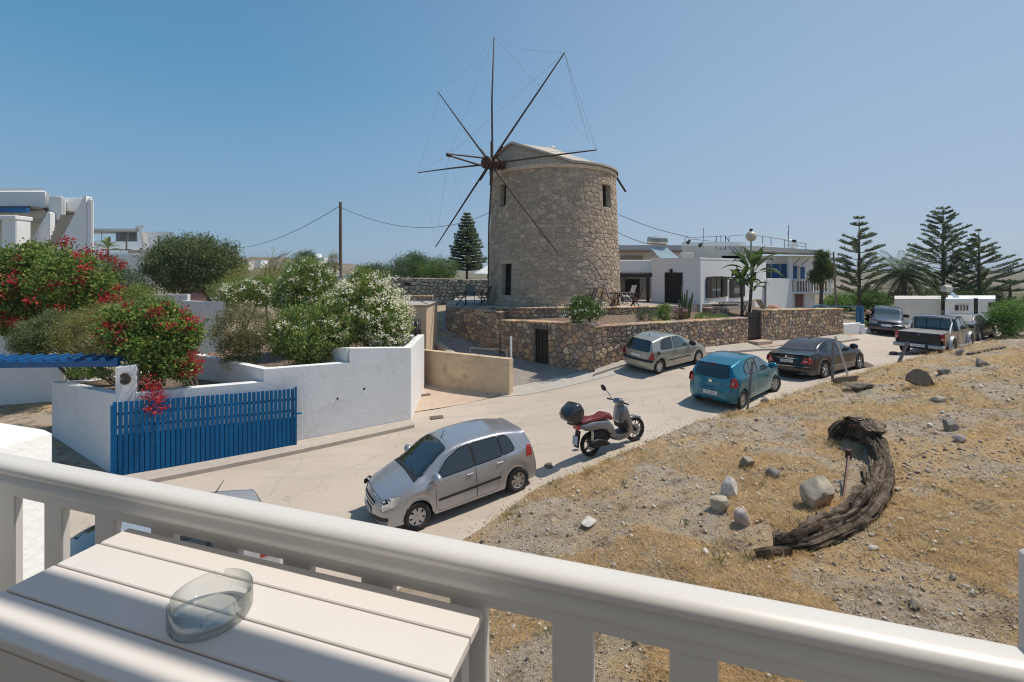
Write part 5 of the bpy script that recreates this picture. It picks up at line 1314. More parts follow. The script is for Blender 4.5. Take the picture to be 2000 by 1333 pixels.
def ex_t(root, B, T):
    for sg in (1, -1):
        conform('tail_light', rounded([(.63, .72), (.78, .72), (.79, .93), (.735, 1.02), (.64, 1.0), (.625, .85)], .03), B.rear, .014, M_red, root, T, .04, sg)
        conform('lamp_insert', rounded([(.665, .80), (.715, .79), (.715, .90), (.67, .91)], .015), B.rear, .022, M_redl, root, T, .04, sg)
        conform('tail_light', rounded([(3.46, .76), (3.66, .74), (3.64, 1.0), (3.52, 1.02)], .03), B.side, .008, M_red, root, T, .05, sg)
        conform('headlight', rounded([(.25, .66), (.60, .72), (.78, .90), (.5, .86), (.28, .76)], .03), B.side, .008, M_lamp, root, T, .05, sg)
        handle_at(root, B, 2.0, .88, P_teal, sg); handle_at(root, B, 2.62, .90, P_teal, sg)
    p = B.rear(0, .50); make_plate(root, T, (B.L/2-p.x-.018, 0, .50), (pi/2, 0, -pi/2), 'YIY 4276', .52, .115)
    p = B.rear(0, .86); m = MB(); m.lathe([(.058, -.012), (.062, .0), (.050, .006), (.048, 0)], 20, (0, 0, 0), 'x'); m.box(0, 0, 0, .012, .13, .022)
    m.v = [(B.L/2-p.x-.016+v[0]*-1, v[1], .86+v[2]) for v in m.v]; m.build('round_badge', M_chrome, root, local=True)
    p = B.rear(0, 1.0); m = MB(); m.tube([(B.L/2-p.x-.02, 0, .99), (B.L/2-B.rear(.3, 1.06).x-.02, -.32, 1.06)], .010, 5); m.build('wiper', M_trim, root, local=True)
    m = MB(); m.box(B.L/2-B.rear(0, .66).x-.012, -.0, .665, .012, .30, .02); m.build('tailgate_grip', M_seal, root, local=True)
pf, pr = WZ(1511,768,-4.03), WZ(1449,797,-4.1)
build_car('parked_car', 'teal blue small hatchback seen from behind beside the dirt bank', 'car', sp_t, pf, pr, -1, dict(paint=P_teal, rim=M_alloy), pan_t, ex_t, 'cars parked along the road')
# ---------------------------------------------------------------- pale green-grey three door hatchback
P_green = paint('pale_green_grey_paint', (.335,.34,.285), metal=.45, rough=.35, dust=.2)
sp_g = dict(L=3.77, W=1.64, H=1.42, fa=.75, ra=3.22, wr=.285, arch=.33, sill=.20, lean=.80, mirror=(1.38,.92), nsp=8, 
  top=[(0,.62),(.08,.70),(.3,.80),(1.0,.96),(1.3,1.12),(1.7,1.31),(2.0,1.385),(2.4,1.415),(2.9,1.40),(3.35,1.34),(3.77,1.27)],
  shoulder=[(0,.60),(.3,.70),(.8,.82),(1.3,.87),(2.2,.90),(3.2,.93),(3.77,.93)],
  plan=[(0,.86),(.35,.94),(.9,.985),(1.8,1.0),(2.9,.99),(3.4,.96),(3.77,.92)],
  F=[(.18,.08),(.30,.02),(.45,0),(.6,.04),(.75,.14),(.9,.22)], R=[(.2,.06),(.33,.0),(.52,.0),(.56,.05),(.80,.07),(.95,.11),(1.15,.25),(1.30,.36),(1.42,.42)], lr=1.1, fround=.28, rround=.20)
pan_g = [
 ('door', 'side', [(1.26,.32),(1.26,.85),(1.62,1.19),(1.98,1.335),(2.38,1.36),(2.45,.9),(2.42,.26),(1.36,.25)], 'paint', .004, dict(gap=.008)),
 ('side_window', 'side', [(1.50,.92),(2.36,.93),(2.30,1.32),(1.99,1.30),(1.72,1.16)], M_cglass_l, .013, dict(gap=.018, r=.03)),
 ('side_window', 'side', [(2.46,.94),(3.10,.96),(3.0,1.22),(2.86,1.30),(2.42,1.325)], M_cglass, .013, dict(gap=.018, r=.05)),
 ('windscreen', 'top', [(1.12,-.58),(1.12,.58),(1.74,.49),(1.78,0),(1.74,-.49)], M_cglass, .006, dict(gap=.02, r=.08)),
 ('bonnet', 'top', [(.2,-.5),(.3,-.62),(.98,-.70),(1.05,0),(.98,.70),(.3,.62),(.2,.5)], 'paint', .003, dict(gap=.008, r=.06)),
 ('rear_window', 'rear', [(-.56,.90),(.56,.90),(.60,.95),(.48,1.27),(-.48,1.27),(-.60,.95)], M_cglass, .013, dict(gap=.018, r=.05)),
 ('bumper_strip', 'rear', [(-.78,.50),(.78,.50),(.77,.585),(-.77,.585)], M_trim, .012, dict(r=.02)),
 ('number_plate', 'rear', [(-.25,.645),(.25,.645),(.25,.745),(-.25,.745)], M_plate, .010, dict(r=.008, gap=.01)),
 ('side_moulding', 'side', [(1.35,.46),(2.75,.46),(2.75,.50),(1.35,.50)], M_trim, .012, dict(r=.01)),
]
def ex_g(root, B, T):
    for sg in (1, -1):
        conform('tail_light', rounded([(.56, .60), (.79, .60), (.755, .86), (.72, .92), (.68, .80)], .03), B.rear, .014, M_red, root, T, .04, sg)
        conform('tail_light', rounded([(3.52, .62), (3.70, .62), (3.58, .92), (3.54, .9)], .02), B.side, .008, M_red, root, T, .05, sg)
        conform('side_window', [(0, 0), (.001, 0), (0, .001)], lambda a, b: B.side(2+a, .9+b), .001, M_trim, root, T, .5, sg) if False else None
        handle_at(root, B, 2.30, .82, M_trim, sg)
    conform('fuel_cap', rounded([(3.20, .76), (3.34, .76), (3.34, .90), (3.20, .90)], .06), B.side, .006, M_trim, root, T, .05, -1)
    p = B.topz(2.9, 0); m = MB(); m.tube([(B.L/2-p.x, 0, p.z), (B.L/2-p.x-.05, 0, p.z+.06)], .014, 6); m.build('aerial_base', M_trim, root, local=True)
    p = B.rear(0, .9); m = MB(); m.tube([(B.L/2-p.x-.02, 0, .90), (B.L/2-B.rear(.3, .97).x-.02, .34, .95)], .010, 5); m.build('wiper', M_trim, root, local=True)
pf, pr = WZ(1361,709,-3.66), WZ(1288,730,-3.82)
build_car('parked_car', 'pale grey-green three door hatchback parked by the stone wall', 'car', sp_g, pf, pr, -1, dict(paint=P_green, rim=M_alloy, mirror=M_trim), pan_g, ex_g, 'cars parked along the road')
# ---------------------------------------------------------------- black saloon
P_black = paint('black_paint', (.006,.006,.008), metal=.0, rough=.25, coat=.5, dust=.0)
sp_b = dict(L=4.82, W=1.82, H=1.45, fa=.84, ra=3.70, wr=.335, arch=.375, sill=.20, lean=.76, mirror=(1.55,.97), style='double', nsp=5, tw=.23,
  top=[(0,.66),(.08,.74),(.3,.83),(1.2,.97),(1.45,1.04),(2.0,1.335),(2.3,1.42),(2.7,1.45),(3.1,1.42),(3.5,1.31),(3.95,1.10),(4.15,1.035),(4.5,1.01),(4.82,.985)],
  shoulder=[(0,.62),(.3,.72),(.9,.84),(1.5,.90),(2.5,.93),(3.6,.955),(4.3,.955),(4.82,.93)],
  plan=[(0,.84),(.4,.93),(1.0,.98),(2.0,1.0),(3.4,1.0),(4.2,.975),(4.82,.90)],
  F=[(.18,.10),(.30,.02),(.45,0),(.6,.03),(.75,.12),(.9,.2)], R=[(.2,.10),(.33,.02),(.55,.0),(.62,.05),(.8,.06),(.95,.07),(1.1,.10)], lr=.5, fround=.32, rround=.24)
pan_b = [
 ('door', 'side', [(1.42,.30),(1.42,.90),(1.95,1.22),(2.3,1.36),(2.56,1.375),(2.60,.9),(2.58,.26),(1.5,.26)], 'paint', .004, dict(gap=.008, id='f')),
 ('door', 'side', [(2.61,.26),(2.59,1.38),(3.05,1.345),(3.42,1.16),(3.47,.95),(3.40,.75),(3.22,.52),(3.16,.26)], 'paint', .004, dict(gap=.008, id='r')),
 ('side_window', 'side', [(1.68,.955),(2.53,.965),(2.50,1.345),(2.30,1.33),(1.98,1.18)], M_cglass, .013, dict(gap=.014, r=.03)),
 ('side_window', 'side', [(2.63,.97),(3.18,.98),(3.14,1.27),(2.98,1.325),(2.61,1.35)], M_cglass, .013, dict(gap=.014, r=.03)),
 ('side_window', 'side', [(3.22,.985),(3.40,1.0),(3.34,1.13),(3.18,1.25)], M_cglass, .013, dict(gap=.012, r=.04)),
 ('windscreen', 'top', [(1.38,-.64),(1.38,.64),(2.05,.54),(2.10,0),(2.05,-.54)], M_cglass, .006, dict(gap=.015, r=.08)),
 ('bonnet', 'top', [(.2,-.5),(.3,-.66),(1.2,-.74),(1.3,0),(1.2,.74),(.3,.66),(.2,.5)], 'paint', .003, dict(gap=.008, r=.06)),
 ('rear_window', 'top', [(3.16,-.52),(3.12,0),(3.16,.52),(3.98,.64),(4.0,0),(3.98,-.64)], M_dustglass, .006, dict(gap=.014, r=.08)),
 ('boot_lid', 'top', [(4.10,-.62),(4.12,0),(4.10,.62),(4.74,.60),(4.76,0),(4.74,-.60)], 'paint', .003, dict(gap=.008, r=.05)),
 ('sill_strip', 'side', [(1.3,.42),(3.25,.42),(3.25,.435),(1.3,.435)], M_chrome, .008, dict(r=.004)),
 ('boot_strip', 'rear', [(-.48,.815),(.48,.815),(.48,.84),(-.48,.84)], M_chrome, .012, dict(r=.006)),
 ('bumper_chrome', 'rear', [(-.80,.525),(.80,.525),(.80,.54),(-.80,.54)], M_chrome, .010, dict(r=.004)),
 ('boot_gap', 'rear', [(-.60,.60),(.60,.60),(.60,.612),(-.60,.612)], M_seal, .005, dict(r=.004)),
 ('exhaust_tip', 'rear', [(-.62,.24),(-.44,.24),(-.44,.29),(-.62,.29)], M_chrome, .014, dict(r=.02)),
]
def ex_b(root, B, T):
    for sg in (1, -1):
        conform('tail_light', rounded([(.50, .62), (.84, .62), (.86, .76), (.78, .87), (.64, .86)], .03), B.rear, .014, M_red, root, T, .04, sg)
        conform('lamp_insert', rounded([(.60, .70), (.74, .70), (.74, .76), (.64, .76)], .012), B.rear, .022, M_redl, root, T, .04, sg)
        conform('tail_light', rounded([(4.48, .68), (4.74, .66), (4.70, .88), (4.56, .88)], .03), B.side, .008, M_red, root, T, .05, sg)
        handle_at(root, B, 2.42, .84, P_black, sg); handle_at(root, B, 3.30, .86, P_black, sg)
    p = B.rear(0, .72); make_plate(root, T, (B.L/2-p.x-.02, 0, .72), (pi/2, 0, -pi/2), 'ZXM 6171', .52, .115)
    p = B.rear(0, .90); m = MB(); m.lathe([(.040, -.006), (.045, .004), (.038, .006)], 16, (B.L/2-p.x-.01, 0, .895), 'x'); m.build('round_badge', M_chrome, root, local=True)
    p = B.topz(2.95, 0); m = MB(); m.box(B.L/2-p.x, 0, p.z+.02, .10, .03, .04, bev=.01); m.build('roof_aerial', M_trim, root, local=True)
pf, pr = WZ(1677,721,-3.88), WZ(1611,740,-3.95)
build_car('parked_car', 'black saloon with dusty rear window parked beyond the teal car', 'car', sp_b, pf, pr, -1, dict(paint=P_black, rim=M_alloy), pan_b, ex_b, 'cars parked along the road')
# ---------------------------------------------------------------- dark saloon at the right end
pf2, pr2 = W(1942,668,25.9), W(1908,680,24.2)
P_dark = paint('dusty_black_paint', (.02,.02,.024), metal=.2, rough=.4, dust=.35)
sp_d = dict(sp_b); sp_d.update(L=4.45, fa=.84, ra=3.42, style='cover', nsp=7, W=1.74,
  top=[(0,.66),(.08,.74),(.3,.83),(1.1,.95),(1.3,1.02),(1.85,1.30),(2.1,1.38),(2.5,1.41),(2.9,1.38),(3.2,1.27),(3.65,1.05),(3.9,1.0),(4.2,.98),(4.45,.95)],
  shoulder=[(0,.62),(.3,.72),(.9,.84),(1.5,.90),(2.5,.92),(3.4,.93),(4.0,.93),(4.45,.9)], plan=[(0,.84),(.4,.93),(1.0,.98),(2.0,1.0),(3.2,1.0),(3.9,.975),(4.45,.90)])
pan_d = [
 ('door', 'side', [(1.35,.30),(1.35,.90),(1.85,1.2),(2.1,1.32),(2.4,1.34),(2.42,.9),(2.4,.26),(1.4,.26)], 'paint', .004, dict(gap=.008)),
 ('side_window', 'side', [(1.55,.95),(2.36,.96),(2.33,1.30),(2.12,1.28),(1.84,1.15)], M_cglass_l, .013, dict(gap=.014)),
 ('side_window', 'side', [(2.45,.96),(3.12,.97),(3.0,1.22),(2.8,1.29),(2.43,1.31)], M_cglass_l, .013, dict(gap=.014)),
 ('windscreen', 'top', [(1.22,-.60),(1.22,.60),(1.88,.52),(1.92,0),(1.88,-.52)], M_cglass, .006, dict(gap=.015, r=.08)),
 ('rear_window', 'top', [(2.96,-.50),(2.92,0),(2.96,.50),(3.66,.60),(3.68,0),(3.66,-.60)], mat('very_dusty_glass', (.30,.29,.27), .5, noise_scale=4, noise_amt=.1), .006, dict(gap=.014, r=.08)),
 ('bumper_strip', 'rear', [(-.75,.48),(.75,.48),(.75,.54),(-.75,.54)], M_trim, .010, dict(r=.01)),
]
def ex_d(root, B, T):
    for sg in (1, -1):
        conform('tail_light', rounded([(.36, .70), (.82, .70), (.83, .84), (.36, .86)], .02), B.rear, .014, M_red, root, T, .05, sg)
        conform('lamp_insert', rounded([(.52, .74), (.64, .74), (.64, .82), (.52, .82)], .012), B.rear, .022, M_redl, root, T, .04, sg)
build_car('parked_car', 'dusty dark saloon at the far right beyond the pickup', 'car', sp_d, pf2, pr2, -1, dict(paint=P_dark, rim=M_alloy), pan_d, ex_d, 'cars parked along the road', scale=1.0)
# ---------------------------------------------------------------- dark blue off-roader facing the camera
P_navy = paint('navy_paint', (.018,.028,.06), metal=.3, rough=.35, dust=.2)
sp_n = dict(L=4.1, W=1.68, H=1.55, fa=.78, ra=3.25, wr=.33, arch=.38, sill=.34, lean=.82, mirror=(1.35,1.08), style='cover', 
  top=[(0,.78),(.06,.86),(.3,.95),(1.1,1.04),(1.35,1.14),(1.75,1.46),(1.95,1.54),(2.4,1.56),(3.2,1.55),(4.1,1.50)],
  shoulder=[(0,.74),(.3,.84),(1.0,.93),(2.0,.98),(4.1,1.0)], plan=[(0,.92),(.35,.965),(.9,.99),(2,1.0),(3.4,.99),(4.1,.96)],
  F=[(.3,.04),(.45,0),(.6,.0),(.66,.06),(.9,.08)], R=[(.3,.03),(.5,0),(.8,.02),(1.2,.08),(1.55,.16)], lr=.6, fround=.16, rround=.10)
pan_n = [
 ('windscreen', 'top', [(1.22,-.62),(1.20,0),(1.22,.62),(1.78,.56),(1.80,0),(1.78,-.56)], M_cglass_l, .006, dict(gap=.02, r=.06)),
 ('bonnet', 'top', [(.10,-.6),(.2,-.68),(1.1,-.74),(1.15,0),(1.1,.74),(.2,.68),(.10,.6)], 'paint', .003, dict(gap=.008, r=.04)),
 ('side_window', 'side', [(1.55,1.05),(2.35,1.05),(2.33,1.42),(1.85,1.40)], M_cglass, .013, dict(gap=.014)),
 ('side_window', 'side', [(2.45,1.05),(3.4,1.05),(3.35,1.42),(2.43,1.42)], M_cglass, .013, dict(gap=.014)),
 ('grille', 'front', [(-.42,.70),(.42,.70),(.40,.80),(-.40,.80)], M_trim, .008, dict(r=.02)),
 ('headlight', 'front', [(.46,.70),(.72,.70),(.73,.82),(.47,.81)], M_lamp, .012, dict(r=.02)),
 ('headlight', 'front', [(-.46,.70),(-.72,.70),(-.73,.82),(-.47,.81)], M_lamp, .012, dict(r=.02)),
 ('bumper', 'front', [(-.82,.50),(.82,.50),(.82,.64),(-.82,.64)], M_trim, .03, dict(r=.03)),
 ('bumper_trim', 'front', [(-.80,.62),(.80,.62),(.80,.645),(-.80,.645)], M_chrome, .04, dict(r=.006)),
 ('number_plate', 'front', [(-.25,.55),(.25,.55),(.25,.64),(-.25,.64)], M_plate, .05, dict(r=.008)),
]
pfn, prn = W(1721,659,26.8), W(1766,649,30)
dN = Vector((-.64,-.77,0)).normalized(); cN = Vector((23.9,27.9,0))
build_car('parked_car', 'dark blue off-road car facing the camera at the bend', 'car', sp_n, cN+dN*1.22, cN-dN*1.22, 1, dict(paint=P_navy, rim=M_alloy, mirror=M_trim), pan_n, None, 'cars parked along the road', scale=1.0)
# ---------------------------------------------------------------- black pickup
P_pick = paint('black_pickup_paint', (.016,.017,.018), metal=.0, rough=.3, dust=.05)
M_silv = paint('silver_cladding', (.42,.42,.42), metal=.3, rough=.4, dust=.2)
def pickup():
    L, Wd = 4.95, 1.78; d = Vector((.80,.60,0)).normalized()
    rr_ = W(1841,687,21.9); rl_ = W(1775,690,20.4)   # near rear wheels
    d = Vector((.83,.56,0)).normalized()
    base = Vector((18.15,20.3,0)); zc = G(19.2,22.2)
    root = thing('pickup_truck', 'black double cab pickup with silver wheel flares and roll bar', 'pickup', (base.x+d.x*L/2, base.y+d.y*L/2, G(base.x+d.x*L/2, base.y+d.y*L/2)+.0), (0, 0, atan2(d.y, d.x)), 'cars parked along the road')
    X = lambda x: x-L/2          # x from the tail
    def hull(name, prof, w, m, lean=None, bev=.03):
        """extruded side profile with softened flanks: prof list of (x,z)"""
        bm = bmesh.new(); n = len(prof); rings = []
        for f, ins in ((-1, bev), (-.985, bev*.3), (-.96, 0), (.96, 0), (.985, bev*.3), (1, bev)):
            cx = sum(p[0] for p in prof)/n; cz = sum(p[1] for p in prof)/n; r = []
            for x, z in prof:
                ww = w/2*(1 if not lean else lean(x, z)); r.append(bm.verts.new((X(x+(cx-x)*ins*.3), f*ww, z+(cz-z)*ins*.5)))
            rings.append(r)
        for a, b in zip(rings[:-1], rings[1:]):
            for k in range(n): bm.faces.new((a[k], a[(k+1) % n], b[(k+1) % n], b[k]))
        bm.faces.new(rings[0][::-1]); bm.faces.new(rings[-1]); bmesh.ops.recalc_face_normals(bm, faces=bm.faces)
        me = bpy.data.meshes.new(name); bm.to_mesh(me); bm.free(); me.materials.append(m); o = bpy.data.objects.new(name, me); COL.objects.link(o); o.parent = root; smooth_angle(o, 35); return o
    def arc(cx, cz, r, a0, a1, n=10): return [(cx+r*cos(radians(a0+(a1-a0)*k/n)), cz+r*sin(radians(a0+(a1-a0)*k/n))) for k in range(n+1)]
    ra, fa, wr = 1.12, 4.07, .37
    # load bed sides (two), floor, tailgate
    prof_b = [(.04,.50)]+arc(ra,.42,.45,170,10)[0:]+[(1.95,.50),(1.98,1.08),(.04,1.08)]
    for sg in (1, -1):
        bm = bmesh.new(); vs0 = [bm.verts.new((X(x), sg*Wd/2*(.985 if z < .6 else 1)*.96, z)) for x, z in prof_b]; vs1 = [bm.verts.new((X(x), sg*(Wd/2-.11), z)) for x, z in prof_b]; n = len(prof_b)
        bm.faces.new(vs0); bm.faces.new(vs1[::-1])
        for k in range(n): bm.faces.new((vs0[k], vs1[k], vs1[(k+1) % n], vs0[(k+1) % n]))
        bmesh.ops.recalc_face_normals(bm, faces=bm.faces); me = bpy.data.meshes.new('bed_side'); bm.to_mesh(me); bm.free(); me.materials.append(P_pick); o = bpy.data.objects.new('bed_side', me); COL.objects.link(o); o.parent = root
    m = MB(); m.box(X(1.0), 0, .62, 1.9, Wd-.24, .06); m.box(X(1.9), 0, .85, .05, Wd-.24, .46); m.build('bed_floor', M_trim, root, local=True)
    m = MB(); m.box(X(.03), 0, .80, .06, Wd-.36, .54, bev=.015); m.box(X(-.003), 0, .80, .012, Wd-.60, .34, bev=.005); tg = m.build('tailgate', P_pick, root, local=True)
    m = MB(); m.lathe([(0, .012), (.05, .008), (.055, 0)], 14, (X(-.012), 0, .99), 'x'); m.build('badge', M_chrome, tg, local=True)
    m = MB(); m.box(X(1.0), 0, 1.055, 1.86, Wd-.20, .03, bev=.012); m.build('bed_cover', mat('dusty_grey_cover', (.27,.26,.24), .8, noise_scale=4, noise_amt=.2), root, local=True)
    # cab and bonnet
    cabp = [(1.99,.42),(1.99,1.08),(2.03,1.12),(2.16,1.60),(2.30,1.68),(2.9,1.715),(3.35,1.66),(3.95,1.14),(4.2,1.10),(4.80,1.00),(4.90,.86),(4.92,.55)]+arc(fa,.42,.45,12,168)+[(3.5,.40)]
    def ln(x, z): return 1.0 if z < 1.08 else 1-.20*(z-1.08)/.63
    cab = hull('cab', cabp, Wd*.96, P_pick, ln)
    for sg in (1, -1):
        def pt(x, z, o=.006): return (X(x), sg*(Wd*.96/2*ln(x, z)+o), z)
        for nm, q in (('side_window', [(2.16,1.13),(2.80,1.13),(2.79,1.60),(2.30,1.57)]), ('side_window', [(2.88,1.13),(3.80,1.13),(3.40,1.55),(3.30,1.60),(2.88,1.60)])):
            m = MB(); m.add([pt(*p, .004) for p in grow(q, .025)], [tuple(range(len(q)))] if sg < 0 else [tuple(range(len(q)-1, -1, -1))]); m.build('window_frame', M_trim, root, local=True)
            m = MB(); m.add([pt(*p, .009) for p in q], [tuple(range(len(q)))]); m.build(nm, M_cglass_l, root, local=True)
        for q in ([(2.06,.50),(2.84,.50),(2.84,1.10),(2.06,1.10)], [(2.87,.50),(3.55,.50),(3.85,.85),(3.85,1.10),(2.87,1.10)]):
            m = MB(); m.add([pt(*p, .002) for p in grow(q, .010)], [tuple(range(len(q)))]); m.build('panel_gap', M_seal, root, local=True)
            m = MB(); m.add([pt(*p, .006) for p in q], [tuple(range(len(q)))]); m.build('door', P_pick, root, local=True)
        m = MB(); m.box(X(2.72), sg*(Wd*.96/2+.02), .98, .16, .02, .035, bev=.008); m.box(X(3.0), sg*(Wd*.96/2+.02), .98, .16, .02, .035, bev=.008); m.build('door_handle', M_chrome, root, local=True)
        m = MB(); m.box(X(2.95), sg*(Wd*.96/2+.07), .40, 1.6, .12, .04, bev=.015); m.build('side_step', M_silv, root, local=True)
        m = MB(); m.box(X(3.62), sg*(Wd*.96/2+.14), 1.20, .10, .19, .17, bev=.04); m.build('door_mirror', M_trim, root, local=True)
        for cx in (ra, fa):   # wheel flares
            m = MB(); vs = []; 
            A_ = arc(cx, .42, .44, 188, -8, 14); C_ = arc(cx, .42, .53, 186, -6, 14)
            for (a, b), (c, d2) in zip(A_, C_): vs += [(X(a), sg*(Wd/2+.05), b), (X((a+c)/2), sg*(Wd/2+.055), (b+d2)/2), (X(c), sg*(Wd*.96/2), d2)]
            fs = [(3*k+j, 3*k+3+j, 3*k+4+j, 3*k+1+j) for k in range(14) for j in (0, 1)]
            vs2 = [(v[0], v[1]-sg*.10, v[2]) for v in vs]; m.add(vs, fs); m.add([vs[3*k] for k in range(15)]+[vs2[3*k] for k in range(15)], [(k, k+1, 16+k, 15+k) for k in range(14)])
            m.build('wheel_flare', M_silv, root, smooth=False, local=True)
        m = MB(); m.box(X(.05), sg*(Wd/2-.10), .90, .10, .15, .30, bev=.02); tl = m.build('tail_light', M_red, root, local=True)
        m = MB(); m.box(X(-.004), sg*(Wd/2-.10), .84, .012, .11, .10, bev=.004); m.build('lamp_insert', M_redl, tl, local=True)
        # roll bar
    m = MB(); m.tube([(X(1.25), -.74, 1.08), (X(1.72), -.72, 1.45), (X(1.84), -.62, 1.66), (X(1.86), 0, 1.70), (X(1.84), .62, 1.66), (X(1.72), .72, 1.45), (X(1.25), .74, 1.08)], .035, 8)
    m.tube([(X(1.84), -.68, 1.08), (X(1.84), -.66, 1.60)], .03, 8); m.tube([(X(1.84), .68, 1.08), (X(1.84), .66, 1.60)], .03, 8); m.build('roll_bar', M_silv, root, smooth=False, local=True)
    # rear cab window
    def rw(y, z, o): x = 2.03+(z-1.12)*(.13/.48)-o; return (X(x), y, z)
    m = MB(); m.add([rw(-.66,1.16,.012), rw(.66,1.16,.012), rw(.58,1.57,.012), rw(-.58,1.57,.012)], [(0, 3, 2, 1)]); rwn = m.build('rear_window', M_cglass_l, root, local=True)
    m = MB()
    for y in (-.25, .25): m.beam(rw(y,1.16,.02), rw(y,1.57,.02), .025, .01)
    m.build('window_divider', M_trim, rwn, local=True)
    wsx = lambda z, o: 3.95-(z-1.14)*(.60/.52)+o
    m = MB(); m.add([(X(wsx(1.18,.012)), -.68, 1.18), (X(wsx(1.18,.012)), .68, 1.18), (X(wsx(1.62,.012)), .58, 1.62), (X(wsx(1.62,.012)), -.58, 1.62)], [(0, 1, 2, 3)]); m.build('windscreen', M_cglass, root, local=True)
    # rear bumper, plate, tow hitch
    m = MB(); m.box(X(-.10), 0, .50, .22, Wd-.02, .16, bev=.03); bp_ = m.build('rear_bumper', M_silv, root, local=True)
    m = MB(); m.box(X(-.20), 0, .50, .06, .72, .15, bev=.01); m.build('bumper_step', M_trim, bp_, local=True)
    make_plate(root, {'L': L}, (X(-.24), -.0, .52), (pi/2, 0, -pi/2), 'MHH 6180', .50, .11, False)
    m = MB(); m.box(X(2.4), 0, .42, 4.2, Wd-.55, .22); m.build('chassis', M_arch, root, local=True)
    m = MB(); m.box(X(4.93), 0, .58, .12, Wd-.04, .26, bev=.03); m.build('front_bumper', M_silv, root, local=True)
    for cx in (ra, fa):
        for sg in (1, -1): make_wheel(root, X(cx), sg*(Wd/2-.10), wr, .24, 'cover', M_alloy, sg, 0, 6)
    return root
pickup()
# ================================================================== scooter
def extr(name, prof, w, m, parent, ins=.12, y0=0.0):
    """rounded slab from a side profile: (x,z) points, full width w"""
    n = len(prof); cx = sum(p[0] for p in prof)/n; cz = sum(p[1] for p in prof)/n; mb = MB(); vs = []
    L_ = [(-.5, ins*2.2), (-.46, ins*1.0), (-.36, ins*.3), (-.15, 0), (.15, 0), (.36, ins*.3), (.46, ins*1.0), (.5, ins*2.2)]
    for f, i_ in L_: vs += [(x+(cx-x)*i_, y0+f*w, z+(cz-z)*i_) for x, z in prof]
    fs = [(r*n+k, r*n+(k+1) % n, (r+1)*n+(k+1) % n, (r+1)*n+k) for r in range(7) for k in range(n)]+[tuple(range(n-1, -1, -1)), tuple(range(7*n, 8*n))]
    mb.add(vs, fs); o = mb.build(name, m, parent, local=True); bm = bmesh.new(); bm.from_mesh(o.data); bmesh.ops.recalc_face_normals(bm, faces=bm.faces); bm.to_mesh(o.data); bm.free(); smooth_angle(o, 50); return o
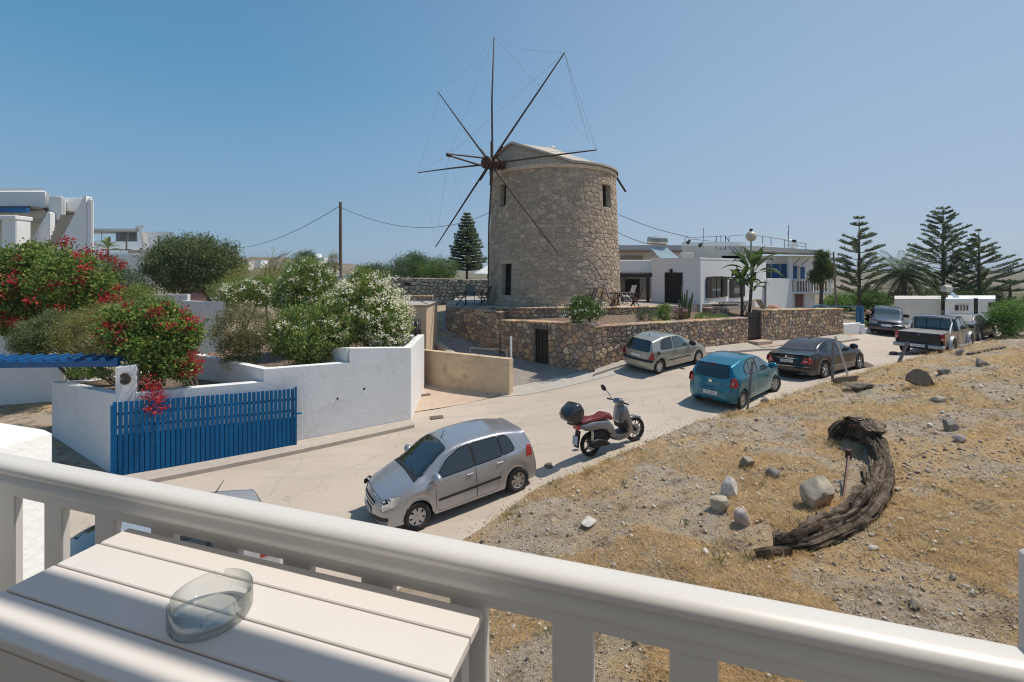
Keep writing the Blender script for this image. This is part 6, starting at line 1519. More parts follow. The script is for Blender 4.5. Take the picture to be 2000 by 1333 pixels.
def scooter():
    a, b = WZ(1155,891,-4.5), WZ(1241,862,-4.4); a.z = G(a.x, a.y); b.z = G(b.x, b.y); d = b-a; sc = Vector((d.x, d.y, 0)).length/1.36
    s = thing('scooter', 'grey scooter with red seat and black top box on the road', 'scooter', (a.x, a.y, a.z+.01), (radians(-3), -atan2(b.z-a.z, 1.5), atan2(d.y, d.x))); s.scale = (sc, sc, sc)
    G1 = paint('scooter_grey', (.19,.195,.21), metal=.5, rough=.3, dust=.1); M_seat = mat('oxblood_seat', (.15,.022,.026), .5); M_spoke = mat('scooter_rim', (.03,.03,.03), .4)
    for x, r, wd in ((0, .275, .12), (1.36, .295, .10)):
        w = bpy.data.objects.new('wheel', None); COL.objects.link(w); w.parent = s; w.location = (x, 0, r)
        if x: w.rotation_euler = (0, 0, radians(-6))
        m = MB(); h = wd/2; m.lathe([(r*.74, -h*.7), (r*.90, -h), (r, -h*.35), (r, h*.35), (r*.90, h), (r*.74, h*.7)], 32, axis='y', close=True); m.build('tyre', M_tyre, w, smooth=True, local=True)
        m = MB(); m.lathe([(r*.70, -.03), (r*.76, -.03), (r*.76, .03), (r*.70, .03)], 28, axis='y', close=True)
        for k in range(10 if x else 5): an = 2*pi*k/(10 if x else 5); m.beam((r*.1*cos(an), 0, r*.1*sin(an)), (r*.72*cos(an), 0, r*.72*sin(an)), .02, .014 if x else .05, up=(0, 1, 0))
        m.lathe([(.05, -.06), (.05, .06)], 12, axis='y'); m.build('rim', M_spoke, w, local=True)
        m = MB(); m.lathe([(.06, -.045), (.13, -.045), (.13, -.05), (.06, -.05)], 20, axis='y', close=True); m.build('brake_disc', M_galv, w, local=True)
    extr('rear_cowl', [(-.34,.74),(-.30,.82),(.0,.83),(.48,.76),(.62,.60),(.70,.36),(.86,.30),(.84,.24),(.62,.26),(.54,.42),(.42,.58),(.10,.64),(-.22,.66)], .34, G1, s)
    extr('seat', [(-.30,.83),(-.28,.875),(-.05,.905),(.14,.86),(.30,.86),(.46,.91),(.58,.87),(.66,.74),(.60,.71),(.45,.79),(.0,.81)], .30, M_seat, s, .10)
    extr('footboard', [(.60,.25),(.70,.34),(1.02,.35),(1.12,.50),(1.17,.48),(1.12,.28),(.98,.20),(.72,.20)], .36, G1, s, .08)
    extr('leg_shield', [(.84,.62),(.92,.88),(.98,1.00),(1.06,.96),(1.14,.70),(1.20,.46),(1.10,.34),(1.00,.36),(.92,.50)], .38, G1, s, .12)
    extr('inner_shield', [(.90,.44),(.87,.62),(.92,.70),(1.03,.66),(1.06,.38)], .40, M_trim, s, .14)
    extr('front_fender', [(1.08,.56),(1.20,.64),(1.40,.63),(1.58,.55),(1.56,.52),(1.40,.585),(1.22,.575),(1.12,.50)], .13, G1, s, .08)
    extr('engine', [(-.02,.20),(-.05,.42),(.10,.56),(.34,.58),(.50,.46),(.58,.30),(.40,.20),(.10,.16)], .22, M_trim, s, .1, .02)
    extr('exhaust', [(-.16,.30),(-.10,.40),(.10,.42),(.34,.32),(.46,.22),(.36,.20),(.0,.24)], .10, M_black, s, .12, -.16)
    extr('handlebar_cover', [(.84,1.05),(.90,1.14),(1.00,1.12),(1.06,1.02),(1.00,.94),(.90,.96)], .22, G1, s, .12)
    extr('top_box', [(-.66,.98),(-.68,1.10),(-.58,1.22),(-.38,1.32),(-.26,1.28),(-.19,1.14),(-.22,1.00),(-.30,.90),(-.54,.90)], .42, mat('glossy_black_box', (.02,.024,.026), .2, coat=.6), s, .13)
    m = MB(); m.box(-.36, 0, .87, .34, .16, .05); m.tube([(-.22, .08, .85), (-.1, .1, .82)], .015, 5); m.build('box_rack', M_black, s, local=True)
    m = MB(); m.tube([(.92, -.36, 1.06), (.90, -.20, 1.08), (.92, 0, 1.06), (.90, .20, 1.08), (.92, .36, 1.06)], .014, 6); hb_ = m.build('handlebar', M_black, s, local=True)
    for sg in (-1, 1):
        m = MB(); m.tube([(.92, .24*sg, 1.06), (.92, .37*sg, 1.06)], .02, 8); m.build('grip', M_tyre, hb_, local=True)
        if sg < 0: continue
        m = MB(); m.tube([(.94, .22*sg, 1.07), (.88, .26*sg, 1.22), (.84, .30*sg, 1.30)], .008, 5); mm = m.build('mirror_stem', M_black, hb_, local=True)
        mi = extr('mirror', [(.80,1.28),(.77,1.34),(.76,1.41),(.79,1.43),(.83,1.36),(.84,1.30)], .13, M_black, s, .12, .33*sg)
    extr('tail_light', [(-.37,.70),(-.37,.79),(-.31,.80),(-.28,.70)], .22, M_red, s, .1)
    extr('headlight', [(1.00,.98),(1.07,1.02),(1.04,1.08),(1.0,1.08)], .18, M_lamp, s, .1)
    m = MB(); m.beam((-.30, 0, .66), (-.40, 0, .30), .17, .02, up=(1, 0, 0)); m.build('rear_mudguard', M_trim, s, local=True)
    m = MB(); m.beam((-.39, 0, .56), (-.435, 0, .37), .18, .008, up=(1, 0, 0)); m.build('number_plate', mat('scooter_plate', (.45,.50,.58), .5), s, local=True)
    m = MB(); m.tube([(1.14, .07, .62), (1.34, .07, .30)], .02, 6); m.tube([(1.14, -.07, .62), (1.34, -.07, .30)], .02, 6); m.build('fork', M_black, s, local=True)
    m = MB(); m.tube([(.0, -.13, .60), (-.05, -.13, .32)], .03, 8); m.build('shock_absorber', mat('pale_spring', (.55,.52,.36), .5), s, local=True)
    m = MB(); m.tube([(.55, .15, .26), (.42, .24, .0)], .012, 5); m.build('side_stand', M_black, s, local=True)
scooter()
# ================================================================== plants
rng = np.random.default_rng(11)
def leaf_mat(name, rough=.55, trans=.45):
    if name in MATS: return MATS[name]
    m, nt, b = _bsdf(name); N = nt.nodes; L = nt.links; b.inputs['Roughness'].default_value = rough; b.inputs['Specular IOR Level'].default_value = .35
    at = N.new('ShaderNodeAttribute'); at.attribute_name = 'tint'; L.new(at.outputs['Color'], b.inputs['Base Color'])
    tr = N.new('ShaderNodeBsdfTranslucent'); L.new(at.outputs['Color'], tr.inputs['Color']); mx = N.new('ShaderNodeMixShader'); mx.inputs[0].default_value = trans
    L.new(b.outputs[0], mx.inputs[1]); L.new(tr.outputs[0], mx.inputs[2]); L.new(mx.outputs[0], N['Material Output'].inputs['Surface']); MATS[name] = m; return m
M_leaf = leaf_mat('leaf'); M_petal = leaf_mat('petal', .7, .4)
M_bark = mat('bark', (.16,.12,.09), .9, noise_scale=14, noise_amt=.3, bump=.01, bump_scale=25)
M_bark_pale = mat('pale_bark', (.27,.22,.17), .9, noise_scale=14, noise_amt=.3, bump=.01, bump_scale=25)
def unit(v): return v/np.maximum(np.linalg.norm(v, axis=1, keepdims=True), 1e-9)
def leaf_quads(c, d, nrm, l, w):
    """c centres (n,3), d leaf directions, nrm normals, l length, w width -> verts, quads"""
    s = unit(np.cross(d, nrm)); n = len(c); l = np.broadcast_to(l, (n,))[:, None]; w = np.broadcast_to(w, (n,))[:, None]
    v = np.stack([c-d*l*.5, c+s*w*.5-d*l*.05, c+d*l*.5, c-s*w*.5-d*l*.05], 1).reshape(-1, 3)
    return v, np.arange(n*4).reshape(n, 4)
def pick(cols, n, var=.18):
    cols = np.array(cols); k = rng.integers(0, len(cols), n); return cols[k]*rng.uniform(1-var, 1+var, (n, 1))
def clumps(blobs, n_cl, shell=.55):
    """clump centres spread through ellipsoids (cx,cy,cz,rx,ry,rz,weight)"""
    B = np.array([b[:6] for b in blobs]); wt = np.array([b[6] if len(b) > 6 else b[3]*b[5] for b in blobs]); k = rng.choice(len(B), n_cl, p=wt/wt.sum())
    u = unit(rng.normal(size=(n_cl, 3))); r = rng.uniform(shell**3, 1, (n_cl, 1))**(1/3)*rng.uniform(.82, 1.1, (n_cl, 1)); return B[k, :3]+u*r*B[k, 3:], u
def foliage(blobs, n_cl, per, rc, l, w, cols, shell=.55, up=.3, droop=0, var=.2, cl_var=.22, ldir=None):
    c, u = clumps(blobs, n_cl, shell); n = n_cl*per; cc = np.repeat(c, per, 0); uu = np.repeat(u, per, 0)
    off = rng.normal(size=(n, 3))*rc*rng.uniform(.5, 1.0, (n, 1)); off[:, 2] *= .8; p = cc+off
    d = unit(uu*.5+rng.normal(size=(n, 3))*.6+np.array([0, 0, up-droop])); nn = unit(rng.normal(size=(n, 3))+uu*.5+np.array([0, 0, .7]))
    v, q = leaf_quads(p, d, nn, l*rng.uniform(.6, 1.3, n), w*rng.uniform(.6, 1.3, n))
    t = pick(cols, n, var)*np.array([1.34, 1.24, 1.12])*np.repeat(rng.uniform(1-cl_var, 1+cl_var, (n_cl, 1)), per, 0); return v, q, np.repeat(np.clip(t, 0, 1), 4, 0)
def merge(parts):
    V = []; Q = []; T = []; o = 0
    for v, q, t in parts: V.append(v); Q.append(q+o); T.append(t); o += len(v)
    return np.vstack(V), np.vstack(Q), np.vstack(T)
def stems(root, base, tips, r0, m=M_bark, name='branch', bend=.15, n=5, top=.25, first='trunk'):
    base = Vector(base)
    for k, t in enumerate(tips):
        t = Vector(t); L_ = (t-base).length; p = []
        for j in range(n+1):
            s = j/n; q = base.lerp(t, s); q += Vector((U(-1, 1), U(-1, 1), 0))*L_*bend*.25*sin(pi*s); q.z += L_*.06*sin(pi*s); p.append(q)
        mb = MB(); mb.tube(p, [r0*(1-(1-top)*j/n) for j in range(n+1)], 6); mb.build(first if k == 0 else name, m, root, smooth=True)
def bush(name, label, base, blobs, n_cl, per, rc, l, w, cols, cat='bush', group=None, stem=6, r0=.03, flowers=None, bark=M_bark, stem_top=.55, **kw):
    root = thing(name, label, cat, base, group=group)
    tips = []
    for k in range(stem):
        b = blobs[k % len(blobs)]; tips.append((b[0]+U(-.5, .5)*b[3], b[1]+U(-.5, .5)*b[4], b[2]+b[5]*U(-.2, stem_top)))
    stems(root, base, tips, r0, bark)
    v, q, t = foliage(blobs, n_cl, per, rc, l, w, cols, **kw); np_mesh('foliage', v, q, M_leaf, root, t)
    if flowers:
        fb, fn, fper, frc, fl, fw, fc, fsh = flowers; v, q, t = foliage(fb, fn, fper, frc, fl, fw, fc, shell=fsh, up=.5); np_mesh('flowers', v, q, M_petal, root, t, kind='stuff')
    return root
def ell(x0, x1, y0, y1, d, ry=None, wt=None):
    """ellipsoid whose picture box is x0..x1, y0..y1 at distance d"""
    a = W(x0, y1, d); b = W(x1, y0, d); rx = (b.x-a.x)/2; rz = (b.z-a.z)/2
    e = [(a.x+b.x)/2, d, (a.z+b.z)/2, rx, ry or (rx+rz)/2*.9, rz]
    return tuple(e+([wt] if wt else []))
GREEN = [(.10,.19,.04),(.14,.25,.055),(.07,.14,.03),(.20,.30,.08)]
DARKG = [(.05,.10,.03),(.07,.125,.04),(.04,.075,.026),(.10,.15,.055)]
OLIVE = [(.12,.16,.075),(.165,.20,.10),(.085,.12,.055),(.21,.24,.14)]
YELG = [(.25,.28,.07),(.19,.24,.07),(.31,.32,.11),(.14,.20,.055)]
BROWN = [(.23,.19,.085),(.28,.23,.10),(.16,.145,.07),(.19,.20,.085)]
RED = [(.34,.015,.03),(.26,.012,.025),(.42,.03,.035),(.22,.015,.03),(.38,.09,.06)]
CREAM = [(.80,.76,.58),(.86,.83,.72),(.74,.68,.48),(.82,.80,.70)]
# ---- big bougainvillea at the left
bl = [ell(-60,110,480,640,16.6), ell(60,215,495,610,16.4), ell(-60,60,560,660,16.2), ell(100,200,540,640,16.9), ell(20,130,478,560,16.8)]
fl_ = [ell(30,235,462,560,16.3), ell(-20,220,540,640,16.0), ell(150,232,520,600,16.3)]
bush('bougainvillea', 'large bougainvillea with deep red flowers at the left edge', (-15.4,16.5,-4.6), bl, 900, 46, .19, .11, .08, GREEN+YELG[:2], cat='shrub', flowers=(fl_, 62, 44, .15, .085, .07, RED, .8), stem=8, r0=.06)
bl = [ell(205,275,600,685,12.3), ell(250,345,588,665,12.4), ell(305,385,612,700,12.3), ell(262,350,640,735,12.1), ell(325,372,690,742,12.0), ell(225,290,650,700,12.0)]
fl_ = [ell(185,262,630,692,11.9,wt=2), ell(300,392,600,650,12.1,wt=.5), ell(350,394,690,752,11.8,wt=1), ell(245,335,585,620,12.2,wt=.5)]
b2 = bush('bougainvillea', 'smaller bougainvillea spilling red flowers over the blue slat fence', (-8.6,12.6,-3.6), bl, 560, 44, .13, .09, .062, GREEN+YELG[:2], cat='shrub', flowers=(fl_, 46, 34, .10, .06, .05, RED, .85), stem=7, r0=.04)
hb = [ell(276,328,740,812,11.35,.18), ell(285,315,720,770,11.7,.2), ell(360,388,690,740,11.9,.2)]
v, q, t = foliage(hb, 30, 26, .085, .06, .05, [(.40,.02,.04),(.30,.015,.03),(.44,.06,.06)], shell=.2); np_mesh('hanging_flowers', v, q, M_petal, b2, t, kind='stuff')
v, q, t = foliage([ell(270,330,700,780,11.8,.2)], 18, 26, .09, .055, .04, BROWN+GREEN, shell=.1); np_mesh('hanging_leaves', v, q, M_leaf, b2, t)
# ---- feathery shrubs in the planter
bush('shrub', 'feathery grey-green shrub behind the blue pergola', (-11.9,13.9,-3.7), [ell(30,130,618,695,13.8), ell(60,160,605,680,14.2), ell(25,90,650,705,13.6)], 620, 40, .11, .07, .02, [(.10,.15,.06),(.14,.19,.08),(.08,.12,.05),(.19,.23,.11)], stem=7, r0=.04)
bush('shrub', 'sparse yellow-brown shrub with twisted trunks in the planter', (-10.6,13.4,-3.7), [ell(110,235,610,705,13.6), ell(150,250,590,670,14.2)], 520, 40, .12, .07, .018, YELG+BROWN, stem=9, r0=.05, bark=M_bark_pale)
bush('shrub', 'low leafy plant beside the white pillar', (-10.0,12.6,-3.6), [ell(165,222,700,740,12.6), ell(130,180,705,735,12.8)], 60, 30, .08, .05, .03, GREEN, stem=6, r0=.02)
bush('shrub', 'thin olive-brown bush standing alone in the white bed', (W(465,750,13.9).x,13.9,-3.55), [ell(410,530,592,690,13.9), ell(430,510,640,730,13.9)], 420, 36, .10, .06, .028, BROWN+OLIVE, stem=11, r0=.022, bark=M_bark_pale)
bush('shrub', 'pink flowering bush behind the smaller bougainvillea', (-13.2,16.6,-3.9), [ell(225,330,580,640,16.2), ell(290,345,575,660,16.0)], 200, 34, .12, .08, .028, OLIVE+YELG, flowers=([ell(228,310,588,640,16.0)], 22, 12, .09, .05, .045, [(.75,.36,.33),(.70,.45,.40)], .6), stem=5)
# ---- oleanders
LFO = [(.12,.23,.06),(.09,.17,.05),(.17,.27,.085),(.23,.29,.10)]
def oleander(label, base, bl, n, fl, nf, stem=9):
    return bush('oleander', label, base, bl, int(n*1.35), 34, .15, .16, .032, LFO+YELG[:2], cat='oleander', group='oleanders in the white walled bed', flowers=(fl, int(nf*1.5), 14, .09, .065, .055, CREAM, .85), stem=stem, r0=.022, up=.9)
oleander('tall cream flowered oleander at the back of the bed', (W(600,700,17.2).x,17.2,-3.0), [ell(540,660,512,640,17.2), ell(560,650,503,600,17.4)], 520, [ell(545,665,508,620,17.0)], 85)
oleander('widest oleander full of white blossom near the side gate', (W(715,690,15.6).x,15.6,-3.0), [ell(630,790,550,665,15.8), ell(665,770,525,640,16.1), ell(690,803,585,688,15.5)], 760, [ell(635,800,530,675,15.5), ell(700,808,555,688,15.3)], 230)
oleander('front green oleander with few blossoms at the wall step', (W(600,705,14.4).x,14.4,-3.2), [ell(522,640,603,700,14.6), ell(575,705,585,695,14.9), ell(565,645,630,712,14.1)], 560, [ell(530,690,600,690,14.6)], 62)
oleander('pale leaved oleander beside the olive tree', (W(470,600,21).x,21,-3.2), [ell(415,520,545,600,21.0), ell(470,570,540,600,21.5)], 330, [ell(415,560,545,600,20.8)], 60)
# ---- olive tree and neighbours
def tree(name, label, base, blobs, n_cl, per, rc, l, w, cols, r0, fork=None, nl=6, group=None, bark=M_bark, cat='tree', **kw):
    root = thing(name, label, cat, base, group=group); fork = Vector(fork or (base[0], base[1], base[2]+.5*(blobs[0][2]-base[2])))
    mb = MB(); b = Vector(base); mb.tube([b-Vector((0, 0, .2)), b.lerp(fork, .5)+Vector((U(-.1, .1), 0, 0)), fork], [r0*1.15, r0*.9, r0*.75], 8); mb.build('trunk', bark, root, smooth=True)
    for k in range(nl):
        e = blobs[k % len(blobs)]; t = Vector((e[0]+U(-.6, .6)*e[3], e[1]+U(-.6, .6)*e[4], e[2]+U(-.1, .6)*e[5])); mid = fork.lerp(t, .5)+Vector((U(-.2, .2), U(-.2, .2), U(-.1, .2)))
        mb = MB(); mb.tube([fork, mid, t], [r0*.55, r0*.33, r0*.1], 6); mb.build('limb', bark, root, smooth=True)
    v, q, t = foliage(blobs, n_cl, per, rc, l, w, cols, **kw); np_mesh('crown', v, q, M_leaf, root, t); return root
tree('olive_tree', 'broad grey-green olive tree with leaning trunks behind the white parapet', (W(408,585,26).x,26,-3.2), [ell(285,400,475,575,26), ell(340,465,462,560,26), ell(380,478,490,570,25.6), ell(300,420,460,540,26.5)], 1250, 42, .27, .16, .05, OLIVE+DARKG[:2], .16, nl=9, bark=M_bark_pale, shell=.35)
tree('olive_tree', 'low round olive bush between the house and the big olive', (W(240,580,24).x,24,-3.3), [ell(200,290,520,590,24), ell(160,240,500,590,24.5)], 330, 36, .22, .12, .035, DARKG+OLIVE[:1], .08)
tree('bush', 'dark green bush in front of the white far house', (W(250,600,20).x,20,-3.6), [ell(200,270,565,640,20), ell(240,300,555,600,20.5)], 180, 36, .16, .10, .03, YELG+GREEN, .05, cat='bush')
tree('bush', 'yellow-green bush below the utility pole', (W(520,590,24).x,24,-3.2), [ell(430,560,515,585,24), ell(500,600,520,580,24.5)], 330, 34, .2, .11, .025, YELG+BROWN[:2], .06, cat='bush')
# dry grass plume over it
v = []; 
root = thing('reed_clump', 'tall dry reeds arching above the yellow-green bush', 'reeds', (W(530,530,24).x,24,-1.5))
for k in range(22):
    b0 = W(U(515,550),530,24); dx = U(-1.6,1.6); p = [b0+Vector((dx*s*s, 0, U(.9,1.1)*1.3*s*(1-.35*s*abs(dx)/1.6))) for s in (0,.25,.5,.75,1)]
    mb = MB(); mb.tube(p, [.016,.013,.010,.008,.005], 4); mb.build('reed', mat('straw_reed', (.42,.34,.17), .8), root)
# trees beyond the long dry wall
tg = 'trees beyond the pale dry stone wall'
tree('tree', 'bushy dark green tree just right of the utility pole gap', (W(800,545,46).x,46,-3.2), [ell(755,850,500,550,46), ell(790,845,492,540,47)], 420, 34, .38, .20, .05, DARKG+GREEN[:1], .15, group=tg)
tree('tree', 'low green tree directly left of the conifer', (W(860,545,44).x,44,-3.2), [ell(835,895,505,550,44), ell(820,880,515,550,43)], 300, 34, .34, .18, .05, GREEN+DARKG, .12, group=tg)
tree('tree', 'low dark tree line piece at the right of the pale house', (W(720,545,50).x,50,-3.2), [ell(700,770,515,548,50), ell(690,740,525,548,49)], 240, 30, .34, .2, .05, DARKG, .12, group=tg)
tree('tree', 'small dark tree left of the utility pole', (W(596,530,48).x,48,-2.5), [ell(575,618,490,525,48)], 130, 30, .3, .18, .05, DARKG, .1)
tree('tree', 'dry brown tree leaning on the utility pole', (W(657,540,45).x,45,-2.5), [ell(645,662,490,535,45)], 70, 30, .25, .14, .03, BROWN, .08)
# ---- araucarias
def araucaria(label, px, ytop, ybot, d, halfw, tiers, dens=1.0, sparse=0.0, lift=.28, tuft=.30, prof=None, seed=1, cols=[(.115,.165,.07),(.145,.19,.08),(.09,.13,.055),(.18,.21,.11)]):
    global rng
    rr = random.Random(seed); zt_, zb_ = zt(0, ytop, d), zt(0, ybot, d); x = (px-1000)/FPX*d; H = zt_-zb_
    root = thing('norfolk_pine', label, 'conifer', (x, d, zb_)); mb = MB(); mb.tube([(x, d, zb_-.5), (x, d, zb_+H*.5), (x, d, zt_-.05)], [.15, .10, .02], 8); mb.build('trunk', M_bark, root, smooth=True)
    hw = halfw/FPX*d; C = []; D = []; Nn = []; Ls = []; Ws = []
    for k in range(tiers):
        s = (k+.5)/tiers; z = zb_+H*(.10+.90*s); R_ = hw*(prof(s) if prof else (1-s)**.8*1.0)*rr.uniform(.88, 1.08)+.12; nb = 7 if R_ > .6 else 5; a0 = rr.random()*6.28
        for b in range(nb):
            if rr.random() < sparse: continue
            a = a0+2*pi*b/nb+rr.uniform(-.18, .18); Rb = R_*rr.uniform(.8, 1.08); e = Vector((cos(a), sin(a), 0)); n = max(3, int(Rb/.16))
            if Rb > .5:
                m_ = MB(); m_.tube([(x, d, z), tuple(Vector((x, d, z))+e*Rb*.5+Vector((0, 0, lift*Rb*.22))), tuple(Vector((x, d, z))+e*Rb+Vector((0, 0, lift*Rb*.75)))], [.035, .025, .012], 4); m_.build('branch', M_bark, root)
            for j in range(n):
                t = (j+.6)/n
                if t < (.15 if not sparse else .3): continue
                c = Vector((x, d, z))+e*Rb*t+Vector((0, 0, lift*Rb*(.35*t+.40*t*t))); m = int(26*dens*(1.0 if not sparse else (.35+1.3*t)))
                rad = tuft*(.45+.55*t)*min(1, .5+Rb/hw)*(.9 if t < .95 else .7)
                for q_ in range(m):
                    ph = rr.random()*6.28; o = Vector((-e.y, e.x, 0))*cos(ph)+Vector((0, 0, 1))*(abs(sin(ph))*.8-.1); rad_ = rad*rr.uniform(.2, 1)
                    C.append(c+o*rad_+e*rr.uniform(-.1, .1)); D.append(o+e*.5+Vector((0, 0, .3)))
    C = np.array(C); D = unit(np.array(D)); n = len(C); nn = unit(rng.normal(size=(n, 3))+np.array([0, 0, 1.])); v, q = leaf_quads(C, D, nn, rng.uniform(.14, .28, n)*d/42, rng.uniform(.04, .075, n)*d/42)
    t = np.repeat(np.clip(pick(cols, n, .25), 0, 1), 4, 0); np_mesh('crown', v, q, M_leaf, root, t); return root
araucaria('dense dark conifer just left of the windmill', 912, 417, 545, 50, 44, 19, 1.1, 0, .15, .46, lambda s: (1-s)**.75*.95+.02, 3)
araucaria('sparse tiered conifer with gaps between its whorls', 1678, 422, 598, 38, 62, 12, .9, .36, .42, .36, lambda s: min(1, 1.25*(1-s)**.75)*(.75 if s < .25 else 1)*(.85+.15*sin(s*40)), 8)
araucaria('tallest broad conifer behind the small white building', 1842, 405, 598, 45, 66, 18, .6, .2, .46, .34, lambda s: min(1.0, 1.25*(1-s)**.65), 5)
araucaria('shorter conifer right of the tallest one', 1912, 447, 590, 42, 66, 12, .7, .28, .46, .34, lambda s: min(1.0, 1.15*(1-s)**.9), 9)
araucaria('small flat topped conifer at the right edge', 1973, 545, 600, 40, 26, 3, 1.2, .2, .2, .25, lambda s: .9, 12)
# ---- palms
def frond(mbp, base, az, L, rise, droop, lf, w, cols, C, D, Nn, LL, WW):
    e = Vector((cos(az), sin(az), 0)); p = []; n = 9
    for j in range(n+1):
        s = j/n; p.append(Vector(base)+e*L*s*(.95-.15*s)+Vector((0, 0, L*(rise*s-droop*s*s))))
    mbp.tube(p, [.022*(1-.8*j/n) for j in range(n+1)], 4); side = Vector((-e.y, e.x, 0))
    for j in range(46):
        s = .12+.86*j/45; i_ = min(n-1, int(s*n)); f = s*n-i_; c = p[i_].lerp(p[i_+1], f); tg_ = (p[i_+1]-p[i_]).normalized(); l = lf*sin(pi*min(1, s*.75+.2))**.6
        for sg in (1, -1):
            dd_ = (side*sg*.75+tg_*.65+Vector((0, 0, -.22))).normalized(); C.append(c+dd_*l*.5); D.append(dd_); Nn.append(Vector((0, 0, 1))+side*sg*.4); LL.append(l); WW.append(w)
def palm(label, px, ycrown, ybase, d, nf, L, rise, droop, lf, w, cols, r0, seed=3, name='palm_tree', dead=0):
    rr = random.Random(seed); x = (px-1000)/FPX*d; zc, zb_ = zt(0, ycrown, d), zt(0, ybase, d); root = thing(name, label, 'palm', (x, d, zb_))
    mb = MB(); mb.tube([(x, d, zb_-.3), (x+.05, d, (zb_+zc)/2), (x, d, zc)], [r0*1.1, r0, r0*1.05], 10); mb.build('trunk', M_bark, root)
    C, D, Nn, LL, WW = [], [], [], [], []; stem = MB()
    for k in range(nf):
        az = k*2.39996; tl = k/nf; frond(stem, (x, d, zc), az, L*rr.uniform(.85, 1.1), rise*(1.25-1.15*tl), droop*(.7+.5*tl), lf, w, cols, C, D, Nn, LL, WW)
    for k in range(dead):
        frond(stem, (x, d, zc-.1), rr.random()*6.28, L*.6, -.1, 1.1, lf*.7, w, cols, C, D, Nn, LL, WW)
    stem.build('frond_ribs', mat('frond_rib', (.17,.17,.07), .7), root, kind='stuff'); n = len(C); v, q = leaf_quads(np.array(C), unit(np.array(D)), unit(np.array(Nn)), np.array(LL), np.array(WW))
    tt = pick(cols, n, .25)
    if dead: tt[-dead*92:] = pick([(.30,.22,.12),(.22,.16,.09)], dead*92)
    np_mesh('crown', v, q, M_leaf, root, np.repeat(np.clip(tt, 0, 1), 4, 0)); return root
palm('feathery date palm between the two conifers', 1764, 540, 592, 40, 56, 2.9, 1.15, .75, .55, .045, OLIVE+DARKG[:2], .22, 3, dead=9)
# strelitzia (giant bird of paradise) clumps by the white house and the narrow tree
def paddle_tree(label, stemspec, d, seed, cols=None):
    rr = random.Random(seed); cols = cols or [(.06,.11,.03),(.08,.13,.035),(.045,.085,.025)]; x0 = (stemspec[0][0]-1000)/FPX*d
    root = thing('paddle_leaf_palm', label, 'plant', (x0, d, zt(0, 606, d)))
    for (px0, y0, px1, y1, nl, ll) in stemspec:
        a = W(px0, y0, d); b = W(px1, y1, d); mb = MB(); mb.tube([a-Vector((0, 0, .6)), a.lerp(b, .5)+Vector((.04, 0, 0)), b], [.085, .07, .06], 8); mb.build('trunk', M_bark, root, smooth=True)
        for k in range(nl):
            az = k*2.4+rr.uniform(-.3, .3); t = k/max(1, nl-1); el = radians(84-72*t+rr.uniform(-8, 8)); e = Vector((cos(az), sin(az), 0)); L_ = ll*rr.uniform(.85, 1.1)
            pts = []; c = Vector(b); dirv = e*cos(el)+Vector((0, 0, sin(el)))
            for j in range(9): pts.append(c.copy()); c = c+dirv*L_/8; dirv = (dirv+Vector((0, 0, -.17-.10*t))*(j/4.0)+e*.02).normalized()
            side = Vector((-e.y, e.x, 0)); mb = MB(); vs = []; fs = []
            for j, p in enumerate(pts):
                s = j/8; wd = (.02 if s < .28 else .20*sin(pi*((s-.28)/.72)**.8)+.01)*ll/1.4; up = Vector((0, 0, .35*wd)); vs += [p-side*wd+up, p, p+side*wd+up]
            for j in range(8): o = j*3; fs += [(o, o+1, o+4, o+3), (o+1, o+2, o+5, o+4)]
            c_ = rr.choice(cols); f_ = rr.uniform(.8, 1.25); mb.add(vs, fs, tuple(q*f_ for q in c_)); mb.build('leaf', M_leaf, root, smooth=True)
paddle_tree('taller paddle leaved palm in front of the white house', [(1462,604,1470,535,14,1.8),(1462,606,1466,565,9,1.2)], 24.6, 4)
paddle_tree('shorter paddle leaved palm beside the shuttered windows', [(1449,606,1447,558,12,1.3)], 24.2, 9)
root = tree('dragon_tree', 'narrow tree with upright leaf tufts beside the balcony house', (W(1604,606,33).x,33,zt(0,606,33)), [ell(1588,1632,510,548,33,.6), ell(1596,1618,490,530,33,.5), ell(1582,1608,530,552,33,.5)], 170, 30, .16, .30, .05, [(.08,.13,.04),(.06,.10,.03),(.11,.16,.05)], .14, nl=5, up=1.6)
# ---- terrace plants
bush('bush', 'round white flowered bush at the corner of the stone wall', (W(1140,628,18.6).x,18.6,-2.5), [ell(1098,1186,585,632,18.6), ell(1110,1165,578,610,18.8)], 260, 34, .085, .06, .035, DARKG+GREEN[:2], flowers=([ell(1096,1188,582,628,18.4)], 70, 6, .04, .04, .035, [(.85,.84,.78)], .95), stem=5)
def tp(name, label, x0, x1, y0, y1, d, cols, n, l, w, cat='plant', fl=None, up=.6): return bush(name, label, (W((x0+x1)/2, y1, d).x, d, zt(0, y1, d)-.1), [ell(x0, x1, y0, y1, d)], n, 30, .07, l, w, cols, cat=cat, flowers=fl, stem=4, r0=.012, up=up)
tp('shrub', 'blue-green rosemary like shrub on the stone wall', 1237,1285,600,630,20.5, [(.07,.11,.07),(.10,.14,.09)], 110, .08, .012)
tp('shrub', 'bright green upright shrub left of the dark house door', 1280,1312,592,630,21, GREEN, 80, .09, .025)
tp('shrub', 'purple flowering shrub below the tall cactus', 1310,1345,600,632,21.3, [(.10,.07,.05),(.13,.09,.06),(.07,.10,.04)], 80, .06, .02, fl=([ell(1310,1345,597,615,21.1)], 14, 8, .05, .04, .04, [(.45,.20,.36),(.6,.4,.55)], .8))
tp('shrub', 'low light green cushion plant near the wooden gate', 1352,1402,612,630,21.8, [(.16,.24,.07),(.12,.20,.05)], 80, .06, .02)
